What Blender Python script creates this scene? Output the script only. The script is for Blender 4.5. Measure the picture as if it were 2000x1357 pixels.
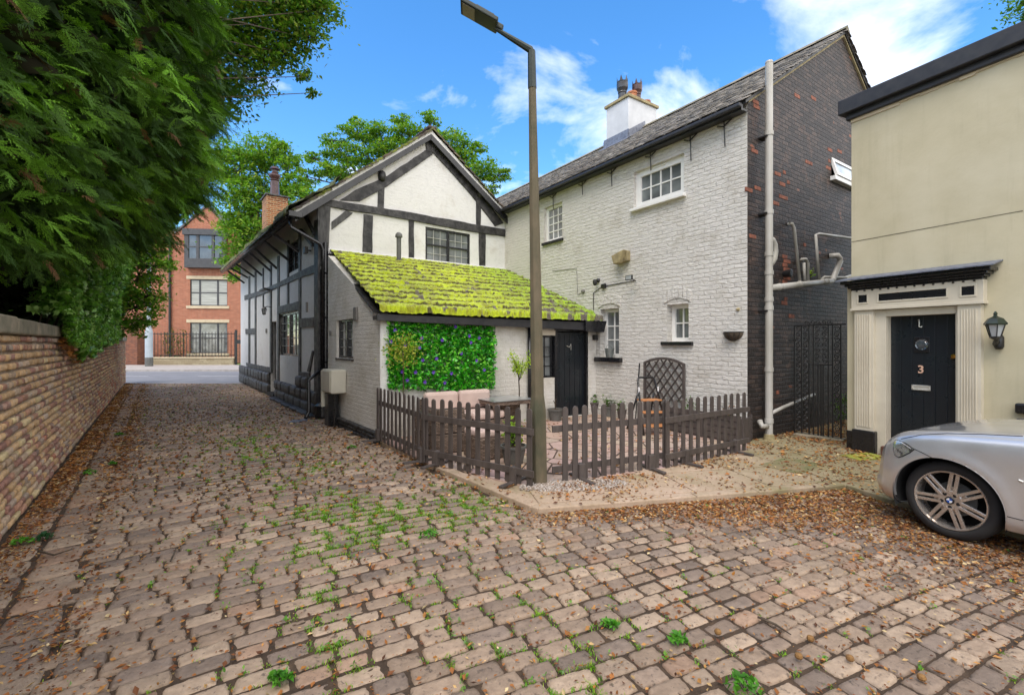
import bpy, bmesh, math, random
import numpy as np
from mathutils import Vector, Matrix, noise as mnoise
R = math.radians
random.seed(7); rng = np.random.default_rng(7)
scene = bpy.context.scene
for o in list(bpy.data.objects): bpy.data.objects.remove(o)
col = scene.collection

# ---------------------------------------------------------------- camera
H = 1.65; FPX = 900.0; CX = 1000.0; HY = 670.0
cam_d = bpy.data.cameras.new('camera'); cam = bpy.data.objects.new('camera', cam_d); col.objects.link(cam)
cam.location = (0, 0, H); cam.rotation_euler = (R(90), 0, 0)
cam_d.sensor_width = 36; cam_d.lens = 36 * FPX / 2000; cam_d.shift_y = -8.5 / 2000
cam_d.clip_start = 0.05; cam_d.clip_end = 2000
scene.camera = cam

# ---------------------------------------------------------------- sky, sun, exposure
SUN_EL, SUN_AZ = 56, 202          # azimuth clockwise from +Y, where the sun stands
world = bpy.data.worlds.new("World"); scene.world = world; world.use_nodes = True
wn = world.node_tree; wn.nodes.clear()
def wnode(t): return wn.nodes.new(t)
wo = wnode('ShaderNodeOutputWorld'); wb = wnode('ShaderNodeBackground'); wb.inputs[1].default_value = 0.15
sky = wnode('ShaderNodeTexSky'); sky.sky_type = 'NISHITA'; sky.sun_disc = False
sky.sun_elevation = R(SUN_EL); sky.sun_rotation = R(SUN_AZ); sky.ozone_density = 2.0; sky.dust_density = 0.6
hs = wnode('ShaderNodeHueSaturation'); hs.inputs['Saturation'].default_value = 1.32; hs.inputs['Value'].default_value = 0.88
tc = wnode('ShaderNodeTexCoord'); sx = wnode('ShaderNodeSeparateXYZ')
dv = wnode('ShaderNodeVectorMath'); dv.operation = 'DIVIDE'; mz = wnode('ShaderNodeMath'); mz.operation = 'ADD'; mz.inputs[1].default_value = 0.16
cz = wnode('ShaderNodeCombineXYZ')
wn.links.new(tc.outputs['Generated'], sx.inputs[0]); wn.links.new(sx.outputs[2], mz.inputs[0])
for i in range(3): wn.links.new(mz.outputs[0], cz.inputs[i])
wn.links.new(tc.outputs['Generated'], dv.inputs[0]); wn.links.new(cz.outputs[0], dv.inputs[1])
mp = wnode('ShaderNodeMapping'); mp.inputs['Scale'].default_value = (1, 1.0, 0.0); mp.inputs['Location'].default_value = (11.5, 9.2, 0)
wn.links.new(dv.outputs[0], mp.inputs[0])
n1 = wnode('ShaderNodeTexNoise'); n1.inputs['Scale'].default_value = 2.3; n1.inputs['Detail'].default_value = 9; n1.inputs['Roughness'].default_value = 0.56
n1.inputs['Distortion'].default_value = 0.35
wn.links.new(mp.outputs[0], n1.inputs['Vector'])
# more cloud towards the right of the view (a bank in that part of the sky)
bk = wnode('ShaderNodeMapRange'); bk.inputs['From Min'].default_value = -0.25; bk.inputs['From Max'].default_value = 0.45
bk.inputs['To Min'].default_value = -0.16; bk.inputs['To Max'].default_value = 0.03
wn.links.new(sx.outputs[0], bk.inputs['Value'])
ad = wnode('ShaderNodeMath'); ad.operation = 'ADD'; wn.links.new(n1.outputs['Fac'], ad.inputs[0]); wn.links.new(bk.outputs[0], ad.inputs[1])
cr = wnode('ShaderNodeValToRGB'); cr.color_ramp.elements[0].position = 0.43; cr.color_ramp.elements[1].position = 0.78
cr.color_ramp.elements[0].color = (0, 0, 0, 1); cr.color_ramp.elements[1].color = (1, 1, 1, 1)
# bright white cloud added to the unseen sky behind the viewer as fill light
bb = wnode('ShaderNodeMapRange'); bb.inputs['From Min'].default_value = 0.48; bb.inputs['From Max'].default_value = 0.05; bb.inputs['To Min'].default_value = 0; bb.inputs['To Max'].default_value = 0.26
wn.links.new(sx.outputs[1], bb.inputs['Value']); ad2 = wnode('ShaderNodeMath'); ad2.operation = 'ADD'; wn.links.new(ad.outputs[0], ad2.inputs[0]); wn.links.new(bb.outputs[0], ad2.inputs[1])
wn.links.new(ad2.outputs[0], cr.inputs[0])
mx = wnode('ShaderNodeMixRGB'); mx.inputs[2].default_value = (6.6, 6.4, 6.15, 1)
wn.links.new(cr.outputs[0], mx.inputs[0]); wn.links.new(sky.outputs[0], hs.inputs['Color']); wn.links.new(hs.outputs[0], mx.inputs[1])
wn.links.new(mx.outputs[0], wb.inputs[0]); wn.links.new(wb.outputs[0], wo.inputs[0])

sd = bpy.data.lights.new('sun', 'SUN'); sd.energy = 0.85; sd.angle = R(32); sd.color = (1, 0.92, 0.82)
sun = bpy.data.objects.new('sun', sd); col.objects.link(sun); sun.location = (0, 0, 30)
az = R(SUN_AZ); el = R(SUN_EL)
sdir = Vector((math.sin(az) * math.cos(el), math.cos(az) * math.cos(el), math.sin(el)))
sun.rotation_euler = sdir.to_track_quat('Z', 'Y').to_euler()
scene.view_settings.view_transform = 'Standard'; scene.view_settings.look = 'None'
scene.view_settings.exposure = 1.34; scene.view_settings.gamma = 1
scene.cycles.max_bounces = 6; scene.cycles.diffuse_bounces = 4; scene.cycles.transparent_max_bounces = 8
scene.cycles.use_denoising = True

# ---------------------------------------------------------------- measuring helpers
def G(px, py, z=0.0):
    y = (H - z) * FPX / (py - HY); return Vector(((px - CX) / FPX * y, y))
class Frame:
    """wall frame: local x runs to the right along the wall, local y into the wall, z up"""
    def __init__(s, o, ang=None, d=None):
        s.o = Vector((o[0], o[1])); s.z0 = o[2] if len(o) > 2 else 0.0
        if d is not None: ang = math.atan2(d[1], d[0])
        s.a = ang; s.ux = Vector((math.cos(ang), math.sin(ang))); s.uy = Vector((-math.sin(ang), math.cos(ang)))
    def w(s, x, y, z):
        p = s.o + s.ux * x + s.uy * y; return (p.x, p.y, z + s.z0)
    def at(s, px, py, y=0.0):
        k = (px - CX) / FPX; o = s.o + s.uy * y
        x = (k * o.y - o.x) / (s.ux.x - k * s.ux.y); d = o.y + x * s.ux.y
        return x, H + (HY - py) / FPX * d - s.z0
    def x(s, px, y=0.0): return s.at(px, HY, y)[0]
    def sub(s, x, y, ang=0.0, z=0.0):
        p = s.w(x, y, z); return Frame(p, s.a + ang)
W0 = Frame((0, 0), 0.0)

# ---------------------------------------------------------------- mesh builder
class MB:
    def __init__(s, fr=W0): s.f = fr; s.v = []; s.fc = []; s.uv = []; s.smooth = False
    def add(s, vs, fs):
        b = len(s.v)
        for v in vs: s.v.append(s.f.w(*v)); s.uv.append((v[0] + v[1], v[2] + 0.001 * v[1]))
        for f in fs: s.fc.append(tuple(i + b for i in f))
        return s
    def box(s, x0, x1, y0, y1, z0, z1):
        if x0 > x1: x0, x1 = x1, x0
        if y0 > y1: y0, y1 = y1, y0
        if z0 > z1: z0, z1 = z1, z0
        vs = [(x0,y0,z0),(x1,y0,z0),(x1,y1,z0),(x0,y1,z0),(x0,y0,z1),(x1,y0,z1),(x1,y1,z1),(x0,y1,z1)]
        return s.add(vs, [(0,3,2,1),(4,5,6,7),(0,1,5,4),(1,2,6,5),(2,3,7,6),(3,0,4,7)])
    def prism(s, poly, y0, y1):          # poly in (x,z)
        n = len(poly); a = sum(poly[i][0]*poly[(i+1)%n][1]-poly[(i+1)%n][0]*poly[i][1] for i in range(n))
        if a < 0: poly = poly[::-1]
        vs = [(x, y0, z) for x, z in poly] + [(x, y1, z) for x, z in poly]
        return s.add(vs, [tuple(range(n)), tuple(range(2*n-1, n-1, -1))] + [(i, i+n, (i+1)%n+n, (i+1)%n) for i in range(n)])
    def slab(s, poly, z0, z1):           # poly in (x,y)
        n = len(poly); a = sum(poly[i][0]*poly[(i+1)%n][1]-poly[(i+1)%n][0]*poly[i][1] for i in range(n))
        if a < 0: poly = poly[::-1]
        vs = [(x, y, z0) for x, y in poly] + [(x, y, z1) for x, y in poly]
        return s.add(vs, [tuple(range(n-1, -1, -1)), tuple(range(n, 2*n))] + [(i, (i+1)%n, (i+1)%n+n, i+n) for i in range(n)])
    def sheet(s, poly, z):
        n = len(poly); return s.add([(x, y, z) for x, y in poly], [tuple(range(n))])
    def tube(s, pts, r, n=10, caps=True):
        pts = [Vector(p) for p in pts]; m = len(pts)
        rs = r if isinstance(r, (list, tuple)) else [r]*m
        vs = []; ref = None
        for i, p in enumerate(pts):
            t = (pts[min(i+1, m-1)] - pts[max(i-1, 0)]).normalized()
            if ref is None: ref = Vector((0,0,1)) if abs(t.z) < .9 else Vector((1,0,0))
            u = t.cross(ref)
            if u.length < 1e-4: u = t.cross(Vector((0,1,0)))
            u.normalize(); w = t.cross(u).normalized(); ref = -w if ref.dot(-w) > 0 else w
            u = t.cross(ref).normalized(); w = u.cross(t)
            for k in range(n):
                a = 2*math.pi*k/n; q = p + (u*math.cos(a) + w*math.sin(a))*rs[i]; vs.append(tuple(q))
        fs = [(i*n+k, i*n+(k+1)%n, (i+1)*n+(k+1)%n, (i+1)*n+k) for i in range(m-1) for k in range(n)]
        if caps: fs += [tuple(range(n-1, -1, -1)), tuple(range((m-1)*n, m*n))]
        return s.add(vs, fs)
    def lathe(s, prof, c=(0,0,0), n=20, axis='z', a0=0.0, caps=True):
        vs = []; m = len(prof)
        for r, h in prof:
            for k in range(n):
                a = a0 + 2*math.pi*k/n; x, y = r*math.cos(a), r*math.sin(a)
                if axis == 'z': vs.append((c[0]+x, c[1]+y, c[2]+h))
                elif axis == 'y': vs.append((c[0]+x, c[1]+h, c[2]+y))
                else: vs.append((c[0]+h, c[1]+x, c[2]+y))
        fs = [(i*n+k, i*n+(k+1)%n, (i+1)*n+(k+1)%n, (i+1)*n+k) for i in range(m-1) for k in range(n)]
        if caps: fs += [tuple(range(n-1, -1, -1)), tuple(range((m-1)*n, m*n))]
        return s.add(vs, fs)
    def bar(s, p, q, w, h, up=(0,0,1)):  # rectangular bar from p to q
        p, q, up = Vector(p), Vector(q), Vector(up); t = (q-p).normalized(); u = t.cross(up)
        if u.length < 1e-4: u = t.cross(Vector((0,1,0)))
        u.normalize(); v = u.cross(t); vs = []
        for c in (p, q):
            for a, b in ((-1,-1),(1,-1),(1,1),(-1,1)): vs.append(tuple(c + u*(a*w/2) + v*(b*h/2)))
        return s.add(vs, [(0,1,2,3),(7,6,5,4),(0,4,5,1),(1,5,6,2),(2,6,7,3),(3,7,4,0)])
    def build(s, name, mat, parent=None, bevel=0, smooth=False, fix=False):
        v = np.array(s.v, dtype=np.float64).reshape(-1, 3)
        me = bpy.data.meshes.new(name)
        M = Matrix.Identity(4)
        if parent is not None:
            M = root_matrix(parent).inverted(); A = np.array(M)
            v = v @ A[:3, :3].T + A[:3, 3]
        me.from_pydata([tuple(p) for p in v], [], s.fc)
        uvl = me.uv_layers.new(name='UVMap'); li = np.empty(len(me.loops), dtype=np.int32); me.loops.foreach_get('vertex_index', li)
        uvl.data.foreach_set('uv', np.array(s.uv, dtype=np.float32)[li].ravel())
        if fix:
            bm = bmesh.new(); bm.from_mesh(me); bmesh.ops.recalc_face_normals(bm, faces=bm.faces); bm.to_mesh(me); bm.free()
        o = bpy.data.objects.new(name, me); col.objects.link(o)
        if mat: me.materials.append(mat)
        if parent is not None: o.parent = parent
        if smooth or s.smooth: me.polygons.foreach_set('use_smooth', [True]*len(me.polygons)); me.update()
        if bevel:
            b = o.modifiers.new('bevel', 'BEVEL'); b.width = bevel; b.segments = 2; b.limit_method = 'ANGLE'; b.angle_limit = R(40)
        return o
def root_matrix(o):
    M = Matrix.Identity(4)
    while o is not None:
        M = Matrix.LocRotScale(o.location, o.rotation_euler, o.scale) @ M; o = o.parent
    return M
def arc(cx, cz, r, a0, a1, n): return [(cx + r*math.cos(R(a0+(a1-a0)*i/n)), cz + r*math.sin(R(a0+(a1-a0)*i/n))) for i in range(n+1)]

def npmesh(name, V, F, mat, parent=None, colors=None, smooth=False, uv=None, local=False):
    """V (n,3) world, F (m,k) all the same k; colors per vertex (n,3)"""
    V = np.asarray(V, dtype=np.float64); F = np.asarray(F, dtype=np.int32)
    if parent is not None and not local:
        A = np.array(root_matrix(parent).inverted()); V = V @ A[:3, :3].T + A[:3, 3]
    me = bpy.data.meshes.new(name); m, k = F.shape
    me.vertices.add(len(V)); me.vertices.foreach_set('co', V.astype(np.float32).ravel())
    me.loops.add(m*k); me.loops.foreach_set('vertex_index', F.ravel())
    me.polygons.add(m); me.polygons.foreach_set('loop_start', np.arange(0, m*k, k, dtype=np.int32))
    try: me.polygons.foreach_set('loop_total', np.full(m, k, dtype=np.int32))
    except Exception: pass
    if smooth: me.polygons.foreach_set('use_smooth', np.ones(m, dtype=bool))
    me.update(calc_edges=True)
    if colors is not None:
        ca = me.color_attributes.new('tint', 'FLOAT_COLOR', 'POINT')
        c = np.ones((len(V), 4), dtype=np.float32); c[:, :3] = colors; ca.data.foreach_set('color', c.ravel())
    if uv is not None:
        u = me.uv_layers.new(name='UVMap'); u.data.foreach_set('uv', np.asarray(uv, dtype=np.float32)[F.ravel()].ravel())
    if mat: me.materials.append(mat)
    o = bpy.data.objects.new(name, me); col.objects.link(o)
    if parent is not None: o.parent = parent
    return o

def tag(o, label=None, cat=None, group=None, kind=None):
    if label: o['label'] = label
    if cat: o['category'] = cat
    if group: o['group'] = group
    if kind: o['kind'] = kind
    return o
def thing(name, label, cat, fr=W0, x=0, y=0, z=0, group=None):
    o = bpy.data.objects.new(name, None); col.objects.link(o); o.empty_display_size = .2
    o.location = fr.w(x, y, z); o.rotation_euler = (0, 0, fr.a)
    return tag(o, label, cat, group)
def wallmesh(mb, x0, x1, z0, top, holes, t, reveal=None):
    """wall from x0..x1, z0 up to top(x) (piecewise linear: list of (x,z)), rectangular holes; front at y=0, thickness t"""
    if not callable(top):
        tp = top; f = lambda x: float(np.interp(x, [p[0] for p in tp], [p[1] for p in tp])); brk = [p[0] for p in tp]
    else: f = top; brk = []
    xs = sorted(set([x0, x1] + [b for b in brk if x0 < b < x1] + [h[0] for h in holes] + [h[1] for h in holes]))
    for a, b in zip(xs[:-1], xs[1:]):
        if b - a < 1e-6: continue
        hs_ = sorted([h for h in holes if h[0] < (a+b)/2 < h[1]], key=lambda h: h[2])
        zb = z0; segs = []
        for h in hs_: segs.append((zb, h[2], False)); zb = h[3]
        segs.append((zb, None, True))
        for s0, s1, last in segs:
            ta, tb = (f(a), f(b)) if last else (s1, s1)
            mb.add([(a,0,s0),(b,0,s0),(b,0,tb),(a,0,ta)], [(0,1,2,3)])
            mb.add([(a,t,s0),(b,t,s0),(b,t,tb),(a,t,ta)], [(3,2,1,0)])
            if last: mb.add([(a,0,ta),(b,0,tb),(b,t,tb),(a,t,ta)], [(0,1,2,3)])
    mb.add([(x0,0,z0),(x0,t,z0),(x0,t,f(x0)),(x0,0,f(x0))], [(3,2,1,0)]); mb.add([(x1,0,z0),(x1,t,z0),(x1,t,f(x1)),(x1,0,f(x1))], [(0,1,2,3)])
    for h in holes:
        a, b, c, d = h; v = [(a,0,c),(b,0,c),(b,0,d),(a,0,d),(a,t,c),(b,t,c),(b,t,d),(a,t,d)]
        mb.add(v, [(0,4,5,1),(1,5,6,2),(2,6,7,3),(3,7,4,0)])
    return mb

# value noise for numpy grids
def vnoise(x, y, seed=0, oct=3):
    out = 0; amp = 1; tot = 0
    for o in range(oct):
        r = np.random.default_rng(seed*17+o).random((256, 256)); xi = np.floor(x).astype(int); yi = np.floor(y).astype(int)
        fx = x - xi; fy = y - yi; fx = fx*fx*(3-2*fx); fy = fy*fy*(3-2*fy)
        a = r[xi % 256, yi % 256]; b = r[(xi+1) % 256, yi % 256]; c = r[xi % 256, (yi+1) % 256]; d = r[(xi+1) % 256, (yi+1) % 256]
        out = out + amp*((a*(1-fx)+b*fx)*(1-fy) + (c*(1-fx)+d*fx)*fy); tot += amp; amp *= .5; x = x*2.03+7.1; y = y*2.03+3.3
    return out/tot

# ---------------------------------------------------------------- materials
def nd(nt, t, **k):
    n = nt.nodes.new(t)
    for a, b in k.items(): setattr(n, a, b)
    return n
def base_mat(name, rough=.7, metal=0, spec=.5):
    m = bpy.data.materials.new(name); m.use_nodes = True; nt = m.node_tree; b = nt.nodes['Principled BSDF']
    b.inputs['Roughness'].default_value = rough; b.inputs['Metallic'].default_value = metal; b.inputs['Specular IOR Level'].default_value = spec
    return m, nt, b
def coords(nt, kind='Object', scale=(1,1,1)):
    t = nd(nt, 'ShaderNodeTexCoord'); mp = nd(nt, 'ShaderNodeMapping'); mp.inputs['Scale'].default_value = scale
    nt.links.new(t.outputs[kind], mp.inputs[0]); return mp.outputs[0]
def noise(nt, vec, scale, detail=4, rough=.55, dist=0):
    n = nd(nt, 'ShaderNodeTexNoise'); n.inputs['Scale'].default_value = scale; n.inputs['Detail'].default_value = detail
    n.inputs['Roughness'].default_value = rough; n.inputs['Distortion'].default_value = dist; nt.links.new(vec, n.inputs['Vector']); return n.outputs['Fac']
def ramp(nt, fac, stops):
    r = nd(nt, 'ShaderNodeValToRGB'); e = r.color_ramp.elements
    while len(e) < len(stops): e.new(.5)
    for i, (p, c) in enumerate(stops):
        e[i].position = p; e[i].color = (c[0], c[1], c[2], 1) if hasattr(c, '__len__') else (c, c, c, 1)
    nt.links.new(fac, r.inputs[0]); return r.outputs[0]
def mix(nt, fac, a, b, mode='MIX'):
    m = nd(nt, 'ShaderNodeMixRGB', blend_type=mode)
    for i, q in enumerate((fac, a, b)):
        if isinstance(q, (int, float)): m.inputs[i].default_value = q if i == 0 else (q, q, q, 1)
        elif isinstance(q, tuple): m.inputs[i].default_value = (*q[:3], 1)
        else: nt.links.new(q, m.inputs[i])
    return m.outputs[0]
def math_(nt, op, a, b=0.0, clamp=False):
    m = nd(nt, 'ShaderNodeMath', operation=op, use_clamp=clamp)
    for i, q in enumerate((a, b)):
        if isinstance(q, (int, float)): m.inputs[i].default_value = q
        else: nt.links.new(q, m.inputs[i])
    return m.outputs[0]
def bump(nt, b, h, strength=.5, dist=.01, prev=None):
    n = nd(nt, 'ShaderNodeBump'); n.inputs['Strength'].default_value = strength; n.inputs['Distance'].default_value = dist
    nt.links.new(h, n.inputs['Height'])
    if prev: nt.links.new(prev, n.inputs['Normal'])
    nt.links.new(n.outputs[0], b.inputs['Normal']); return n.outputs[0]
def pm(name, c1, c2=None, scale=6, rough=.7, metal=0, bs=.3, bscale=60, bdist=.004, spec=.5, stretch=(1,1,1), coat=0, lo=.35, hi=.65):
    """two-tone weathered material"""
    m, nt, b = base_mat(name, rough, metal, spec); v = coords(nt, 'Object', stretch)
    c2 = c2 or tuple(x*.75 for x in c1)
    f = noise(nt, v, scale, 6, .6); nt.links.new(ramp(nt, f, [(lo, c2), (hi, c1)]), b.inputs['Base Color'])
    if bs: bump(nt, b, noise(nt, v, bscale, 4, .6), bs, bdist)
    if rough > .15:
        nt.links.new(ramp(nt, f, [(.3, min(1, rough+.08)), (.7, max(0, rough-.1))]), b.inputs['Roughness'])
    if coat: b.inputs['Coat Weight'].default_value = coat; b.inputs['Coat Roughness'].default_value = .08
    return m
def brick_nodes(nt, bw=.225, rh=.075, mortar=.011, distort=.012, kind='UV', dscale=5):
    t = nd(nt, 'ShaderNodeTexCoord'); v = t.outputs[kind]
    n = nd(nt, 'ShaderNodeTexNoise'); n.inputs['Scale'].default_value = dscale; n.inputs['Detail'].default_value = 4; nt.links.new(v, n.inputs['Vector'])
    sb = nd(nt, 'ShaderNodeVectorMath', operation='SUBTRACT'); sb.inputs[1].default_value = (.5,.5,.5); nt.links.new(n.outputs['Color'], sb.inputs[0])
    sc = nd(nt, 'ShaderNodeVectorMath', operation='SCALE'); sc.inputs['Scale'].default_value = distort*2; nt.links.new(sb.outputs[0], sc.inputs[0])
    ad_ = nd(nt, 'ShaderNodeVectorMath', operation='ADD'); nt.links.new(v, ad_.inputs[0]); nt.links.new(sc.outputs[0], ad_.inputs[1])
    bt = nd(nt, 'ShaderNodeTexBrick'); nt.links.new(ad_.outputs[0], bt.inputs['Vector'])
    bt.inputs['Scale'].default_value = 1; bt.inputs['Brick Width'].default_value = bw; bt.inputs['Row Height'].default_value = rh
    bt.inputs['Mortar Size'].default_value = mortar; bt.inputs['Mortar Smooth'].default_value = .6
    bt.inputs['Color1'].default_value = (0,0,0,1); bt.inputs['Color2'].default_value = (1,1,1,1); bt.inputs['Mortar'].default_value = (.5,.5,.5,1)
    return ad_.outputs[0], bt.outputs['Color'], bt.outputs['Fac']
def painted_brick(name, c=(.72,.69,.62), dirt=(.42,.38,.3), strength=.8, wob=.02, brickrel=1.0, rough=.62, dirtlo=.34):
    m, nt, b = base_mat(name, rough, 0, .35)
    v, rc, fac = brick_nodes(nt, .225, .078, .012, wob)
    d = noise(nt, v, 1.3, 8, .7); d2 = noise(nt, v, 9, 5, .65)
    cc = mix(nt, ramp(nt, d, [(dirtlo, 1.0), (dirtlo+.2, 0.0)]), c, dirt)
    cc = mix(nt, math_(nt, 'MULTIPLY', fac, .22*brickrel), cc, tuple(x*.62 for x in c))
    cc = mix(nt, ramp(nt, d2, [(.3, .35), (.5, 0.0)]), cc, tuple(x*.72 for x in c))
    nt.links.new(cc, b.inputs['Base Color'])
    # height: bricks stand out, rough thick paint, each brick slightly in or out
    mp_ = nd(nt, 'ShaderNodeMapping'); mp_.inputs['Scale'].default_value = (1, 2.8, 1); nt.links.new(v, mp_.inputs[0])
    n2 = noise(nt, mp_.outputs[0], 9, 6, .68, .6)
    h = math_(nt, 'SUBTRACT', math_(nt, 'MULTIPLY', n2, 1.3), math_(nt, 'MULTIPLY', fac, .55*brickrel))
    h = math_(nt, 'ADD', h, math_(nt, 'MULTIPLY', rc, .3*brickrel))
    n3 = bump(nt, b, h, strength, .028)
    bump(nt, b, noise(nt, v, 70, 3, .6), .25, .004, n3)
    return m
def bare_brick(name, stops, mortar, strength=.7, bw=.225, rh=.075, ms=.011, wob=.01, rough=.85, patch=None, worn=None, kind='UV'):
    m, nt, b = base_mat(name, rough, 0, .3)
    v, rc, fac = brick_nodes(nt, bw, rh, ms, wob, kind)
    c = ramp(nt, rc, stops)
    c = mix(nt, ramp(nt, noise(nt, v, 14, 5, .7), [(.3, .55), (.6, 0.0)]), c, tuple(x*.4 for x in stops[0][1]))
    if patch:   # (colour, scale, lo): areas of another brick colour, whole bricks at a time
        pn = noise(nt, v, patch[1], 3, .6); k = math_(nt, 'ADD', pn, math_(nt, 'MULTIPLY', rc, .16))
        c = mix(nt, ramp(nt, k, [(patch[2], 0.0), (patch[2]+.02, 1.0)]), c, patch[0])
    c = mix(nt, fac, c, mortar)
    if worn: c = mix(nt, ramp(nt, noise(nt, v, worn[1], 7, .7), [(worn[2], 0.0), (worn[2]+.14, worn[3])]), c, worn[0])
    nt.links.new(c, b.inputs['Base Color'])
    h = math_(nt, 'SUBTRACT', math_(nt, 'MULTIPLY', noise(nt, v, 22, 5, .7), .8), math_(nt, 'MULTIPLY', fac, .9))
    h = math_(nt, 'ADD', h, math_(nt, 'MULTIPLY', rc, .35))
    bump(nt, b, h, strength, .018); return m
def tint_mat(name, rough=.7, spec=.4, nscale=25, namt=.35, bs=.4, bscale=60, bdist=.005, trans=0.0, metal=0, mult=(1,1,1), spots=None):
    """colour comes from the per-piece 'tint' attribute (each stone, brick or leaf has its own colour), mottled"""
    m, nt, b = base_mat(name, rough, metal, spec)
    a = nd(nt, 'ShaderNodeAttribute'); a.attribute_name = 'tint'; v = coords(nt, 'Object')
    f = noise(nt, v, nscale, 6, .65)
    c = mix(nt, ramp(nt, f, [(.3, namt), (.68, 0.0)]), a.outputs['Color'], mix(nt, 1.0, a.outputs['Color'], (.45,.42,.4), 'MULTIPLY'))
    if spots: c = mix(nt, ramp(nt, noise(nt, v, spots[1], 6, .7), [(spots[2], 0.0), (spots[2]+.08, spots[3])]), c, spots[0])
    nt.links.new(c, b.inputs['Base Color'])
    if bs: bump(nt, b, noise(nt, v, bscale, 6, .65), bs, bdist)
    if trans:
        out = nt.nodes['Material Output']; tr = nd(nt, 'ShaderNodeBsdfTranslucent'); ms = nd(nt, 'ShaderNodeMixShader'); ms.inputs[0].default_value = trans
        nt.links.new(mix(nt, 1.0, c, (1.5, 1.7, .6), 'MULTIPLY'), tr.inputs['Color'])
        nt.links.new(b.outputs[0], ms.inputs[1]); nt.links.new(tr.outputs[0], ms.inputs[2]); nt.links.new(ms.outputs[0], out.inputs[0])
    return m
def glass_mat(name, tintc=(.02,.025,.03), rough=.05):
    m, nt, b = base_mat(name, rough, 0, .9); b.inputs['Base Color'].default_value = (*tintc, 1)
    b.inputs['Coat Weight'].default_value = .6; b.inputs['Coat Roughness'].default_value = .03
    v = coords(nt, 'Object'); f = noise(nt, v, 1.5, 3)
    nt.links.new(ramp(nt, f, [(.35, tuple(x*.6 for x in tintc)), (.65, tuple(min(1, x*1.8) for x in tintc))]), b.inputs['Base Color']); return m
M = {}
def blocks(cent, ax, ay, az_, sx_, sy_, sz_, nx, ny, jit, seed=1, edge=.22, crown=.0, skirt=True, dropk=.45):
    """many rounded stone blocks. cent (N,3) top-face centres; ax, ay unit axes of top (N,3); az_ outward; sizes (N,). returns V,F,index"""
    N = len(cent); r = np.random.default_rng(seed)
    u = np.linspace(-1, 1, nx); v = np.linspace(-1, 1, ny)
    # crowd the samples near the edges
    u = np.sign(u)*(1-(1-np.abs(u))**1.35); v = np.sign(v)*(1-(1-np.abs(v))**1.35)
    U, Vv = np.meshgrid(u, v, indexing='ij'); U = U.ravel(); Vv = Vv.ravel(); K = len(U)
    d = np.maximum(np.abs(U), np.abs(Vv)); drop = np.clip((d-(1-edge))/edge, 0, 1)**2
    rnd = 1 - .04*(U*U*Vv*Vv)*2
    P = np.zeros((N, K, 3)); hx = sx_[:, None]/2; hy = sy_[:, None]/2
    wob = r.normal(0, 1, (N, 1))
    ju = r.normal(0, jit, (N, K))*hx; jv = r.normal(0, jit, (N, K))*hy
    # corner skew so outlines are irregular
    c4 = r.normal(0, jit*1.2, (N, 4)); sk = c4[:, 0:1]*U*Vv*hx; sk2 = c4[:, 1:2]*U*Vv*hy
    X = U*hx*rnd + ju*.6 + sk + c4[:, 2:3]*Vv*hx*.6; Y = Vv*hy*rnd + jv*.6 + sk2 + c4[:, 3:4]*U*hy*.5
    hgt = -drop*sz_[:, None]*dropk + crown*sz_[:, None]*(1-d*d) + r.normal(0, .035, (N, K))*sz_[:, None]
    P = cent[:, None, :] + X[..., None]*ax[:, None, :] + Y[..., None]*ay[:, None, :] + hgt[..., None]*az_[:, None, :]
    idx = np.arange(K).reshape(nx, ny)
    f = np.stack([idx[:-1, :-1], idx[1:, :-1], idx[1:, 1:], idx[:-1, 1:]], -1).reshape(-1, 4)
    if skirt:
        rim = np.concatenate([idx[:, 0], idx[-1, 1:], idx[-2::-1, -1], idx[0, -2:0:-1]])
        L = len(rim); low = P[:, rim, :] - az_[:, None, :]*sz_[:, None, None]
        P = np.concatenate([P, low], 1); nxt = np.roll(np.arange(L), -1)
        sf = np.stack([rim, K+np.arange(L), K+nxt, rim[nxt]], -1); f = np.concatenate([f, sf])
        K = K + L
    F = (f[None] + (np.arange(N)*K)[:, None, None]).reshape(-1, 4)
    return P.reshape(-1, 3), F, K
M['white_brick'] = painted_brick('painted_white_brick', (.66,.63,.58), (.46,.42,.35), .95, .03, .8, dirtlo=.28)
M['white_leanto'] = painted_brick('painted_white_brick_smooth', (.68,.65,.60), (.5,.46,.38), .4, .02, .6)
M['white_plaster'] = painted_brick('white_limewashed_plaster', (.72,.705,.685), (.56,.52,.46), .35, .02, .12, .7, .26)
M['dark_brick'] = bare_brick('sooty_dark_brick', [(0.0,(.024,.018,.016)),(.5,(.044,.032,.028)),(1.0,(.088,.060,.048))], (.028,.022,.019), .95, patch=((.26,.095,.05), 1.6, .80), worn=((.17,.095,.065), 2.6, .55, .55), rough=.5)
M['red_brick'] = bare_brick('bright_red_brick', [(0,(.30,.075,.035)),(.5,(.42,.11,.05)),(1,(.5,.17,.09))], (.42,.3,.22), .5, ms=.014)
M['chimney_brick'] = bare_brick('old_orange_brick', [(0,(.13,.04,.025)),(.5,(.42,.13,.05)),(1,(.55,.25,.11))], (.42,.33,.2), .9, ms=.016)
M['exposed_red'] = pm('exposed_red_brick', (.33,.115,.065), (.16,.06,.04), 9, .85, bs=.7, bscale=40, bdist=.01)
M['timber'] = pm('black_painted_timber', (.085,.080,.077), (.016,.015,.016), 7, .5, lo=.42, hi=.78, bs=1.0, bscale=22, bdist=.012, stretch=(1,1,1), spec=.45)
M['timber_grey'] = pm('weathered_grey_timber', (.10,.098,.095), (.022,.021,.022), 7, .6, bs=1.0, bscale=20, bdist=.014, stretch=(1,1,.35))
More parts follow.
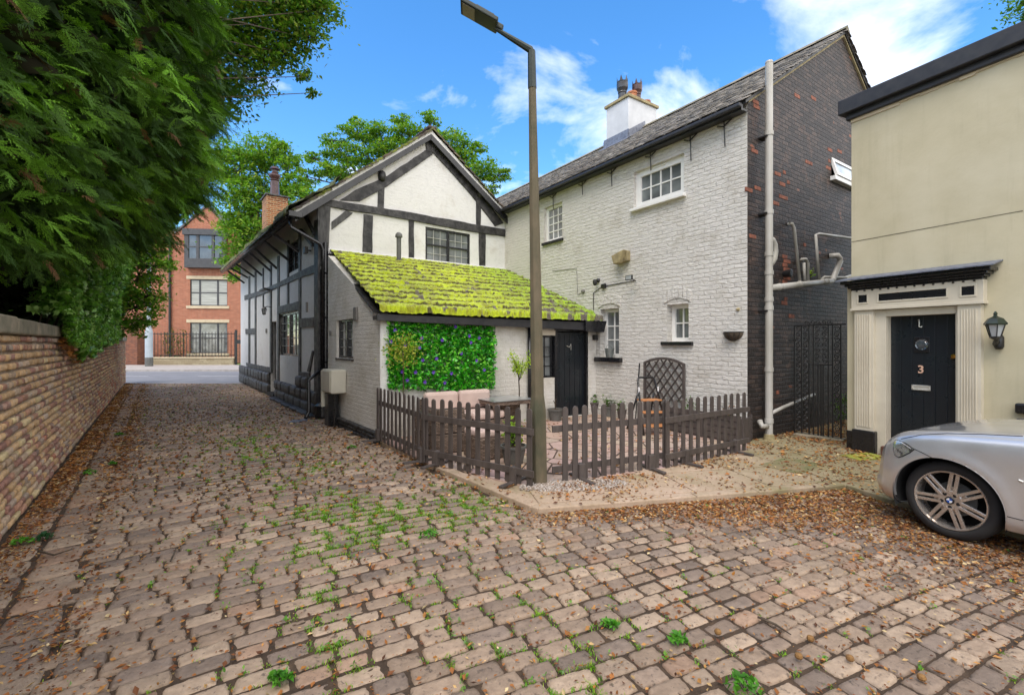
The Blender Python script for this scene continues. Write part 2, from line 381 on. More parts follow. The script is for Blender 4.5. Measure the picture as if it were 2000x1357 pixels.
M['black_gloss'] = pm('black_gloss_paint', (.014,.014,.016), (.008,.008,.01), 5, .28, bs=.15, bscale=30, bdist=.003, spec=.6)
M['black_iron'] = pm('black_iron', (.012,.012,.013), (.02,.018,.016), 20, .42, bs=.3, bscale=80, bdist=.002, spec=.5)
M['fascia'] = pm('faded_black_fascia', (.018,.019,.024), (.035,.034,.036), 8, .42, bs=.3, bscale=30, bdist=.003)
M['slate'] = tint_mat('slate_roof', .6, .45, 12, .45, .5, 40, .006, spots=((.25,.24,.17), 5, .6, .55))
M['old_tile'] = tint_mat('old_stone_tile', .85, .3, 14, .5, .6, 40, .008, spots=((.14,.17,.02), 3.0, .5, .9))
M['moss'] = None
M['cobble'] = tint_mat('worn_sett_stone', .62, .45, 16, .55, .95, 38, .010, spots=((.05,.038,.03), 22, .57, .75))
M['flagstone'] = tint_mat('stone_flag', .75, .35, 10, .3, .5, 40, .006, spots=((.10,.13,.03), 2.2, .60, .45))
M['soil'] = pm('joint_soil', (.085,.052,.030), (.040,.026,.016), 9, .95, bs=1, bscale=90, bdist=.01)
M['garden_brick'] = tint_mat('old_garden_brick', .9, .25, 20, .65, 1, 36, .016, spots=((.46,.38,.30), 5, .54, .65))
M['mortar'] = pm('lime_mortar', (.42,.34,.25), (.24,.18,.13), 6, .95, bs=1, bscale=50, bdist=.01)
M['coping'] = pm('mossy_coping_stone', (.30,.25,.18), (.13,.125,.08), 3.5, .9, bs=.8, bscale=30, bdist=.01)
M['asphalt'] = pm('road_asphalt', (.20,.20,.215), (.165,.165,.18), 1.2, .8, bs=.4, bscale=60, bdist=.004)
M['kerb'] = pm('concrete_kerb', (.40,.36,.33), (.30,.27,.25), 4, .85, bs=.3, bscale=40)
M['stone_wall'] = bare_brick('buff_stone_blocks', [(0,(.34,.27,.17)),(1,(.5,.42,.28))], (.26,.21,.14), .6, bw=.55, rh=.16, ms=.012)
M['stone_lintel'] = pm('pale_stone', (.60,.50,.34), (.5,.41,.28), 4, .8)
M['plinth'] = tint_mat('black_tarred_stone', .45, .5, 7, .5, 1, 18, .03, spots=((.16,.15,.14), 9, .58, .5))
def stained_render():
    m, nt, b = base_mat('cream_render', .85, 0, .3); v = coords(nt, 'Object')
    c = ramp(nt, noise(nt, v, 1.4, 6, .6), [(.3,(.46,.41,.275)),(.7,(.55,.49,.34))])
    st = coords(nt, 'Object', (3.2, 3.2, .28)); c = mix(nt, ramp(nt, noise(nt, st, 2.2, 6, .65), [(.54, 0.0), (.74, .30)]), c, (.32,.28,.18))
    c = mix(nt, ramp(nt, noise(nt, v, 45, 3, .6), [(.70, 0.0), (.74, .6)]), c, (.20,.18,.12))
    c = mix(nt, ramp(nt, noise(nt, v, .7, 4, .6), [(.5, 0.0), (.7, .3)]), c, (.56,.52,.40))
    nt.links.new(c, b.inputs['Base Color']); n_ = bump(nt, b, noise(nt, v, 24, 6, .65), .3, .006); bump(nt, b, noise(nt, v, 3, 3, .5), .3, .02, n_); return m
M['cream'] = stained_render()
M['cream_trim'] = pm('cream_painted_wood', (.62,.56,.44), (.54,.48,.37), 3, .55, bs=.08, bscale=30)
M['white_trim'] = pm('white_window_frame', (.80,.79,.75), (.72,.70,.66), 3, .4, bs=.05, bscale=30)
M['white_render'] = pm('white_chimney_render', (.62,.63,.65), (.52,.53,.55), 2.5, .85, bs=.2, bscale=40)
M['glass'] = glass_mat('window_glass', (.035,.042,.048))
M['glass_blind'] = glass_mat('window_glass_with_blind', (.13,.14,.14), .12)
M['glass_grey'] = glass_mat('obscured_glass', (.20,.21,.215), .3)
M['lead'] = pm('grey_lead', (.22,.24,.29), (.12,.13,.17), 14, .5, metal=.3, bs=.5, bscale=40)
M['pvc_grey'] = pm('grey_plastic_pipe', (.47,.45,.41), (.33,.31,.26), 2.2, .45, bs=.1, bscale=40, stretch=(1,1,.4))
M['pot_black'] = pm('glazed_chimney_pot', (.05,.06,.075), (.025,.02,.02), 9, .3, bs=.3, bscale=30)
M['pot_brown'] = pm('brown_glazed_pot', (.10,.05,.045), (.045,.022,.02), 9, .25, bs=.3, bscale=30)
M['terracotta'] = pm('terracotta', (.45,.17,.08), (.3,.11,.05), 9, .8)
M['fence'] = pm('brown_stained_wood', (.098,.080,.073), (.058,.047,.042), 12, .55, bs=.5, bscale=30, bdist=.004, stretch=(1,1,.25))
M['concrete_post'] = pm('lichened_concrete_column', (.155,.12,.075), (.07,.07,.042), 3.2, .9, bs=.6, bscale=70, bdist=.006, stretch=(1,1,.5))
M['steel_green'] = pm('dark_green_steel', (.030,.042,.036), (.02,.026,.022), 3, .45, bs=.1, bscale=40, metal=.2)
M['lamp_glass'] = pm('ribbed_lamp_lens', (.30,.27,.20), (.2,.18,.13), 40, .3, bs=.3, bscale=60)
M['cabinet'] = pm('beige_plastic_cabinet', (.58,.55,.45), (.5,.47,.39), 2, .45, bs=.05, bscale=30)
M['cushion'] = pm('beige_pink_cushion', (.60,.46,.40), (.52,.39,.34), 3, .9, bs=.3, bscale=200, bdist=.002)
M['wood_tread'] = pm('orange_wood_tread', (.55,.25,.10), (.45,.19,.07), 4, .5, stretch=(1,6,1))
M['grey_metal'] = pm('galvanised_metal', (.30,.33,.32), (.2,.22,.21), 12, .4, metal=.7, bs=.1)
M['grey_pot'] = pm('grey_plastic_pot', (.13,.13,.12), (.08,.08,.075), 8, .6)
M['stone_block'] = pm('rough_sandstone', (.38,.31,.16), (.22,.18,.1), 6, .9, bs=.8, bscale=25, bdist=.01)
M['brass'] = pm('brass', (.7,.45,.12), (.5,.3,.08), 9, .25, metal=1, bs=0)
M['chrome'] = pm('polished_steel', (.72,.70,.64), (.6,.58,.52), 9, .35, metal=.5, bs=0)
M['rose_number'] = pm('rose_gold_numeral', (.85,.55,.40), (.8,.5,.36), 9, .4, metal=.3, bs=0)
M['door_dark'] = pm('dark_green_black_door', (.012,.017,.021), (.008,.010,.014), 5, .33, bs=.2, bscale=30, bdist=.002, spec=.5)
M['grey_frame'] = pm('dark_grey_window_frame', (.06,.06,.064), (.045,.045,.05), 5, .45, bs=.05)
M['glazing_bar'] = pm('pale_glazing_bar', (.45,.45,.42), (.35,.35,.33), 5, .5, bs=0)
M['leaf'] = tint_mat('leaf', .55, .3, 30, .2, 0, trans=.35)
M['leaf_gloss'] = tint_mat('glossy_leaf', .28, .6, 30, .2, 0, trans=.2)
M['conifer_leaf'] = tint_mat('conifer_spray', .7, .25, 30, .25, 0, trans=.18)
M['bark'] = pm('tree_bark', (.10,.075,.05), (.05,.036,.026), 9, .95, bs=1, bscale=30, bdist=.02, stretch=(1,1,.3))
M['dead_leaf'] = tint_mat('fallen_leaf', .75, .3, 40, .3, 0, trans=.15)
M['grass'] = tint_mat('grass_blade', .6, .3, 40, .2, 0, trans=.35)
M['silver_rim'] = pm('silver_alloy', (.62,.57,.52), (.5,.44,.39), 9, .28, metal=.75, bs=0)
M['rubber'] = pm('tyre_rubber', (.016,.016,.017), (.024,.023,.022), 9, .75, bs=.3, bscale=60)
M['dark_void'] = pm('wheel_arch_liner', (.006,.006,.006), (.004,.004,.004), 9, .9, bs=0)
M['blind'] = pm('pale_slatted_blind', (.45,.46,.42), (.3,.31,.28), 3, .6, stretch=(.2,.2,9), lo=.45, hi=.55)
M['vent'] = pm('grey_vent', (.20,.19,.17), (.14,.13,.12), 20, .6)
def wicker():
    m, nt, b = base_mat('woven_rattan', .55, 0, .4)
    v, rc, fac = brick_nodes(nt, .05, .02, .003, .003, 'UV')
    nt.links.new(mix(nt, fac, ramp(nt, rc, [(0,(.13,.09,.065)),(1,(.30,.22,.17))]), (.03,.022,.018)), b.inputs['Base Color'])
    bump(nt, b, math_(nt, 'SUBTRACT', 1.0, fac), .9, .006); return m
M['rattan'] = wicker()
def moss_mat():
    m, nt, b = base_mat('thick_yellow_moss', .95, 0, .1)
    a = nd(nt, 'ShaderNodeAttribute'); a.attribute_name = 'tint'; v = coords(nt, 'Object')
    f = noise(nt, v, 45, 6, .7); g = noise(nt, v, 160, 3, .6)
    c = mix(nt, ramp(nt, f, [(.3, .6), (.6, 0.0)]), a.outputs['Color'], mix(nt, 1.0, a.outputs['Color'], (.5,.62,.4), 'MULTIPLY'))
    c = mix(nt, ramp(nt, g, [(.60, 0.0), (.72, .4)]), c, (.60,.56,.09)); c = mix(nt, ramp(nt, noise(nt, v, 5, 5, .7), [(.52, 0.0), (.68, .55)]), c, mix(nt, 1.0, a.outputs['Color'], (.45,.42,.8), 'MULTIPLY'))
    nt.links.new(c, b.inputs['Base Color']); b.inputs['Sheen Weight'].default_value = .3
    n_ = bump(nt, b, f, .8, .02); bump(nt, b, g, .9, .008, n_); return m
M['moss'] = moss_mat()
def car_paint():
    m, nt, b = base_mat('silver_car_paint', .34, .7, .5); b.inputs['Base Color'].default_value = (.6,.6,.6,1)
    v = coords(nt, 'Object'); n = noise(nt, v, 900, 2)
    nt.links.new(ramp(nt, n, [(.35,(.56,.56,.57)),(.65,(.70,.69,.68))]), b.inputs['Base Color'])
    nt.links.new(ramp(nt, noise(nt, v, 3, 6, .7), [(.3,.42),(.7,.27)]), b.inputs['Roughness'])
    b.inputs['Coat Weight'].default_value = 1; b.inputs['Coat Roughness'].default_value = .05; return m
M['car_paint'] = car_paint()
M['blue'] = pm('blue_enamel', (.02,.10,.45), (.02,.08,.35), 9, .3, bs=0); M['white_enamel'] = pm('white_enamel', (.8,.8,.8), (.7,.7,.7), 9, .3, bs=0)
# ---------------------------------------------------------------- key points of the place
D1 = Vector((-695, 900)).normalized()            # along the lane, away from the viewer
D2 = Vector((D1.y, -D1.x))                       # across the lane, to the right
C0 = G(621, 813)                                 # front left corner of the timber house
A = Frame(C0, d=D2)                              # its gable wall
B = Frame(C0, d=-D1)                             # its side wall along the lane (x < 0)
L0 = G(743, 864)                                 # front left corner of the lean-to
DC = G(1460, 867)                                # corner of the long white house
D = Frame(DC, d=(.558, -.83))                    # its white front (x < 0)
E = Frame(DC, d=(.83, .558))                     # its dark brick gable
# lean-to front: from L0 to the long house
_e = D.w(D.x(1164), 0, 0); C = Frame(L0, d=(_e[0]-L0.x, _e[1]-L0.y)); CW = (Vector(_e[:2])-L0).length
LB = Frame(L0, d=-D1)                            # lean-to side wall (x < 0 away)
F = Frame(G(1655, 880), d=(.439, -.898))         # cream house front (x > 0 towards the viewer)

# ground far and wide
def plane_obj(name, poly, z, mat, kind='structure'):
    o = MB().sheet(poly, z).build(name, mat); tag(o, kind=kind); return o
big = [(-400,-60),(400,-60),(400,500),(-400,500)]
M['ground'] = pm('earth_and_grass', (.07,.085,.03), (.09,.07,.045), .7, .95, bs=.4, bscale=20)
plane_obj('ground', big, -0.10, M['ground'])
lane_poly = [(-22,19.2),(-22,23),(6,19.0),(12,-6),(-6,-6),(-7,3)]
plane_obj('lane_bed', [(-24,18.9),(13,18.9),(13,-8),(-14,-8)], -0.018, M['soil'])
# main road across the end of the lane
plane_obj('road', [(-200,19.0),(200,19.0),(200,27.6),(-200,27.6)], -0.035, M['asphalt'])
k = MB(); k.box(-200,200,27.6,27.75,-.1,.07); tag(k.build('road_kerb', M['kerb'], bevel=.01), kind='structure')
k = MB(); k.box(-200,200,27.75,33.6,-.1,.062); tag(k.build('far_pavement', M['kerb']), kind='structure')
k = MB(); k.box(-200,200,18.85,19.0,-.1,.0); tag(k.build('near_kerb', M['kerb'], bevel=.01), kind='structure')
M['road_paint'] = pm('worn_white_road_paint', (.7,.7,.68), (.45,.45,.44), 6, .7)
for x0 in range(-40, 30, 6):
    tag(MB().sheet([(x0,23.4),(x0+3.5,23.4),(x0+3.5,23.52),(x0,23.52)], -.031).build('road_line', M['road_paint']), kind='structure')
plane_obj('edge_line', [(-200,26.9),(-14.5,26.9),(-14.5,27.0),(-200,27.0)], -.031, M['road_paint'])

# pavement in front of the houses (raised) and its stone kerb
K = [G(742,866), G(868,925), G(1050,1003), G(1652,955), G(1745,986)]
K.append(K[4] + Vector((.439,-.898))*5)
pav = [tuple(p) for p in K] + [(9,-3), (12,2), (14,12), (3,16), (-2.2,12)]
def inside(poly, x, y):
    x = np.asarray(x); y = np.asarray(y); c = np.zeros(x.shape, bool); n = len(poly)
    for i in range(n):
        x0, y0 = poly[i]; x1, y1 = poly[(i+1)%n]
        c ^= ((y0 > y) != (y1 > y)) & (x < (x1-x0)*(y-y0)/(y1-y0+1e-12)+x0)
    return c
def paving_mat():
    m, nt, b = base_mat('pinkish_concrete_paving', .85, 0, .3); v = coords(nt, 'Object')
    f = noise(nt, v, 1.1, 8, .7); c = ramp(nt, f, [(.3,(.27,.23,.12)),(.44,(.40,.30,.21)),(.6,(.48,.36,.27))])
    xs_ = nd(nt, 'ShaderNodeSeparateXYZ'); nt.links.new(v, xs_.inputs[0])
    k = math_(nt, 'ADD', math_(nt, 'MULTIPLY', xs_.outputs[0], .16), math_(nt, 'MULTIPLY', noise(nt, v, 1.3, 5, .7), .7))
    c = mix(nt, ramp(nt, k, [(.66, 0.0), (1.0, .72)]), c, (.20,.185,.085))   # algae where the paving stays damp, towards the passage
    c = mix(nt, ramp(nt, noise(nt, v, .9, 5, .7, .5), [(.56, 0.0), (.66, .6)]), c, (.14,.14,.05))
    c = mix(nt, ramp(nt, noise(nt, v, 30, 4, .7), [(.35, .4), (.55, 0.0)]), c, (.25,.18,.12))
    nt.links.new(c, b.inputs['Base Color']); bump(nt, b, noise(nt, v, 50, 6, .7), .6, .006); return m
M['paving'] = paving_mat()
pv = MB(); pv.slab(pav, -.09, .035)
tag(pv.build('pavement', M['paving']), kind='structure')
# slab joints: real slabs laid 6 mm proud with gaps, pavement strip outside the fence
def quad_slabs(name, fr, xs, ys, z0, z1, mat, polytest, seed, gap=.012, drop=0.0):
    r = np.random.default_rng(seed); mb = MB(fr)
    for i in range(len(xs)-1):
        for j in range(len(ys)-1):
            cx_, cy_ = (xs[i]+xs[i+1])/2, (ys[j]+ys[j+1])/2; ok = True
            for qx, qy in ((xs[i]+.01,ys[j]+.01),(xs[i+1]-.01,ys[j]+.01),(xs[i+1]-.01,ys[j+1]-.01),(xs[i]+.01,ys[j+1]-.01)):
                p = fr.w(qx, qy, 0)
                if not polytest(p[0], p[1]): ok = False
            if not ok or r.random() < drop: continue
            h = z1 + r.normal(0, .0018)
            g = lambda: gap/2 + abs(r.normal(0, .003))
            mb.slab([(xs[i]+g(),ys[j]+g()),(xs[i+1]-g(),ys[j]+g()),(xs[i+1]-g(),ys[j+1]-g()),(xs[i]+g(),ys[j+1]-g())], z0, h)
    return mb.build(name, mat, bevel=.004)
kf = Frame(K[2], d=K[3]-K[2])
klen = (K[3]-K[2]).length
def in_front_pav(x, y): return bool(inside(pav, x, y))
tag(quad_slabs('paving_slabs', kf, [-.9,.05,.95,1.8,2.75,3.6,4.4,5.2], [.14,.86,1.45,2.15,2.9,3.6], .03, .048, M['paving'], in_front_pav, 4, .016), kind='structure')
# patio of broken stone inside the fence (crazy paving)
patio_fr = A
def patio_mat():
    m, nt, b = base_mat('crazy_paving', .85, 0, .3); v = coords(nt, 'Object')
    vo = nd(nt, 'ShaderNodeTexVoronoi', feature='DISTANCE_TO_EDGE'); vo.inputs['Scale'].default_value = 2.3; nt.links.new(v, vo.inputs['Vector'])
    vc = nd(nt, 'ShaderNodeTexVoronoi'); vc.inputs['Scale'].default_value = 2.3; nt.links.new(v, vc.inputs['Vector'])
    j = ramp(nt, vo.outputs['Distance'], [(.012, 1.0), (.03, 0.0)])
    c = mix(nt, .16, (.46,.33,.26), vc.outputs['Color']); c = mix(nt, .7, c, (.47,.34,.27))
    c = mix(nt, ramp(nt, noise(nt, v, 5, 6, .7), [(.35, .5), (.6, 0.0)]), c, (.30,.21,.16)); c = mix(nt, j, c, (.08,.055,.04))
    nt.links.new(c, b.inputs['Base Color']); bump(nt, b, math_(nt, 'SUBTRACT', noise(nt, v, 25, 5), j), .8, .015); return m
M['patio'] = patio_mat()
P2b = G(1052, 955); P3b = G(1300, 920)
patio_poly = [tuple(G(745,866)), tuple(G(838,912)), tuple(G(1046,962)), tuple(G(1085,956)), tuple(G(1300,921)), tuple(G(1458,886)), tuple(DC), D.w(-6,.0,0)[:2], C.w(0,.0,0)[:2]]
tag(MB().slab([tuple(p) for p in patio_poly], .03, .0545).build('patio', M['patio']), kind='structure')
# kerb stones
kb = MB(); r_ = random.Random(3)
for a, b_ in zip(K[1:-1], K[2:]):
    d = b_-a; Lg = d.length; f = Frame(a, d=d); x = 0
    while x < Lg-.05:
        l = min(r_.uniform(.7,1.0), Lg-x); kb.f = f; kb.slab([(x+.006,-.005),(x+l-.006,-.005+r_.uniform(-.006,.006)),(x+l-.006,.125),(x+.006,.125)], -.09, .052+r_.uniform(-.003,.004)); x += l
tag(kb.build('pavement_kerb', M['paving'], bevel=.012), kind='structure')
# flat metal cover set in the pavement, green with algae
M['algae'] = pm('algae_green_cover', (.13,.14,.05), (.24,.18,.10), 5, .8, bs=.8, bscale=40)
cf = [G(1490,893,.05), G(1560,905,.05), G(1625,921,.05), G(1512,905,.05)]
cv = G(1540,908,.05); fr_ = Frame(cv, d=(.83,.558))
tag(MB(fr_).slab([(-.32,-.28),(.42,-.28),(.42,.22),(-.32,.22)], .04, .056).build('drain_cover', M['algae'], bevel=.004), kind='structure')
cv = G(1700,889,.05); fr_ = Frame(cv, d=(.83,.3))
M['yellow_algae'] = pm('yellow_green_stone', (.33,.34,.04), (.2,.2,.04), 6, .85, bs=.8, bscale=40)
tag(MB(fr_).slab([(-.45,-.16),(.1,-.18),(.12,.12),(-.42,.14)], .04, .060).build('mossy_slab', M['yellow_algae'], bevel=.004), kind='structure')

# ---------------------------------------------------------------- the setts
WR = -1.02                                        # the garden wall stands at this distance across the lane
def lane(c, r): return (D1[0]*c + D2[0]*r, D1[1]*c + D2[1]*r)
pts = []; rr = np.random.default_rng(11)
c = -1.6; n_row = 0
while c < 27:
    pitch = .128 + rr.normal(0, .007); r = -.42 + rr.uniform(-.2, 0) * (n_row % 2)
    while r < 9.5:
        ln = rr.uniform(.17, .275) if r < 2.0 or c > 4 else rr.uniform(.15, .23)
        rc_ = r + ln/2
        q_ = min(max(rc_-.1, 0), 1.34); bend = -.073*q_**2 - .25*max(rc_-1.44, 0)
        cc = c + bend + .03*math.sin(rc_*1.7+c*.9)
        x, y = lane(cc, rc_)
        ang = -math.atan(.146*q_ if rc_ < 1.44 else .25) + .045*math.cos(rc_*1.7+c*.9)
        pts.append((x, y, ang, ln, pitch, cc, rc_)); r += ln
    c += pitch; n_row += 1
P = np.array(pts)
ok = (P[:,1] < 18.7) & (P[:,1] > -.6) & ~inside([tuple(p) for p in pav], P[:,0], P[:,1])
tb = [A.w(-.1,-.05,0)[:2], LB.w(.12,-.08,0)[:2], A.w(2,-3,0)[:2], A.w(3,15,0)[:2], A.w(-.1,13,0)[:2]]
ok &= ~inside([tuple(q) for q in tb], P[:,0], P[:,1]); P = P[ok]
N = len(P); ang = P[:,2] + rr.normal(0,.025,N)
ca, sa = np.cos(ang), np.sin(ang)
ax = np.stack([D2[0]*ca + D1[0]*sa, D2[1]*ca + D1[1]*sa, np.zeros(N)], 1); ay = np.stack([-ax[:,1], ax[:,0], np.zeros(N)], 1)
# little tilts, dips and heaves of the old lane
hz = -.008 + rr.normal(0,.0035,N) + .030*(vnoise(P[:,0]*.9+50, P[:,1]*.9+50, 5, 2)-.5)
hz = np.maximum(hz, np.where(rr.random(N) < .97, -.015, -1.0))
tl = rr.normal(0,.022,N); tl2 = rr.normal(0,.016,N)
azv = np.stack([ax[:,0]*tl2+ay[:,0]*tl, ax[:,1]*tl2+ay[:,1]*tl, np.ones(N)], 1); azv /= np.linalg.norm(azv, axis=1)[:,None]
ax = ax - azv*(ax*azv).sum(1)[:,None]; ax /= np.linalg.norm(ax,axis=1)[:,None]; ay = np.cross(azv, ax)
cent = np.stack([P[:,0], P[:,1], hz], 1)
V, Fc, Kk = blocks(cent, ax, ay, azv, P[:,3]-.005-np.abs(rr.normal(0,.005,N)), P[:,4]*np.cos(P[:,2])-.006-np.abs(rr.normal(0,.004,N)), np.full(N,.05), 11, 8, .026, 12, .14, .015, dropk=.26)
base = np.array([[.365,.268,.192],[.300,.222,.165],[.415,.312,.225],[.250,.190,.148],[.375,.250,.172]])
ci = rr.choice(5, N, p=[.34,.24,.22,.14,.06]); tint = base[ci]*rr.uniform(.78,1.18,(N,1))
npmesh('cobbled_lane', V, Fc, M['cobble'], colors=np.repeat(tint, Kk, 0), smooth=True)['kind'] = 'structure'
# long stone flags of the channel beside the garden wall
pts = []
for row, (r0, r1) in enumerate(((WR+.0, -.74), (-.735, -.445))):
    c = -1.6 + .2*row
    while c < 23.5:
        ln = rr.uniform(.22,.42) if row else rr.uniform(.2,.34); pts.append((*lane(c+ln/2, (r0+r1)/2), ln, r1-r0)); c += ln
P2 = np.array(pts); P2 = P2[P2[:,1] < 18.7]; n2_ = len(P2)
axx = np.tile([D1[0],D1[1],0.0],(n2_,1)); tl = rr.normal(0,.02,n2_); azv = np.stack([tl, rr.normal(0,.02,n2_), np.ones(n2_)],1); azv/=np.linalg.norm(azv,axis=1)[:,None]
ayy = np.cross(azv, axx); cent = np.stack([P2[:,0],P2[:,1],-.004+rr.normal(0,.005,n2_)],1)
V, Fc, Kk = blocks(cent, axx, ayy, azv, P2[:,2]-.02, P2[:,3]-.018, np.full(n2_,.05), 10, 10, .03, 13, .12, .03, dropk=.3)
npmesh('stone_channel', V, Fc, M['cobble'], colors=np.repeat(base[rr.choice(5,n2_)]*rr.uniform(.85,1.1,(n2_,1)), Kk, 0), smooth=True)['kind'] = 'structure'

# ---------------------------------------------------------------- old brick garden wall on the left
wf = Frame(lane(0, WR), d=-D1)                    # local x towards the viewer, y away from the lane (to the left)
wf = Frame(lane(0, WR), d=D1)                     # local x away along the lane, y = left of it (into the garden)
wallL0, wallL1 = -4.0, 25.6
top_z = lambda x: 1.75
gw = thing('garden_wall', 'long old wall of worn multicoloured brick with stone coping beside the lane', 'wall', wf, 0, 0, 0)
mbw = MB(wf); mbw.box(wallL0, wallL1, .03, .33, -.1, 1.735); mbw.build('mortar', M['mortar'], gw)
cs = []; rowh = .082; z = .0; k_ = 0
while z + rowh < 1.76:
    x = wallL0 + rr.uniform(-.2, 0)
    while x < wallL1:
        ln = .118 if (k_ % 4 == 3 or rr.random() < .15) else rr.uniform(.215,.245)
        cs.append((x+ln/2, z+rowh/2+.010*math.sin(x*.7+z*2), ln, rowh)); x += ln
    z += rowh; k_ += 1
cs = np.array(cs); cs = cs[(cs[:,0]+cs[:,2]/2) < wallL1+.06]; nb = len(cs)
ux = np.array([D1[0],D1[1],0.0]); uy = np.array([-D1[1],D1[0],0.0]); o3 = np.array([*lane(0,WR),0.0])
cent = o3 + cs[:,0:1]*ux - uy*(.0 - rr.normal(0,.005,nb)[:,None]) + cs[:,1:2]*np.array([0,0,1.0])
tl = rr.normal(0,.03,nb); azv = -uy + tl[:,None]*ux + rr.normal(0,.03,nb)[:,None]*np.array([0,0,1.0]); azv /= np.linalg.norm(azv,axis=1)[:,None]
axx = np.tile(ux,(nb,1)); ayy = np.cross(azv, axx)
V, Fc, Kk = blocks(cent, axx, ayy, azv, cs[:,2]-.019, cs[:,3]-.024, np.full(nb,.045), 7, 5, .05, 14, .14, .0, dropk=.22)
pal = np.array([[.50,.28,.19],[.40,.22,.17],[.66,.44,.24],[.58,.43,.30],[.30,.215,.18],[.56,.23,.14],[.72,.57,.32],[.54,.42,.33]])
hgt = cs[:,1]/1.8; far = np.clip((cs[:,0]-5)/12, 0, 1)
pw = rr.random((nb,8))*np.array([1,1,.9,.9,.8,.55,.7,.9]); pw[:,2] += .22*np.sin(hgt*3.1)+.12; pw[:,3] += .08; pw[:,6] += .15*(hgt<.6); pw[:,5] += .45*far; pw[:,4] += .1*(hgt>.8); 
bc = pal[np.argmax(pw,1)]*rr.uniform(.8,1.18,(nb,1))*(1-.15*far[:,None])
npmesh('brickwork', V, Fc, M['garden_brick'], gw, np.repeat(bc, Kk, 0), smooth=True)
# coping stones, one row of big blocks
cpx = wallL0; cent = []; sz = []
cp = MB(wf); rq = random.Random(4)
while cpx < wallL1:
    l = rq.uniform(.5,.95); zt = top_z(cpx)
    cp.box(cpx+.004, min(cpx+l-.004, wallL1), -.035+rq.uniform(-.012,.012), .36, zt-.02, zt+.13+rq.uniform(-.012,.012)); cpx += l
cp.build('coping', M['coping'], gw, bevel=.018)
# ================================================================ black and white timber house
th = thing('timber_framed_house', 'black and white timber-framed house with a gable and mossy lean-to roof', 'house', A)
GW = A.x(1001); LEN = 12.0                                # gable width, length along the lane
def az(px, py, y=0.0): return A.at(px, py, y)
apx, apz = A.at(843, 255, -.10)
eLx, eLz = A.at(573, 412, -.16)                           # lower left end of the roof edge
eRx, eRz = A.at(1003, 431, -.16)
sl = (apz-eLz)/(apx-eLx); sr = (apz-eRz)/(eRx-apx)
roofz = lambda x: apz - (sl*(apx-x) if x < apx else sr*(x-apx))
wx0, wz1 = A.at(831, 442.5); wx1, _ = A.at(918, 470); wz0 = A.at(831, 512.5)[1]
mb = MB(A)
wallmesh(mb, .004, GW+.3, -.05, [(0, roofz(0)-.05), (apx, apz-.05), (GW+.3, roofz(GW+.3)-.05)], [(wx0, wx1, wz0, wz1)], .28)
mb.build('gable_wall', M['white_plaster'], th)
# side wall along the lane with door and windows
bx = lambda px, y=0: B.x(px, y)
def brect(p0, p1, zt, zb, ref):                           # pixel rect on the side wall
    return (bx(p0), bx(p1), B.at(ref, zb)[1], B.at(ref, zt)[1])
door = (bx(529), bx(540), B.at(540, 767)[1], B.at(540, 627)[1])
dwin = (bx(545.5), bx(583), B.at(583, 697)[1], B.at(583, 606)[1])
uwin = (bx(561), bx(584), B.at(584, 524)[1], B.at(584, 462)[1])
mb = MB(B); eaz = roofz(0)
wallmesh(mb, -LEN, -.004, -.05, [(-LEN, eaz+.25), (0, eaz-.02)], [(door[0], door[1], .05, door[3]), dwin, uwin], .28)
mb.build('side_wall', M['white_plaster'], th)
mb = MB(A); mb.box(.3, GW+.3, LEN-.3, LEN, 0, eaz-.1); mb.box(GW, GW+.3, .3, LEN-.3, 0, roofz(GW+.3)-.1)
mb.prism([(0, eaz), (apx, apz-.1), (GW+.3, roofz(GW+.3)-.05), (GW+.3, eaz-.4), (0, eaz-.4)], LEN-.29, LEN)
mb.build('back_wall', M['white_plaster'], th)
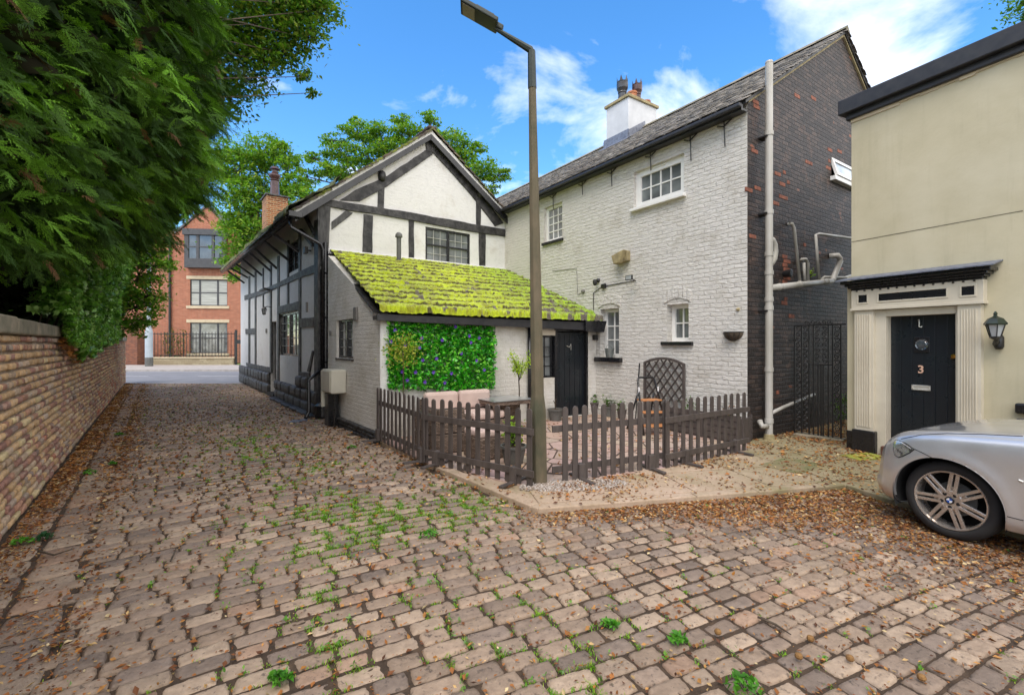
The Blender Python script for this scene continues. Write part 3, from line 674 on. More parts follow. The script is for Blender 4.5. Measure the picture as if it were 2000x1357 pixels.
# ---- roof: boarding plus courses of heavy tiles
def roof_slope(fr, name, parent, x0, z0a, x1, z1a, y0, y1, za=lambda y: 0.0, expo=.17, tw=.22, mat='old_tile', pal=None, seed=5, th_=.035, zb=None):
    """tiles from eave (x0,z0a) to ridge (x1,z1a), running y0..y1"""
    r = np.random.default_rng(seed); L = math.hypot(x1-x0, z1a-z0a); nrow = int(L/expo)+1; cs = []
    sx_ = (x1-x0)/L; sz_ = (z1a-z0a)/L
    for i in range(nrow):
        s = i*expo; y = y0 + r.uniform(-.012,.012); first = True
        while y < y1-.03:
            w = tw*r.uniform(.8,1.2)*(.55 if first and i % 2 else 1); w = min(w, y1-y); first = False
            cs.append((s+expo*.5, y+w/2, w)); y += w
    cs = np.array(cs); n = len(cs)
    lx = x0 + sx_*cs[:,0]; lz = z0a + sz_*cs[:,0] + np.array([za(q) for q in cs[:,1]])*(1-cs[:,0]/L)
    # outward normal in (x,z)
    nx_, nz_ = -sz_, sx_
    if nz_ < 0: nx_, nz_ = -nx_, -nz_
    ux3 = np.array([fr.ux.x, fr.ux.y, 0]); uy3 = np.array([fr.uy.x, fr.uy.y, 0]); uz3 = np.array([0,0,1.0]); o_ = np.array([fr.o.x, fr.o.y, fr.z0])
    up = ux3*sx_ + uz3*sz_; nrm = ux3*nx_ + uz3*nz_
    tilt = .11 + r.normal(0,.03,n)
    azv = nrm[None] + up[None]*tilt[:,None] + uy3[None]*r.normal(0,.02,n)[:,None]; azv /= np.linalg.norm(azv,axis=1)[:,None]
    cent = o_ + lx[:,None]*ux3 + cs[:,1:2]*uy3 + lz[:,None]*uz3 + nrm*(th_*1.25 + r.normal(0,.003,n))[:,None]
    axx = np.tile(uy3,(n,1)); axx = axx - azv*(axx*azv).sum(1)[:,None]; ayy = np.cross(azv, axx)
    V, Fc, Kk = blocks(cent, axx, ayy, azv, cs[:,2]-.008, np.full(n, expo*1.25), np.full(n, th_), 3, 3, .03, seed, .2, 0)
    pal = np.array(pal); bc = pal[r.integers(0,len(pal),n)]*r.uniform(.75,1.2,(n,1))
    return npmesh(name, V, Fc, M[mat], parent, np.repeat(bc, Kk, 0))
tp = [[.075,.06,.05],[.10,.078,.06],[.06,.05,.045],[.12,.09,.07]]
ox = -.65
ez = A.at(564.5, 413.7, -.15); oz = roofz(ox)
fz = lambda y: .30*max(0, y)/12
mb = MB(A)
t_ = .05
def sloped(mb, xa, za_, xb, zb_, y0, y1, t, up0=0.0, up1=0.0):
    """board slab between two (x,z) points from y0 to y1; the first edge rises by up0/up1 at the far end"""
    v = [(xa,y0,za_),(xb,y0,zb_),(xb,y1,zb_+up1),(xa,y1,za_+up0)]
    v += [(x,y,z-t) for x,y,z in v]
    mb.add(v, [(0,1,2,3),(7,6,5,4),(0,4,5,1),(1,5,6,2),(2,6,7,3),(3,7,4,0)])
sloped(mb, ox, roofz(ox), apx, apz, -.12, LEN+.1, .05, .30, 0); sloped(mb, GW+.35, roofz(GW+.35), apx, apz, -.12, LEN+.1, .05)
mb.build('roof_boarding', M['timber'], th, fix=True)
rf = roof_slope(A, 'roof', th, ox-.05, roofz(ox-.05), apx, apz, -.22, LEN+.15, fz, .2, .26, 'old_tile', tp, 5, .045)
roof_slope(A, 'roof', th, GW+.3, roofz(GW+.3), apx, apz, -.22, LEN+.15, lambda y: 0, .2, .26, 'old_tile', tp, 6, .045)
# moss cushions along the left slope and its edge
def moss_patch(fr, name, parent, gridfn, nu, nv, colfn):
    u, v = np.meshgrid(np.linspace(0,1,nu), np.linspace(0,1,nv), indexing='ij'); P_ = gridfn(u, v)
    ux3 = np.array([fr.ux.x, fr.ux.y, 0]); uy3 = np.array([fr.uy.x, fr.uy.y, 0]); o_ = np.array([fr.o.x, fr.o.y, fr.z0])
    W = o_ + P_[...,0:1]*ux3 + P_[...,1:2]*uy3 + P_[...,2:3]*np.array([0,0,1.0])
    idx = np.arange(nu*nv).reshape(nu,nv); f = np.stack([idx[:-1,:-1],idx[1:,:-1],idx[1:,1:],idx[:-1,1:]],-1).reshape(-1,4)
    return npmesh(name, W.reshape(-1,3), f, M['moss'], parent, colfn(u,v,P_).reshape(-1,3), smooth=True)
def mossy_edge(u, v):
    y = -.25 + u*(LEN+.4); s = v*1.6; L = math.hypot(apx-ox, apz-oz)
    n_ = vnoise(y*3, s*4+9, 3, 4); lump = np.clip((n_-.50)*5, -1, 1)*.055 + .02
    k = s/L; x = ox-.06 + (apx-ox)*k; z = oz-.02 + (apz-oz)*k + .30*np.clip(y,0,99)/12*(1-k)
    nx_, nz_ = -(apz-oz)/L, (apx-ox)/L; h = .045 + lump
    h = np.where(v < .02, 0.0, h); x = x + nx_*h; z = z + nz_*h
    return np.stack([x, y, z], -1)
def moss_col(u, v, P_):
    n_ = vnoise(P_[...,1]*2, P_[...,0]*2+9, 8, 3)[...,None]
    return np.array([.17,.19,.02])*(1-n_) + np.array([.07,.10,.02])*n_
moss_patch(A, 'roof_moss', th, mossy_edge, 260, 34, moss_col)
# bumpy moss and ridge along the front verge
mb = MB(A); rq = random.Random(8); y = -.2
while y < LEN: mb.box(apx-.13, apx+.13, y+.01, y+.42, apz+.0, apz+.10); y += .43
mb.build('ridge_tiles', pm('dark_ridge_tile', (.10,.065,.05), (.06,.04,.035), 8), th, bevel=.05)
# verge: white soffit strip, black bargeboard
def strip(fr, pts_top, pts_bot, name, mat, y0, y1, bev=.006, seed=0, parent=None, jag=0.0):
    """beam traced as two pixel polylines on the wall plane; given real thickness"""
    a = [fr.at(*p, y0) for p in pts_top]; b = [fr.at(*p, y0) for p in pts_bot]
    if jag:
        r = random.Random(seed)
        def rough(L):
            out = []
            for p, q in zip(L[:-1], L[1:]):
                n = max(1, int(math.hypot(q[0]-p[0], q[1]-p[1])/.22))
                for i in range(n):
                    t = i/n; j = 0 if i == 0 and not out else jag
                    out.append((p[0]+(q[0]-p[0])*t + r.uniform(-j,j), p[1]+(q[1]-p[1])*t + r.uniform(-j,j)))
            return out + [L[-1]]
        a, b = rough(a), rough(b)
    n = max(len(a), len(b))
    def res(L):
        d = [0]; 
        for p, q in zip(L[:-1], L[1:]): d.append(d[-1]+math.hypot(q[0]-p[0], q[1]-p[1]))
        t = np.linspace(0, d[-1], n); return list(zip(np.interp(t, d, [p[0] for p in L]), np.interp(t, d, [p[1] for p in L])))
    a, b = res(a), res(b); mb = MB(fr); vs = []
    for (x, z), (x2, z2) in zip(a, b): vs += [(x,y0,z),(x2,y0,z2),(x2,y1,z2),(x,y1,z)]
    fs = []
    for i in range(n-1):
        q = i*4
        for j in range(4): fs.append((q+j, q+(j+1)%4, q+4+(j+1)%4, q+4+j))
    fs += [(0,3,2,1), (4*n-4,4*n-3,4*n-2,4*n-1)]
    mb.add(vs, fs); return mb.build(name, mat, parent or th, bevel=bev, fix=True)
T, TG = M['timber'], M['timber_grey']
strip(A, [(573,418),(842,262)], [(577,433),(845,271)], 'bargeboard', M['black_gloss'], -.17, -.13)
strip(A, [(843,262),(1003,434)], [(840,271),(1000,446)], 'bargeboard', M['black_gloss'], -.17, -.13)
strip(A, [(573,410),(842,254)], [(573,420),(843,264)], 'verge_board', M['white_plaster'], -.16, -.10, jag=.01, seed=1)
strip(A, [(843,254),(1001,428)], [(842,264),(1003,436)], 'verge_board', M['white_plaster'], -.16, -.10, jag=.01, seed=2)
gb = [
 ([(622,386),(639,389),(703,399),(813,417),(923,437),(1001,450)], [(622,402),(639,403),(694,413),(740,419),(813,432),(923,453),(1001,464)], T, -.05),
 ([(664,391),(694,371),(742,350),(760,341),(833,292)], [(703,393),(754,366),(790,340),(848,300),(840,288)], T, -.035),
 ([(832,277),(846,272)], [(834,296),(852,298)], T, -.04),
 ([(849,278),(890,324),(936,372),(984,436)], [(842,294),(886,342),(927,388),(968,442)], T, -.035),
 ([(648,433),(676,411)], [(648,449),(690,416)], TG, -.025),
 ([(620,398),(646,404)], [(622,520),(641,512)], TG, -.055),
]
for i, (a, b, m_, y_) in enumerate(gb): strip(A, a, b, 'beam', m_, y_, .02, .008, i, jag=.010)
def stud(p, fr, name, mat, y0, seed, parent=None):        # p = tl, tr, br, bl pixels
    return strip(fr, [p[0], p[3]], [p[1], p[2]], name, mat, y0, .02, .007, seed, parent, jag=.008)
for i, p in enumerate([((711,418),(729,421),(727,502),(708,500)), ((799,430),(809,432),(809,512),(799,511)), ((936,454),(949,456),(948,529),(937,527)),
                       ((740,342),(753,338),(750,407),(738,405)), ((931,372),(940,375),(939,440),(931,438))]):
    stud(p, A, 'stud', T, -.03, 20+i)
for p_, q_ in ((745,345),(936,378)): x_, z_ = A.at(p_, q_); MB(A).lathe([(.03,-.13),(.085,-.10),(.10,0),(.085,.10),(.03,.13)], (x_, -.03, z_), 10).build('beam_end', T, th, smooth=True)
# ---- windows of the timber house
def window(fr, parent, x0, x1, z0, z1, cols, rows, fm, gm, depth=.05, fw=.05, bw=.018, name='window', bars=None, midbar=None, sill=None, casements=1):
    """framed window; frame mesh with pane and glazing bar children"""
    mb = MB(fr); y0, y1 = depth, depth+.07
    mb.box(x0, x0+fw, y0, y1, z0, z1); mb.box(x1-fw, x1, y0, y1, z0, z1); mb.box(x0+fw, x1-fw, y0, y1, z1-fw, z1); mb.box(x0+fw, x1-fw, y0, y1, z0, z0+fw)
    cw = (x1-x0-2*fw)/casements; ob = MB(fr)
    for i in range(casements):
        a = x0+fw+cw*i; b = a+cw
        if i: mb.box(a-fw*.6, a+fw*.6, y0-.008, y1-.004, z0+fw, z1-fw)
        a2 = a + (fw*.6 if i else 0); b2 = b - (fw*.6 if i < casements-1 else 0)
        for c_ in range(1, cols): xx = a2+(b2-a2)*c_/cols; ob.box(xx-bw/2, xx+bw/2, y0+.018, y1-.018, z0+fw, z1-fw)
        for r_i in range(1, rows):
            zz = z0+fw+(z1-z0-2*fw)*r_i/rows; ob.box(a2, b2, y0+.020, y1-.016, zz-bw/2, zz+bw/2)
        if midbar: 
            zz = z0+fw+(z1-z0-2*fw)*midbar; mb.box(a2, b2, y0-.004, y1-.01, zz-fw*.4, zz+fw*.4)
    w = mb.build(name, fm, parent, bevel=.004)
    MB(fr).box(x0+fw*.5, x1-fw*.5, y0+.038, y0+.052, z0+fw*.5, z1-fw*.5).build('pane', gm, w)
    if cols > 1 or rows > 1: ob.build('glazing_bars', bars or fm, w)
    if sill: s_ = MB(fr); s_.box(x0-sill[0], x1+sill[0], -sill[1], y0+.01, z0-sill[2], z0-.003); s_.build('sill', sill[3], w, bevel=.006)
    return w
window(A, th, wx0, wx1, wz0, wz1, 3, 4, M['black_gloss'], M['glass_blind'], .02, .055, .014, bars=M['glazing_bar'], casements=2, midbar=.52)
window(B, th, *[uwin[0], uwin[1], uwin[2], uwin[3]], 2, 4, T, M['glass'], .04, .05, .016, casements=2)
window(B, th, *[dwin[0], dwin[1], dwin[2], dwin[3]], 2, 5, M['black_gloss'], M['glass'], .04, .06, .016, casements=2, bars=M['glazing_bar'])
# front door, deep in its opening
mb = MB(B); mb.box(door[0], door[1], .13, .18, .12, door[3])
dr = mb.build('door', M['door_dark'], th)
mb = MB(B)
for i in range(1, 6): xx = door[0]+(door[1]-door[0])*i/6; mb.box(xx-.012, xx+.012, .118, .131, .15, door[3]-.03)
mb.build('door_battens', M['black_gloss'], dr)
mb = MB(B); mb.box(door[0]-.02, door[1]+.02, -.10, .13, .0, .115); mb.build('door_step', M['plinth'], th, bevel=.01)
# side wall timbers
sb = [
 ([(477,577),(510,567),(543,552),(588,528),(620,514)], [(477,586),(510,576),(543,561),(588,541),(620,532)], T),
 ([(542,599),(584,588)], [(542,613),(584,605)], T),
 ([(586,622),(612,619)], [(586,640),(612,637)], T),
 ([(583,726),(604,728)], [(583,740),(604,741)], T),
 ([(479,642),(498,641)], [(479,652),(498,652)], TG),
 ([(480,708),(529,718)], [(481,715),(529,728)], TG),
 ([(609,684),(611,686)], [(599,725),(604,727)], T),
]
for i, (a, b, m_) in enumerate(sb): strip(B, a, b, 'rail', m_, -.03-.001*i, .02, .007, 40+i, jag=.008)
for i, (xa, xb, yt, yb) in enumerate([(484.5,487.5,540,712),(497,499.5,530,716),(512.3,514,524,614),(526.5,529.5,518,724),(541,544.5,500,775),(560,563,470,600),(582.5,586.5,455,735),(613,621,430,800)]):
    stud(((xa,yt),(xb,yt-1),(xb,yb+1),(xa,yb)), B, 'stud', T, -.028, 60+i)
# black stone plinth blocks
def plinth_row(fr, x0, x1, z0, z1, out, seed, parent, name='plinth', l0=.35, l1=.7, rows=2):
    r = np.random.default_rng(seed); cs = []
    for k in range(rows):
        x = x0; h = (z1-z0)/rows
        while x < x1-.02:
            l = min(r.uniform(l0, l1), x1-x); cs.append((x+l/2, z0+h*(k+.5), l, h)); x += l
    cs = np.array(cs); n = len(cs); ux3 = np.array([fr.ux.x, fr.ux.y, 0]); uy3 = np.array([fr.uy.x, fr.uy.y, 0]); o_ = np.array([fr.o.x, fr.o.y, 0])
    cent = o_ + cs[:,0:1]*ux3 - uy3*(out + r.normal(0,.008,n))[:,None] + cs[:,1:2]*np.array([0,0,1.0])
    azv = np.tile(-uy3,(n,1)); axx = np.tile(ux3,(n,1)); ayy = np.cross(azv, axx)
    V, Fc, Kk = blocks(cent, axx, ayy, azv, cs[:,2]-.012, cs[:,3]-.010, np.full(n, out), 8, 6, .03, seed, .2, .05)
    g = r.uniform(.03,.075,(n,1)); tint = np.concatenate([g*1.05, g, g*.98],1)
    o = npmesh(name, V, Fc, M['plinth'], parent, np.repeat(tint, Kk, 0), smooth=True)
    MB(fr).box(x0, x1, -out+.03, .0, z0, z1-.015).build('plinth_core', M['timber'], parent); return o
plinth_row(B, -LEN, door[0]-.02, 0, .72, .09, 31, th); plinth_row(B, door[1]+.02, 0, 0, .55, .08, 32, th, rows=2)
plinth_row(B, bx(583), bx(604), .55, .84, .08, 34, th, rows=1, l0=.6, l1=.9)
plinth_row(B, bx(540)+.1, .15, -.02, .06, .22, 33, th, 'kerb_stone', .6, 1.0, 1)
# eaves: soffit panels, gutter, brackets
mb = MB(A)
for i in range(9):
    y = .15 + i*1.32
    if y+1.1 < LEN+.1: sloped(mb, ox+.02, roofz(ox+.02)-.06+fz(y), ox+.35, roofz(ox+.35)-.065+fz(y)*.8, y, y+1.15, .025, fz(1.15), fz(1.15)*.8)
mb.build('soffit_panel', pm('grey_brown_soffit', (.10,.085,.08), (.06,.05,.05), 5, .6), th, fix=True)
mb = MB(A); gx = ox-.03; gz = roofz(ox)-.05
mb.tube([(gx, -.1, gz), (gx, LEN+.1, gz+.30)], .055, 10); mb.build('gutter', M['black_gloss'], th, smooth=True)
for i, (px_, py_) in enumerate([(585,492),(564,508),(542,525),(530,530),(513,538.5),(498,541),(485.5,543),(478,553)]):
    x_, z_ = B.at(px_, py_); yy = -x_
    mb = MB(A); mb.bar((-.01, yy, z_), (ox+.04, yy-.02, roofz(ox)+fz(yy)-.12), .07, .06); mb.build('eaves_bracket', T, th, bevel=.005)
mb = MB(A)
for i, (px_, py_, q_, r_y) in enumerate([(617,458,600,420),(614,480,592,450)]):
    x_, z_ = B.at(px_, py_); x2, z2 = B.at(q_, r_y); mb.bar((-.03, -x_, z_), (-.06, -x2, z2), .07, .07)
mb.build('eaves_brace', T, th, bevel=.005)
# brick chimney with pot
cx0, cx1 = .45, 1.2; cy0, cy1 = 8.75, 9.7; ctop = 7.36*1.0
dd = A.w(cx0, cy0, 0); ctop = H + (HY-380)/FPX*dd[1]
mb = MB(A); mb.box(cx0, cx1, cy0, cy1, eaz-.2, ctop); mb.uv = [(v[0]*.0+u[0], u[1]) for v, u in zip(mb.v, mb.uv)]
ch = mb.build('chimney', M['chimney_brick'], th)
mb = MB(A); mb.box(cx0-.05, cx1+.05, cy0-.05, cy1+.05, ctop, ctop+.06); mb.build('chimney_cap', M['timber_grey'], ch, bevel=.01)
mb = MB(A); pc = ((cx0+cx1)/2-.02, cy0+.4, ctop+.06); s_ = 1.0
mb.lathe([(.19,0),(.17,.1),(.155,.62),(.18,.66),(.15,.70),(.19,.76),(.22,.82),(.22,.87),(.15,.93),(.10,.97),(.10,1.05),(.20,1.09),(.12,1.18),(.03,1.21)], pc, 8)
mb.build('chimney_pot', M['pot_brown'], ch)
# ---- drainpipes at the corner
mb = MB(A); hop = (ox+.02, -.16, roofz(ox)-.12)
g0 = A.at(568, 440, -.25); pts = [(ox+.05,-.10,gz-.03), (ox+.06,-.13,gz-.22)]
x_, z_ = A.at(628, 477, -.16); pts += [(x_-.02,-.16,z_)]; x2, z2 = A.at(631, 720, -.16); pts += [(x2, -.16, z_-.12), (x2,-.16,z2)]
mb.tube(pts, .038, 10)
x3, z3 = A.at(604, 742, -.34); x4, z4 = A.at(604, 808, -.34)
mb.tube([(x2,-.16,z2),(x3,-.30,z3),(x3,-.32,.18),(x3-.10,-.45,.06)], .038, 10)
mb.build('drainpipe', M['black_gloss'], th, smooth=True)
mb = MB(A)
xa, za_ = A.at(636.5, 500, -.12); mb.tube([(xa,-.1,za_+.3),(xa,-.1,.05)], .055, 12)
xa2 = A.at(622, 500, -.1)[0]
for zz in (3.2, 2.2, 1.2): mb.box(xa-.08, xa+.08, -.16, -.03, zz, zz+.04)
mb.build('soil_pipe', M['black_gloss'], th, smooth=False)
mb = MB(A); xa, za_ = A.at(621, 525, -.08); mb.box(-.02, .20, -.09, .0, 0, za_); mb.lathe([(.22,0),(.2,.25),(.12,.32)], (.1,-.1,.0), 12); mb.build('corner_post_base', M['black_gloss'], th, bevel=.015)
mb = MB(A); mb.slab([(-.75,-.62),(-.35,-.52),(-.3,-.32),(-.65,-.40)], -.01, .03); mb.build('rainwater_shoe', M['lead'], th, bevel=.005)
mb = MB(A); mb.box(ox-.02, ox+.26, -.30, -.08, gz-.02, gz+.10); mb.build('hopper', M['black_gloss'], th, bevel=.01)
# rooflight-like flat lead piece is left out; small wall fittings on the side wall:
def wall_lantern(fr, x, z, label, s=1.0, out=.2):
    t = thing('wall_lantern', label, 'lantern', fr, x, 0, z)
    mb = MB(fr); mb.tube([(x,0,z),(x,-out*.6,z+.02*s),(x,-out,z-.03*s)], .012*s, 8); mb.lathe([(.04*s,0),(.045*s,-.015)], (x,0,z), 12, 'y'); mb.build('bracket', M['black_iron'], t)
    c_ = (x, -out, z-.05*s)
    mb = MB(fr); mb.lathe([(.085*s,-.03*s),(.08*s,-.015*s),(.055*s,.03*s),(.015*s,.05*s),(.012*s,.075*s),(.004*s,.08*s)], c_, 6); mb.build('lantern_roof', M['black_iron'], t)
    mb = MB(fr)
    for k in range(6):
        a = math.pi/3*k; mb.bar((c_[0]+.075*s*math.cos(a), c_[1]+.075*s*math.sin(a), c_[2]-.03*s), (c_[0]+.045*s*math.cos(a), c_[1]+.045*s*math.sin(a), c_[2]-.17*s), .008*s, .008*s)
    mb.lathe([(.05*s,-.19*s),(.052*s,-.165*s)], c_, 6); mb.build('lantern_cage', M['black_iron'], t)
    mb = MB(fr); mb.lathe([(.04*s,-.165*s),(.068*s,-.035*s)], c_, 6); mb.build('lantern_glass', M['glass_grey'], t); return t
x_, z_ = B.at(531, 600); wall_lantern(B, x_, z_, 'small black lantern on the timber house wall above its door', 1.0, .22)
x_, z_ = B.at(529, 566); t = thing('spotlight_bar', 'black iron bracket light high on the timber house side wall', 'light', B, x_, 0, z_)
mb = MB(B); mb.bar((x_-.5,-.2,z_),(x_+.3,-.2,z_),.12,.05); mb.bar((x_,0,z_),(x_,-.2,z_),.05,.05); mb.build('light_body', M['black_iron'], t, bevel=.01)
x_, z_ = B.at(608, 490); t = thing('floodlight', 'small black floodlight below the eaves of the timber house', 'light', B, x_, 0, z_)
mb = MB(B); mb.box(x_-.10,x_+.06,-.16,-.08,z_-.08,z_+.08); mb.build('lamp_head', M['black_iron'], t, bevel=.01); mb = MB(B); mb.box(x_-.02,x_+.02,-.08,0,z_-.02,z_+.02); mb.build('bracket', M['black_iron'], t)
x_, z_ = B.at(600.5, 600); t = tag(MB(B).box(x_-.03,x_+.05,-.035,0,z_-.12,z_+.12).build('wall_vent', M['vent'], bevel=.01), 'small tall grey plate on the timber house side wall', 'vent')
x_, z_ = B.at(521, 646); t = tag(MB(B).box(x_-.10,x_+.10,-.03,0,z_-.07,z_+.07).build('house_sign', M['vent'], bevel=.008), 'small grey plaque beside the timber house door', 'plaque')

# ================================================================ lean-to
lw = LB.x(640)                                        # how far back it runs
hx0, hx1 = LB.x(657), LB.x(690); hz1 = LB.at(690, 622)[1]; hz0 = LB.at(690, 701)[1]
ltop = LB.at(643, 497)[1]; lfr = LB.at(740, 616)[1]
mb = MB(LB); wallmesh(mb, -2.95, -.004, -.05, [(-2.95, ltop+.05), (lw, ltop), (0, lfr)], [(hx0, hx1, hz0, hz1)], .22); mb.build('lean_to_side_wall', M['white_leanto'], th)
window(LB, th, hx0, hx1, hz0, hz1, 2, 4, M['black_gloss'], M['glass'], .05, .045, .014, bars=M['glazing_bar'], casements=2, sill=(.03,.02,.04,M['black_gloss']))
plinth_row(LB, -2.95, .06, -.03, .17, .07, 35, th, 'lean_to_plinth', .22, .3, 3)
# front wall
dx0, dx1 = C.x(1086), C.x(1146); dz1 = C.at(1146, 648)[1]; gx0 = C.x(1042); gz1 = C.at(1086, 655)[1]; gz0 = C.at(1086, 737)[1]
mb = MB(C); fz0 = C.at(745, 625)[1]; fz1 = C.at(1160, 645)[1]
wallmesh(mb, .004, CW+.05, 0, [(0, fz0+.05), (CW+.05, fz1+.05)], [(dx0, dx1, .06, dz1), (gx0, dx0-.001, gz0, gz1)], .22); mb.build('lean_to_front_wall', M['white_leanto'], th)
mb = MB(C); mb.box(dx0+.02, dx1-.02, .07, .11, .06, dz1-.02)
for i in range(1, 6): xx = dx0+(dx1-dx0)*i/6; mb.box(xx-.004, xx+.004, .062, .071, .1, dz1-.06)
d2 = mb.build('lean_to_door', M['door_dark'], th)
mb = MB(C); mb.box(dx0-.04, dx0+.02, -.01, .11, .06, dz1); mb.box(dx1-.02, dx1+.03, -.01, .11, .06, dz1); mb.box(dx0-.04, dx1+.03, -.012, .11, dz1, dz1+.05); mb.build('door_frame', M['black_gloss'], d2)
x_, z_ = C.at(1111, 678, .05); mb = MB(C); mb.tube([(x_-.06,.05,z_+.03),(x_,.03,z_),(x_+.05,.04,z_+.07),(x_+.06,.05,z_-.06)], .008, 6); mb.build('door_knocker', M['chrome'], d2)
window(C, th, gx0, dx0-.05, gz0, gz1, 3, 4, M['black_gloss'], M['glass_blind'], .06, .045, .014, bars=M['black_gloss'])
mb = MB(C); mb.box(gx0-.15, dx0-.03, -.015, .0, gz1, C.at(1086,645)[1]); mb.build('lean_to_lintel', M['cream_trim'], th)
x_ = C.x(1031); mb = MB(C); mb.tube([(x_,-.06,.05),(x_,-.06,fz0-.05)], .04, 10); mb.build('downpipe', M['black_gloss'], th, smooth=True)
mb = MB(C); mb.box(-.02, .14, -.05, -.0, .0, fz0+.02); mb.build('corner_quoin', M['white_plaster'], th, bevel=.03)
# fascia board under the moss
ya = -.22; fa0 = C.at(737, 613, ya); fa1 = C.at(1146, 629, ya); fb0 = C.at(737, 626, ya); fb1 = C.at(1146, 645, ya)
mb = MB(C); mb.prism([fa0, fa1, fb1, fb0], ya, ya+.05); mb.prism([(fa0[0],fa0[1]-.02),(fa1[0],fa1[1]-.02),(fb1[0],fb1[1]+.02),(fb0[0],fb0[1]+.02)], ya+.05, .02); mb.build('lean_to_fascia', M['fascia'], th, bevel=.006)
mb = MB(C); q0 = C.at(1143, 627, -.27); q1 = C.at(1191, 627, -.27); q2 = C.at(1187, 649, -.27); q3 = C.at(1143, 647, -.27)
mb.prism([q0, (q1[0]-.12,q1[1]), (q2[0]-.14,q2[1]), q3], -.30, -.02); mb.build('gutter_box', M['black_gloss'], th, bevel=.008)
# mossy roof slope: surface points from fascia (front) to gable wall (back)
mwx0 = -.10; mwx1 = CW-.05
def leanroof(u, v):
    # u along x, v from front (0) to back (1)
    x0l = A.w(0,0,0); 
    fx = mwx0 + (mwx1-mwx0)*u; front = np.stack([fx, np.full_like(u, ya-.06), fa0[1]+.035+(fa1[1]-fa0[1])*u], -1)
    # back edge along the gable wall, in C coordinates
    bk0 = Vector(A.w(A.x(643), -.03, 0)[:2]) - C.o; bk1 = Vector(A.w(GW, -.03, 0)[:2]) - C.o
    b0 = (bk0.dot(C.ux), bk0.dot(C.uy)); b1 = (bk1.dot(C.ux), bk1.dot(C.uy)); zb0 = A.at(643, 492)[1]; zb1 = A.at(1000, 531)[1]
    # sag in the middle of the back line as seen: slight bow
    bx_ = b0[0]+(b1[0]-b0[0])*u; by_ = b0[1]+(b1[1]-b0[1])*u; bz_ = zb0+(zb1-zb0)*u
    back = np.stack([bx_, by_, bz_], -1)
    P_ = front*(1-v[...,None]) + back*v[...,None]
    nrow = 13; s = v*nrow + .16*(vnoise(u*5, v*3, 21, 3)-.5); fr_c = s - np.floor(s)
    saw = (1-fr_c)*.045*0 + np.where(fr_c < .16, fr_c/.16, 1-.75*(fr_c-.16)/.84)*.050
    lump = (vnoise(u*70, v*34, 22, 4)-.5)*.048 + (vnoise(u*16, v*9, 23, 2)-.5)*.02 + (vnoise(u*260, v*120, 24, 2)-.5)*.03
    thin = np.clip((v-.90)/.1, 0, 1); h = .04 + (saw+lump*(.35+.65*np.sin(np.pi*np.clip(fr_c,0,1))))*(1-.6*thin)
    lp = np.clip(v/.016, 0, 1); lp = lp*lp*(3-2*lp); h = h*(.35+.65*lp) - .02*(1-lp) + (vnoise(u*90, v*60, 29, 2)-.5)*.05; P_[...,2] += h; P_[...,1] -= h*.35
    return P_
def leancol(u, v, P_):
    nrow = 13; s = v*nrow + .16*(vnoise(u*5, v*3, 21, 3)-.5); fr_c = s-np.floor(s)
    n_ = np.where(v < .03, vnoise(u*230, v*800, 39, 3), vnoise(u*14, v*7, 31, 4))[...,None]; c1 = np.array([.47,.55,.008]); c2 = np.array([.18,.40,.010])
    right = np.clip((u-.5)*2, 0, 1)[...,None]; c = c1*(1-.6*right) + c2*.6*right; c = c*(.5+.85*n_)
    br = (vnoise(u*60, v*40, 33, 3) > .60)[...,None]; c = np.where(br, c*.55+np.array([.16,.09,.02])*.45, c)
    gap = (((fr_c < .11) & (vnoise(u*30, v*20, 35, 2) > .3) & (v > .04)) | (vnoise(u*40, v*26, 34, 3) > .80))[...,None]; c = np.where(gap, np.array([.08,.065,.015]), c); bare = ((vnoise(u*26, v*13, 37, 3) + .25*np.clip((u-.55)*2,0,1)*np.clip(1-v*2,0,1)) > .77)[...,None]; return np.where(bare, np.array([.13,.105,.08]), c)
moss_patch(C, 'mossy_roof', th, leanroof, 620, 200, leancol)
# boarding beneath the moss
def corner(u, v): return tuple(leanroof(np.array([[u]]), np.array([[v]]))[0,0])
mb = MB(C); q = [corner(0,.02), corner(1,.02), corner(1,1), corner(0,1)]; q = [(a,b,c_-.08) for a,b,c_ in q]; mb.add(q+[(a,b,c_-.05) for a,b,c_ in q], [(0,1,2,3),(7,6,5,4),(0,4,5,1),(1,5,6,2),(2,6,7,3),(3,7,4,0)]); mb.build('lean_to_boarding', M['timber'], th)
mb = MB(A); m0 = A.at(643,492); m1 = A.at(1000,531); mb.prism([(m0[0]-.05,m0[1]+.07),(m1[0],m1[1]+.07),(m1[0],m1[1]-.06),(m0[0]-.05,m0[1]-.06)], -.07, -.005); mb.build('mortar_fillet', M['white_plaster'], th, bevel=.02)
# slates and gutter where the lean-to meets the long house
mb = MB(C); c0_ = corner(1,0.0); c1_ = corner(1,1.0)
v_ = [(c0_[0]-.05,c0_[1],c0_[2]+.06),(c0_[0]+.16,c0_[1]-.05,c0_[2]+.18),(c1_[0]+.16,c1_[1],c1_[2]+.16),(c1_[0]-.22,c1_[1],c1_[2]+.05)]
mb.add(v_+[(a,b,c_-.03) for a,b,c_ in v_], [(0,1,2,3),(7,6,5,4),(0,4,5,1),(1,5,6,2),(2,6,7,3),(3,7,4,0)]); mb.build('verge_slates', M['lead'], th, fix=True)
mb = MB(C); mb.tube([(c1_[0]+.15,c1_[1],c1_[2]+.20),(c0_[0]+.15,c0_[1]-.02,c0_[2]+.20),(c0_[0]+.05,c0_[1]-.08,c0_[2]+.06)], .035, 8); mb.build('verge_gutter', M['black_gloss'], th, smooth=True)
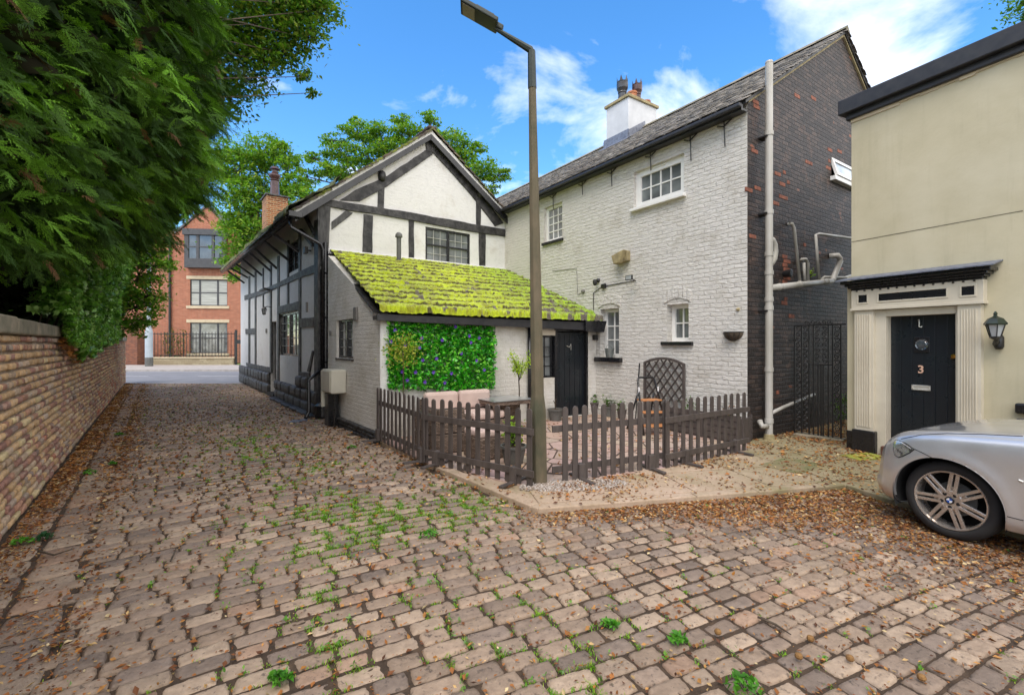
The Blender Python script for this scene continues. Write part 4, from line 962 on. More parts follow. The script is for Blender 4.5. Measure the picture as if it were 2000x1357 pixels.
# flue on the mossy roof
x_, z_ = A.at(779, 524, -.5); mb = MB(A); mb.tube([(x_,-.5,z_-.15),(x_,-.5,A.at(779,462,-.5)[1])], .055, 12); zt = A.at(779,462,-.5)[1]
mb.lathe([(.06,0),(.085,.0),(.085,.04),(.075,.08),(.045,.11),(.01,.12)], (x_,-.5,zt-.02), 14); mb.lathe([(.075,0),(.075,.03)], (x_,-.5,z_+.08), 12)
mb.build('flue', M['grey_pot'], th, smooth=False)
x_, z_ = LB.at(697, 613); tag(MB(LB).box(x_-.09,x_+.09,-.05,0,z_-.13,z_+.13).build('extractor_vent', M['vent'], bevel=.02), 'rounded grey vent cover on the lean-to side wall', 'vent')
x_, z_ = LB.at(646, 650); tag(MB(LB).box(x_-.04,x_+.06,-.02,0,z_-.05,z_+.05).build('wall_plaque', M['vent'], bevel=.006), 'tiny grey plaque by the corner pipes of the lean-to', 'plaque')
# ================================================================ long painted brick house with dark gable
lh = thing('long_brick_house', 'long white painted brick house with slate roof and dark brick gable end', 'house', D)
HWID = 7.2; DL = 13.5
dez = D.at(1460, 203)[1]; rz = H + (HY-64)/FPX*D.w(0, HWID/2, 0)[1]
def drect(x0, x1, yt, yb, ref, fr=D): return (fr.x(x0), fr.x(x1), fr.at(ref, yb)[1], fr.at(ref, yt)[1])
w1 = drect(1238, 1336, 335, 410, 1238)      # big upper window (left edge measured)
w1 = (w1[0], w1[1], D.at(1238, 409)[1], D.at(1238, 337)[1])
w2 = (D.x(1063), D.x(1098), D.at(1098, 465)[1], D.at(1098, 393)[1])
w3 = (D.x(1172), D.x(1209), D.at(1172, 697)[1], D.at(1209, 601)[1])
w4 = (D.x(1302), D.x(1345), D.at(1302, 667)[1], D.at(1345, 592)[1])
mb = MB(D); wallmesh(mb, -DL, -.004, -.05, [(-DL, dez+.12), (0, dez+.12)], [w1, w2, w3, w4], .30); mb.build('front_wall', M['white_brick'], lh)
# gable wall with its window
gwx0, gwx1 = E.x(1624), E.x(1624)+1.05; gwz1 = E.at(1626, 308)[1]; gwz0 = E.at(1624, 345)[1]
mb = MB(E); wallmesh(mb, .004, HWID, -.05, [(0, dez+.05), (HWID/2, rz-.02), (HWID, dez+.05)], [(gwx0, gwx1, gwz0, gwz1)], .30); gable = mb.build('gable_wall', M['dark_brick'], lh)
mb = MB(D); mb.box(-DL, -.3, HWID-.3, HWID, -.05, dez); mb.box(-DL, -DL+.3, .3, HWID-.3, -.05, dez); mb.build('back_wall', M['dark_brick'], lh)
# slate roof
sp = [[.22,.20,.175],[.27,.245,.215],[.18,.165,.15],[.31,.285,.245],[.235,.205,.175]]
lowz = lambda y: 0.0
mb = MB(D)
def ys(mb, ya_, za_, yb_, zb_, x0, x1, t):
    v = [(x0,ya_,za_),(x0,yb_,zb_),(x1,yb_,zb_),(x1,ya_,za_)]; v += [(x,y,z-t) for x,y,z in v]
    mb.add(v, [(0,1,2,3),(7,6,5,4),(0,4,5,1),(1,5,6,2),(2,6,7,3),(3,7,4,0)])
so = .16; slp = (rz-dez-.10)/(HWID/2)
ys(mb, -so, dez+.10-slp*so, HWID/2, rz, -DL-.1, .06, .05); ys(mb, HWID+so, dez+.10-slp*so, HWID/2, rz, -DL-.1, .06, .05); mb.build('roof_boarding', M['timber'], lh, fix=True)
DX = Frame(D.w(0,0,0), D.a + math.pi/2)               # x into the house, y leftwards along it (away from the viewer)
roof_slope(DX, 'roof', lh, -so-.03, dez+.11-slp*so, HWID/2, rz+.01, -.10, DL+.1, lambda y: 0, .19, .26, 'slate', sp, 51, .012)
roof_slope(DX, 'roof', lh, HWID+so+.03, dez+.11-slp*so, HWID/2, rz+.01, -.10, DL+.1, lambda y: 0, .19, .26, 'slate', sp, 52, .012)
mb = MB(D); rq = random.Random(9); x = -DL
while x < 0: xe = min(x+.44,.10); mb.add([(x+.006,HWID/2-.12,rz-.01),(xe,HWID/2-.12,rz-.01),(xe,HWID/2,rz+.10),(x+.006,HWID/2,rz+.10),(x+.006,HWID/2+.12,rz-.01),(xe,HWID/2+.12,rz-.01)], [(0,1,2,3),(3,2,5,4),(0,3,4),(1,5,2)]); x += .45
mb.build('ridge_tiles', M['coping'], lh)
# mortar verge along gable and dark gutter along the eaves
mb = MB(E); mb.prism([(-.02,dez+.0),(HWID/2,rz-.10),(HWID/2,rz-.02),(-.02,dez+.09)], -.035, .0); mb.prism([(HWID/2,rz-.10),(HWID+.02,dez),(HWID+.02,dez+.09),(HWID/2,rz-.02)], -.035, .0); mb.build('verge_mortar', M['stone_block'], lh)
mb = MB(D); gz_ = dez+.03-slp*so; mb.box(-DL, .02, -so-.10, -so-.02, gz_-.04, gz_+.03); mb.build('gutter', M['fascia'], lh, bevel=.02)
mb = MB(D); mb.box(-DL, 0, -so-.02, -so+.02, gz_-.07, gz_+.05); mb.box(-DL, 0, -so+.02, -.002, gz_-.06, gz_-.03); mb.build('eaves_board', M['fascia'], lh)
for px_ in (1080, 1137, 1194, 1270, 1348, 1414):
    mb = MB(D); rq = random.Random(px_); x_ = D.x(px_, -.03); mb.tube([(x_,-.03,gz_-.05),(x_+.02,-.035,gz_-.28-rq.random()*.25)], .010, 6); mb.tube([(x_-.12,-.03,gz_-.10),(x_,-.05,gz_-.16),(x_+.14,-.03,gz_-.07)], .013, 6)
    mb.build('gutter_bracket', M['black_iron'], lh)
# chimney
ccx1 = -5.14; ccx0 = -6.02; cyy0 = 2.9; cyy1 = 4.16
dd = D.w(ccx1, cyy0, 0); ct = H+(HY-189)/FPX*dd[1]
mb = MB(D); mb.box(ccx0, ccx1, cyy0, cyy1, dez+.6, ct); ch = mb.build('chimney', M['white_render'], lh, bevel=.01)
mb = MB(D); mb.box(ccx0-.05, ccx1+.05, cyy0-.05, cyy1+.05, ct, ct+.085); mb.build('chimney_cap', M['stone_block'], ch, bevel=.008)
def crown_pot(x, y, z, s, mat, name='chimney_pot'):
    mb = MB(D); mb.lathe([(.14*s,0),(.125*s,.12*s),(.115*s,.30*s),(.13*s,.33*s),(.12*s,.36*s),(.16*s,.45*s),(.165*s,.60*s),(.15*s,.61*s),(.16*s,.64*s),(.135*s,.645*s),(.12*s,.45*s)], (x,y,z), 16)
    for k in range(6):
        a = math.pi/3*k; c_, s__ = math.cos(a), math.sin(a); r_o = .158*s
        mb.add([(x+r_o*math.cos(a-.32), y+r_o*math.sin(a-.32), z+.63*s),(x+r_o*math.cos(a+.32), y+r_o*math.sin(a+.32), z+.63*s),(x+r_o*1.02*c_, y+r_o*1.02*s__, z+.80*s),
                (x+.12*s*c_, y+.12*s*s__, z+.63*s)], [(0,1,2),(1,3,2),(3,0,2)])
    return mb.build(name, mat, ch)
crown_pot(ccx0+.35, cyy0+.32, ct+.085, 1.05, M['pot_black']); crown_pot(ccx1-.30, cyy0+.72, ct+.085, .95, M['pot_brown'])
mb = MB(D); mb.lathe([(.13,0),(.13,.16),(.15,.17),(.15,.22),(.11,.23)], (ccx1-.18,cyy0+.36,ct+.085), 14); mb.lathe([(.12,0),(.12,.10),(.14,.11),(.14,.15)], (ccx1-.2,cyy1-.25,ct+.085), 14); mb.build('chimney_pot', M['terracotta'], ch, smooth=False)
# lead flashing: steps up the slope on the chimney sides
mb = MB(D); hz = lambda y: dez+.10+slp*y
mb.box(ccx0-.10, ccx1+.012, cyy0-.012, cyy0+.0, hz(cyy0), hz(cyy0)+.28); mb.prism([(ccx0-.1,hz(cyy0)-.02),(ccx1+.05,hz(cyy0)-.02),(ccx1+.05,hz(cyy0)+.24),(ccx0-.1,hz(cyy0)+.22)], cyy0-.03, cyy0)
mb2 = [(ccx1+.014, cyy0-.1, hz(cyy0-.1)+.03),(ccx1+.014, HWID/2, hz(HWID/2)+.02),(ccx1+.014, HWID/2, hz(HWID/2)+.22),(ccx1+.014, cyy0-.03, hz(cyy0)+.24)]
mb.add(mb2+[(a+.012,b,c_) for a,b,c_ in mb2], [(3,2,1,0),(4,5,6,7),(0,1,5,4),(2,3,7,6),(1,2,6,5),(3,0,4,7)])
ys(mb, cyy0-.22, hz(cyy0-.22)+.05, cyy0, hz(cyy0)+.06, ccx0-.12, ccx1+.15, .01)
mb.build('flashing', M['lead'], ch)
# windows
def up_window(fr, par, w, cols, rows, sill, gm=M['glass_grey'], fw=.075, depth=.07, vent=True):
    o = window(fr, par, w[0], w[1], w[2], w[3], cols, rows, M['white_trim'], gm, depth, fw, .024, sill=sill)
    if vent:
        xm = (w[0]+w[1])/2; MB(fr).box(xm-.14, xm+.14, depth-.02, depth, w[3]-.05, w[3]-.03).build('trickle_vent', M['white_trim'], o)
    return o
up_window(D, lh, w1, 4, 2, (.05,.09,.06,M['white_trim']), M['glass_blind'], fw=.12)
up_window(D, lh, w2, 3, 4, (.05,.06,.07,M['black_gloss']), M['glass_blind'])
up_window(D, lh, w3, 2, 3, (.10,.09,.10,M['black_gloss']), M['glass_blind'], depth=.14)
up_window(D, lh, w4, 2, 2, (.10,.06,.07,M['black_gloss']), M['glass_blind'], depth=.16, vent=False)
# shallow brick arches over the lower windows
for w in (w3, w4):
    mb = MB(D); xm = (w[0]+w[1])/2; hw = (w[1]-w[0])/2+.05
    for k in range(7):
        a0 = -.5+k/7; a1 = a0+1/7-.012; f_ = lambda t: w[3]+.02+.09*(1-(2*t)**2)
        mb.prism([(xm+2*hw*a0, f_(a0)),(xm+2*hw*a1, f_(a1)),(xm+2*hw*a1*1.05, f_(a1)+.20),(xm+2*hw*a0*1.05, f_(a0)+.20)], -.022, .02)
    mb.build('window_arch', M['white_brick'], lh, bevel=.006)
# gable window, tilted open
mb = MB(E); y0 = .04
for a in ((gwx0,gwx0+.06,gwz0,gwz1),(gwx1-.06,gwx1,gwz0,gwz1),(gwx0+.06,gwx1-.06,gwz0,gwz0+.06),(gwx0+.06,gwx1-.06,gwz1-.06,gwz1)): mb.box(a[0],a[1],y0,y0+.07,a[2],a[3])
gwn = mb.build('window', M['white_trim'], lh, bevel=.004)
mb = MB(E); dz_ = gwz1-gwz0; tq = R(16)
def tl_(z): return (-.0-(gwz1-z)*math.sin(tq), gwz1-(gwz1-z)*math.cos(tq))
for x0_, x1_, za_, zb_ in ((gwx0+.02,gwx0+.09,gwz0,gwz1),(gwx1-.09,gwx1-.02,gwz0,gwz1),(gwx0+.09,gwx1-.09,gwz0,gwz0+.07),(gwx0+.09,gwx1-.09,gwz1-.07,gwz1)):
    ya_, z1_ = tl_(za_); yb_, z2_ = tl_(zb_); v = [(x0_,ya_,z1_),(x1_,ya_,z1_),(x1_,yb_,z2_),(x0_,yb_,z2_)]; mb.add(v+[(a,b+.05,c_) for a,b,c_ in v], [(0,1,2,3),(7,6,5,4),(0,4,5,1),(1,5,6,2),(2,6,7,3),(3,7,4,0)])
mb.build('opening_sash', M['white_trim'], gwn); ya_, z1_ = tl_(gwz0+.05); yb_, z2_ = tl_(gwz1-.05)
mb = MB(E); mb.add([(gwx0+.06,ya_+.02,z1_),(gwx1-.06,ya_+.02,z1_),(gwx1-.06,yb_+.02,z2_),(gwx0+.06,yb_+.02,z2_)], [(0,1,2,3)]); mb.build('pane', glass_mat('sky_glass', (.30,.34,.38), .1), gwn)
MB(E).box(gwx0-.06, gwx1+.04, -.10, .04, gwz0-.09, gwz0-.005).build('sill', M['white_trim'], gwn, bevel=.006)
# bare red bricks: where paint and soot came off, single bricks and a toothed patch
rq = random.Random(12)
def rb(px_, py_, w=.2, h=.066, y=-.006): x_, z_ = E.at(px_, py_); z_ = round(z_/.075)*.075+.038; MB(E).box(x_-w/2, x_+w/2, y, .02, z_-h/2, z_+h/2).build('bare_brick', M['exposed_red'], lh, bevel=.006)
for i, z__ in enumerate(np.linspace(505, 552, 7)): rb(1533+(i%2)*4, z__, .17+.07*(i%2))
for p in ((1476,200),(1478,212),(1503,188),(1557,196),(1589,196),(1578,324),(1532,340),(1519,347),(1540,357),(1527,386),(1533,392),(1516,404),(1463,376),(1480,372),(1470,470),(1532,600),(1535,590),(1546,618),(1584,322),(1621,300),(1640,300),(1620,322),(1618,334),(1528,365),(1572,480),(1474,302),(1519,770)): rb(*p, w=rq.choice((.10,.2,.2)))
# ---- soil and waste pipes on the gable
def pp(px_, py_, y): x_, z_ = E.at(px_, py_, y); return (x_, y, z_)
sy = -.14; sx_ = E.x(1502, sy); stop = E.at(1502, 124, sy)[1]
st = MB(E); st.tube([(sx_,sy,.03),(sx_,sy,stop)], .058, 16); st.lathe([(.062,0),(.055,.03),(.02,.05)], (sx_,sy,stop), 16)
for py_ in (262, 415, 497, 533, 585, 602, 722, 822, 868):
    z_ = E.at(1502, py_, sy)[1]; st.lathe([(.068,0),(.068,.07)], (sx_,sy,z_-.03), 16)
soil = st.build('soil_pipe', M['pvc_grey'], lh, smooth=False)
for py_ in (262, 602, 412): z_ = E.at(1502, py_, sy)[1]; MB(E).box(sx_-.085, sx_+.085, sy-.01, 0, z_-.055, z_-.03).build('pipe_clip', M['black_iron'], soil)
mb = MB(E); z_a = E.at(1510, 562, sy)[1]; e1 = pp(1624, 549, sy); e2 = pp(1640, 505, sy)
mb.tube([(sx_,sy,z_a-.01), e1], .052, 14); mb.tube([e1, (e1[0]+.06,sy,e1[2]+.03), (e2[0]+.02,sy,e2[2]-.05), (e2[0],sy,e2[2]), (e2[0]-.03,sy+.02,e2[2]+.06),(e2[0]-.12,-.0,e2[2]+.06)], .052, 14)
for px_ in (1522, 1562, 1606, 1614): q = pp(px_, 556-(px_-1522)*.07, sy); mb.lathe([(.06,-.02),(.06,.02)], (q[0],q[1],z_a+(e1[2]-z_a)*(px_-1510)/114), 14, 'x')
mb.build('branch_pipe', M['pvc_grey'], lh, smooth=True)
mb = MB(E); z1_ = E.at(1510, 470, sy)[1]; z2_ = E.at(1510, 512, sy)[1]
mb.tube([(sx_,sy,z1_+.02),(sx_+.10,sy,z1_),(sx_+.17,sy,z1_-.07),(sx_+.19,sy,(z1_+z2_)/2),(sx_+.16,sy,z2_+.06),(sx_+.10,sy,z2_),(sx_,sy,z2_-.06)], .052, 14); mb.build('pipe_bend', M['pvc_grey'], lh, smooth=True)
def waste(pts, r=.022, name='waste_pipe', mat='pvc_grey'):
    mb = MB(E); mb.tube(pts, r, 10); return mb.build(name, M[mat], lh, smooth=True)
w_y = -.10
waste([pp(1541,437,0), pp(1541,437,w_y), pp(1547,437,w_y), pp(1551,446,w_y), pp(1562,550,w_y)], .026)
waste([pp(1562,511,-.02), pp(1566,506,w_y), pp(1574,506,w_y), pp(1578,514,w_y), pp(1578,548,w_y)], .026); waste([pp(1570,513,w_y), pp(1572,548,w_y)], .026)
waste([pp(1600,548,w_y), pp(1593,458,w_y), pp(1600,457,w_y), pp(1668,466,w_y)], .026)
waste([pp(1605,545,w_y), pp(1610,541,w_y), pp(1650,542,w_y), pp(1676,534,w_y)], .024)
waste([pp(1503,808,-.16), pp(1530,795,-.10), pp(1590,770,-.08)], .03)
waste([pp(1484,822,-.06), pp(1488,832,-.12), pp(1498,832,sy)], .045, 'gully_bend'); 
mb = MB(E); q = pp(1531,535,0); mb.lathe([(.06,-.0),(.075,-.12),(.05,-.13)], q, 12, 'y'); mb.build('boiler_flue', M['black_iron'], lh)
mb = MB(E); mb.box(sx_-.12, sx_+.10, -.28, -.0, -.02, .06); mb.lathe([(.09,0),(.075,.12)], (sx_,sy,.03), 14); mb.build('pipe_foot', M['stone_block'], lh, bevel=.02)
# ---- fittings on the white front: separate things
x_, z_ = D.at(1219, 504); t = MB(D); t.prism([(x_-.17,z_-.12),(x_+.17,z_-.09),(x_+.17,z_+.13),(x_-.17,z_+.10)], -.10, .02)
t.prism([(x_-.10,z_-.14),(x_+.05,z_-.13),(x_+.17,z_+.13),(x_-.17,z_+.05)], -.22, -.10)
tag(t.build('stone_corbel', M['stone_block'], None, bevel=.015), 'rough sandstone corbel block sticking out of the white brick wall', 'corbel')
x_, z_ = D.at(1242, 544); t = thing('floodlight', 'square black solar floodlight on a bracket below the stone corbel', 'light', D, x_, 0, z_)
mb = MB(D); mb.prism([(x_-.09,z_-.05),(x_+.09,z_-.05),(x_+.09,z_+.05),(x_-.09,z_+.05)], -.22, -.19); mb.tube([(x_,-.2,z_),(x_,0,z_-.05)], .012, 6); mb.build('lamp_head', M['black_iron'], t, bevel=.004)
mb = MB(D); mb.box(x_-.07, x_+.07, -.226, -.221, z_-.035, z_+.035); mb.build('lamp_glass', M['glass_grey'], t)
x_, z_ = D.at(1169, 548); t = thing('security_camera', 'small black domed security camera with cable on the white wall', 'camera', D, x_, 0, z_)
mb = MB(D); mb.lathe([(.05,0),(.05,-.03),(.03,-.05)], (x_,0,z_), 12, 'y'); mb.lathe([(.02,-.09),(.045,-.06),(.05,0),(.04,.04),(.01,.055)], (x_,-.11,z_-.03), 12); mb.build('camera_body', M['black_iron'], t)
x_, z_ = D.at(1181, 559); mb = MB(D); mb.box(x_-.055, x_+.055, -.07, 0, z_-.05, z_+.05); mb.build('junction_box', M['black_iron'], t, bevel=.012)
cab = MB(D); P_ = lambda a, b: (lambda q: (q[0], -.012, q[1]))(D.at(a, b))
cab.tube([P_(1181,559), P_(1240,548)], .008, 6); cab.tube([P_(1176,560), P_(1160,572), P_(1160,606)], .008, 6); cab.build('cable', M['black_iron'], t)
x_, z_ = D.at(1140, 569); t = thing('wall_clip', 'small grey cable clip with thin wire on the white wall', 'cable clip', D, x_, 0, z_)
mb = MB(D); mb.lathe([(.05,0),(.04,-.05),(.01,-.06)], (x_,0,z_), 10, 'y'); mb.build('clip_body', M['vent'], t); mb = MB(D); mb.tube([P_(1140,569), P_(1129,576), P_(1127,524), P_(1080,529)], .006, 6); mb.build('wire', M['vent'], t)
# half basket on the wall
x_, z_ = D.at(1434, 649); t = thing('hanging_basket', 'half-round wall basket of brown coir hung near the house corner', 'basket', D, x_, 0, z_)
mb = MB(D)
n = 14; vs = []; fs = []
for i in range(7):
    ph = R(90)*i/6; r_ = .16*math.cos(ph)
    for k in range(n): a = math.pi*k/(n-1); vs.append((x_+r_*math.cos(a), -r_*math.sin(a)-.002, z_-.14*math.sin(ph)))
for i in range(6):
    for k in range(n-1): fs.append((i*n+k, (i+1)*n+k, (i+1)*n+k+1, i*n+k+1))
fs.append(tuple(range(n))); mb.add(vs, fs); mb.build('coir_liner', M['bark'], t)
mb = MB(D); mb.tube([(x_+.165*math.cos(math.pi*k/12), -.165*math.sin(math.pi*k/12), z_+.005) for k in range(13)], .008, 6)
for k in (2,4,6,8,10): a = math.pi*k/12; mb.tube([(x_+.165*math.cos(a)*math.cos(R(q)), -.165*math.sin(a)*math.cos(R(q))-.004, z_-.145*math.sin(R(q))) for q in range(0,91,15)], .005, 5)
mb.build('wire_frame', M['black_iron'], t)
x_, z_ = D.at(1442, 604); tag(MB(D).lathe([(.03,0),(.022,-.03),(.008,-.07)], (x_,0,z_), 8, 'y').build('wall_hook', M['stone_block'], None), 'old white-crusted hook on the wall above the half-round basket', 'hook')
# pail on the sill
x_ = D.x(1191, -.03); z_ = w3[2]; t = thing('metal_pail', 'small galvanised pail on the black window sill', 'pail', D, x_, -.03, z_)
mb = MB(D); mb.lathe([(.075,0),(.105,.19),(.112,.195),(.098,.195),(.09,.17)], (x_,-.04,z_+.002), 18); mb.build('pail_body', M['grey_metal'], t, smooth=False)
mb = MB(D); mb.tube([(x_+.1*math.cos(R(a)), -.04, z_+.19+.09*math.sin(R(a))) for a in range(0,181,20)], .004, 5); mb.build('handle', M['grey_metal'], t)
# small hanging lantern box by the lean-to door
x_, z_ = C.at(1158, 658); t = thing('wall_light', 'small black box light under the gutter by the lean-to door', 'light', C, x_, 0, z_)
MB(C).box(x_-.045, x_+.045, -.12, -.03, z_-.07, z_+.05).build('lamp_body', M['black_iron'], t, bevel=.008); MB(C).box(x_-.015, x_+.015, -.03, 0, z_-.01, z_+.02).build('bracket', M['black_iron'], t)
# ================================================================ cream rendered house, door no. 3
crm = thing('cream_house', 'cream rendered house with black parapet coping and a pillared doorway', 'house', F)
pzt = F.at(1660, 212)[1]; pzb = F.at(1662, 236)[1]; FL = 13.0
ddx0, ddx1 = F.x(1733), F.x(1869)+.0
dzt = F.at(1734, 618)[1]; dzb = F.at(1734, 868)[1]
step_ = F.at(1663, 540)[1]
ux_ = F.x(1663)
mb = MB(F); wallmesh(mb, ux_, FL, step_, [(ux_, pzb+.02), (FL, pzb+.02)], [], .3)
wallmesh(mb, 0, FL, -.05, [(0, step_), (FL, step_)], [(ddx0-.06, ddx1+.06, .02, dzt+.05)], .3)
mb.build('front_wall', M['cream'], crm)
mb = MB(F); mb.box(ux_, ux_+.3, .3, 7, 0, pzb); mb.box(ux_, FL, 7, 7.3, 0, pzb); mb.box(FL-.3, FL, .3, 7, 0, pzb); mb.build('side_wall', M['cream'], crm)
mb = MB(F); mb.box(ux_+.05, FL-.1, .1, 7.1, pzb-.15, pzb-.05); mb.build('flat_roof', M['asphalt'], crm)
z1 = F.at(1643, 203, -.12)[1]
mb = MB(F); mb.box(ux_-.12, FL, -.14, .30, pzb+.09, pzb+.31); mb.box(ux_-.05, FL, -.06, .28, pzb, pzb+.095); mb.build('parapet_coping', M['fascia'], crm, bevel=.012)
mb = MB(F); r_ = random.Random(5); x = ux_
while x < FL: w_ = r_.uniform(.1,.3); mb.box(x, x+w_, -.012-r_.random()*.01, 0, pzb-.02-r_.random()*.03, pzb); x += w_
mb.build('ragged_mortar', M['stone_lintel'], crm)
# thin crack line in the render: a shallow movement joint
zj0 = F.at(1665, 472)[1]; zj1 = F.at(1998, 411)[1]; xj1 = F.x(1998)
M['joint'] = pm('dark_render_joint', (.16,.14,.09), (.1,.09,.06), 9, .9)
mb = MB(F); r_ = random.Random(6); x = ux_
while x < xj1: q = min(x+.35, xj1); f_ = lambda t: zj0+(zj1-zj0)*(t-ux_)/(xj1-ux_); mb.prism([(x,f_(x)),(q,f_(q)),(q,f_(q)-.007-r_.random()*.004),(x,f_(x)-.007)], -.004, .01); x = q
mb.build('render_joint', M['joint'], crm)
# plinth and door surround
mb = MB(F); mb.box(0, ddx0-.30, -.025, 0, -.02, .32); mb.box(ddx1+.3, FL, -.025, 0, -.02, .32); mb.build('plinth', M['black_gloss'], crm, bevel=.006)
cz1 = F.at(1735, 582)[1]
p0, p1 = F.x(1675), F.x(1712); q0, q1 = F.x(1876), F.x(1922)
etb = F.at(1675, 604, -.12)[1]; ett = F.at(1675, 576, -.12)[1]
etb = dzt+.10
for a, b in ((p0,p1),(q0,q1)):
    sur = MB(F); sur.box(a, b, -.085, 0, .36, etb)
    n = 6; w_ = (b-a-.06)/n
    for k in range(n): x = a+.03+w_*k; sur.box(x+.008, x+w_-.008, -.10, -.084, .42, etb-.06)
    s_o = sur.build('pilaster', M['cream_trim'], crm, bevel=.003)
for a, b in ((p0,p1),(q0,q1)): MB(F).box(a-.02, b+.03, -.125, 0, -.02, .37).build('pilaster_base', M['black_gloss'], crm, bevel=.015)
ent0, ent1 = p0-.03, q1+.03; et = F.at(1672, 578, -.12)[1]; et = etb+.30
mb = MB(F); mb.box(ent0, ent1, -.11, 0, etb, et); mb.box(ent0-.01, ent1+.01, -.125, 0, etb+.0, etb+.035); mb.build('entablature', M['cream_trim'], crm, bevel=.004)
def panel(a, b, c_, d_, y):                              # black inset with a moulded frame round it
    mb = MB(F); t = .022
    mb.box(a-t, b+t, y-.010, y, d_, d_+t); mb.box(a-t, b+t, y-.010, y, c_-t, c_); mb.box(a-t, a, y-.010, y, c_, d_); mb.box(b, b+t, y-.010, y, c_, d_); mb.build('panel_moulding', M['cream_trim'], crm, bevel=.004)
    MB(F).box(a, b, y-.004, y+.001, c_, d_).build('black_panel', M['black_gloss'], crm)
zc = (etb+et)/2+.02; pcx = (p0+p1)/2; qcx = (q0+q1)/2
panel(pcx-.055, pcx+.055, zc-.055, zc+.055, -.11); panel(qcx-.06, qcx+.06, zc-.055, zc+.055, -.11); panel(p1+.08, q0-.10, zc-.05, zc+.05, -.11)
# cornice canopy: layered black mouldings with a lead top
mb = MB(F); c0_, c1_ = ent0, ent1
for o_, za_, zb_ in ((.0,0,.03),(.03,.03,.06),(.06,.06,.095),(.10,.095,.14)): mb.box(c0_-o_, c1_+o_, -.12-o_, 0, et+za_, et+zb_)
mb.build('cornice', M['black_gloss'], crm, bevel=.008)
mb = MB(F); mb.add([(c0_-.14,-.27,et+.14),(c1_+.14,-.27,et+.14),(c1_+.14,0,et+.21),(c0_-.02,0,et+.21),(c0_-.14,-.27,et+.155),(c1_+.14,-.27,et+.155),(c1_+.14,0,et+.225),(c0_-.02,0,et+.225)], [(0,3,2,1),(4,5,6,7),(0,1,5,4),(1,2,6,5),(2,3,7,6),(3,0,4,7)]); mb.build('canopy_lead', M['lead'], crm)
for i in range(14): x = c0_+.08+(c1_-c0_-.16)*i/13; MB(F).box(x-.010, x+.010, -.128, -.11, et-.020, et-.004).build('dentil', M['black_gloss'], crm)
# frame, door, step
mb = MB(F); mb.box(p1, ddx0, -.04, 0, 0, etb); mb.box(ddx1, q0, -.04, 0, 0, etb); mb.box(ddx0, ddx1, -.04, .14, dzt+.0, etb)
mb.box(ddx0-.05, ddx0, .0, .14, .02, dzt); mb.box(ddx1, ddx1+.05, .0, .14, .02, dzt)
mb.build('door_frame', M['cream_trim'], crm, bevel=.004)
mb = MB(F); mb.box(ddx0-.04, ddx1+.04, -.10, .14, .0, dzb-.02); mb.build('doorstep', pm('red_tiled_step', (.16,.06,.035), (.1,.04,.03), 8, .7), crm, bevel=.01)
mb = MB(F); yd = .10; mb.box(ddx0, ddx1, yd, yd+.04, dzb-.02, dzt)
nb_ = 6
for k in range(nb_): a = ddx0+(ddx1-ddx0)*k/nb_; b = ddx0+(ddx1-ddx0)*(k+1)/nb_; mb.box(a+.004, b-.004, yd-.008, yd, dzb, dzt-.005)
door3 = mb.build('door', M['door_dark'], crm, bevel=.002)
yf = yd-.012
def dpx(px_, py_): return F.at(px_, py_, yf)
x_, z_ = dpx(1799, 722)
bpy.ops.object.text_add(location=(0,0,0)); tx = bpy.context.object; tx.data.body = '3'; tx.data.size = .15; tx.data.extrude = .005; tx.data.align_x = 'CENTER'; tx.data.align_y = 'CENTER'; tx.data.offset = .0022
dg = bpy.context.evaluated_depsgraph_get(); me3 = bpy.data.meshes.new_from_object(tx.evaluated_get(dg)); bpy.data.objects.remove(tx)
num = bpy.data.objects.new('house_number', me3); col.objects.link(num); me3.materials.clear(); me3.materials.append(M['rose_number']); num.parent = door3
num.location = (x_, yf-.006, z_); num.rotation_euler = (R(90), 0, 0)
mb = MB(F); x_, z_ = dpx(1799, 757); a, b = .105, .035
mb.box(x_-a, x_+a, yf-.012, yf, z_-b, z_-b+.016); mb.box(x_-a, x_+a, yf-.012, yf, z_+b-.016, z_+b); mb.box(x_-a, x_-a+.022, yf-.012, yf, z_-b, z_+b); mb.box(x_+a-.022, x_+a, yf-.012, yf, z_-b, z_+b); mb.box(x_-a+.02, x_+a-.02, yf-.006, yf, z_-b+.014, z_+b-.014)
mb.build('letterbox', M['chrome'], door3, bevel=.003)
x_, z_ = dpx(1801, 673); mb = MB(F); mb.box(x_-.085, x_+.085, yf-.010, yf, z_-.105, z_+.105); w_ = mb.build('door_window', M['black_gloss'], door3, bevel=.004)
mb = MB(F); mb.lathe([(.075,-.010),(.072,-.018),(.058,-.013),(.05,-.020),(.03,-.022),(.008,-.026)], (x_,yf,z_), 24, 'y'); mb.build('bullseye_glass', M['glass'], w_)
x_, z_ = dpx(1798, 632); mb = MB(F); mb.tube([(x_-.02,yf-.01,z_+.05),(x_-.005,yf-.03,z_+.055),(x_+.0,yf-.035,z_),(x_-.006,yf-.03,z_-.04),(x_+.02,yf-.02,z_-.05),(x_+.018,yf-.01,z_-.035)], .007, 8); mb.build('door_knocker', M['chrome'], door3, smooth=True)
x_, z_ = dpx(1863, 695); mb = MB(F); mb.lathe([(.028,0),(.028,-.012),(.012,-.014),(.012,-.03)], (x_,yf,z_), 14, 'y'); mb.box(x_-.03,x_+.03,yf-.02,yf-.008,z_-.035,z_-.028); mb.build('door_lock', M['brass'], door3)
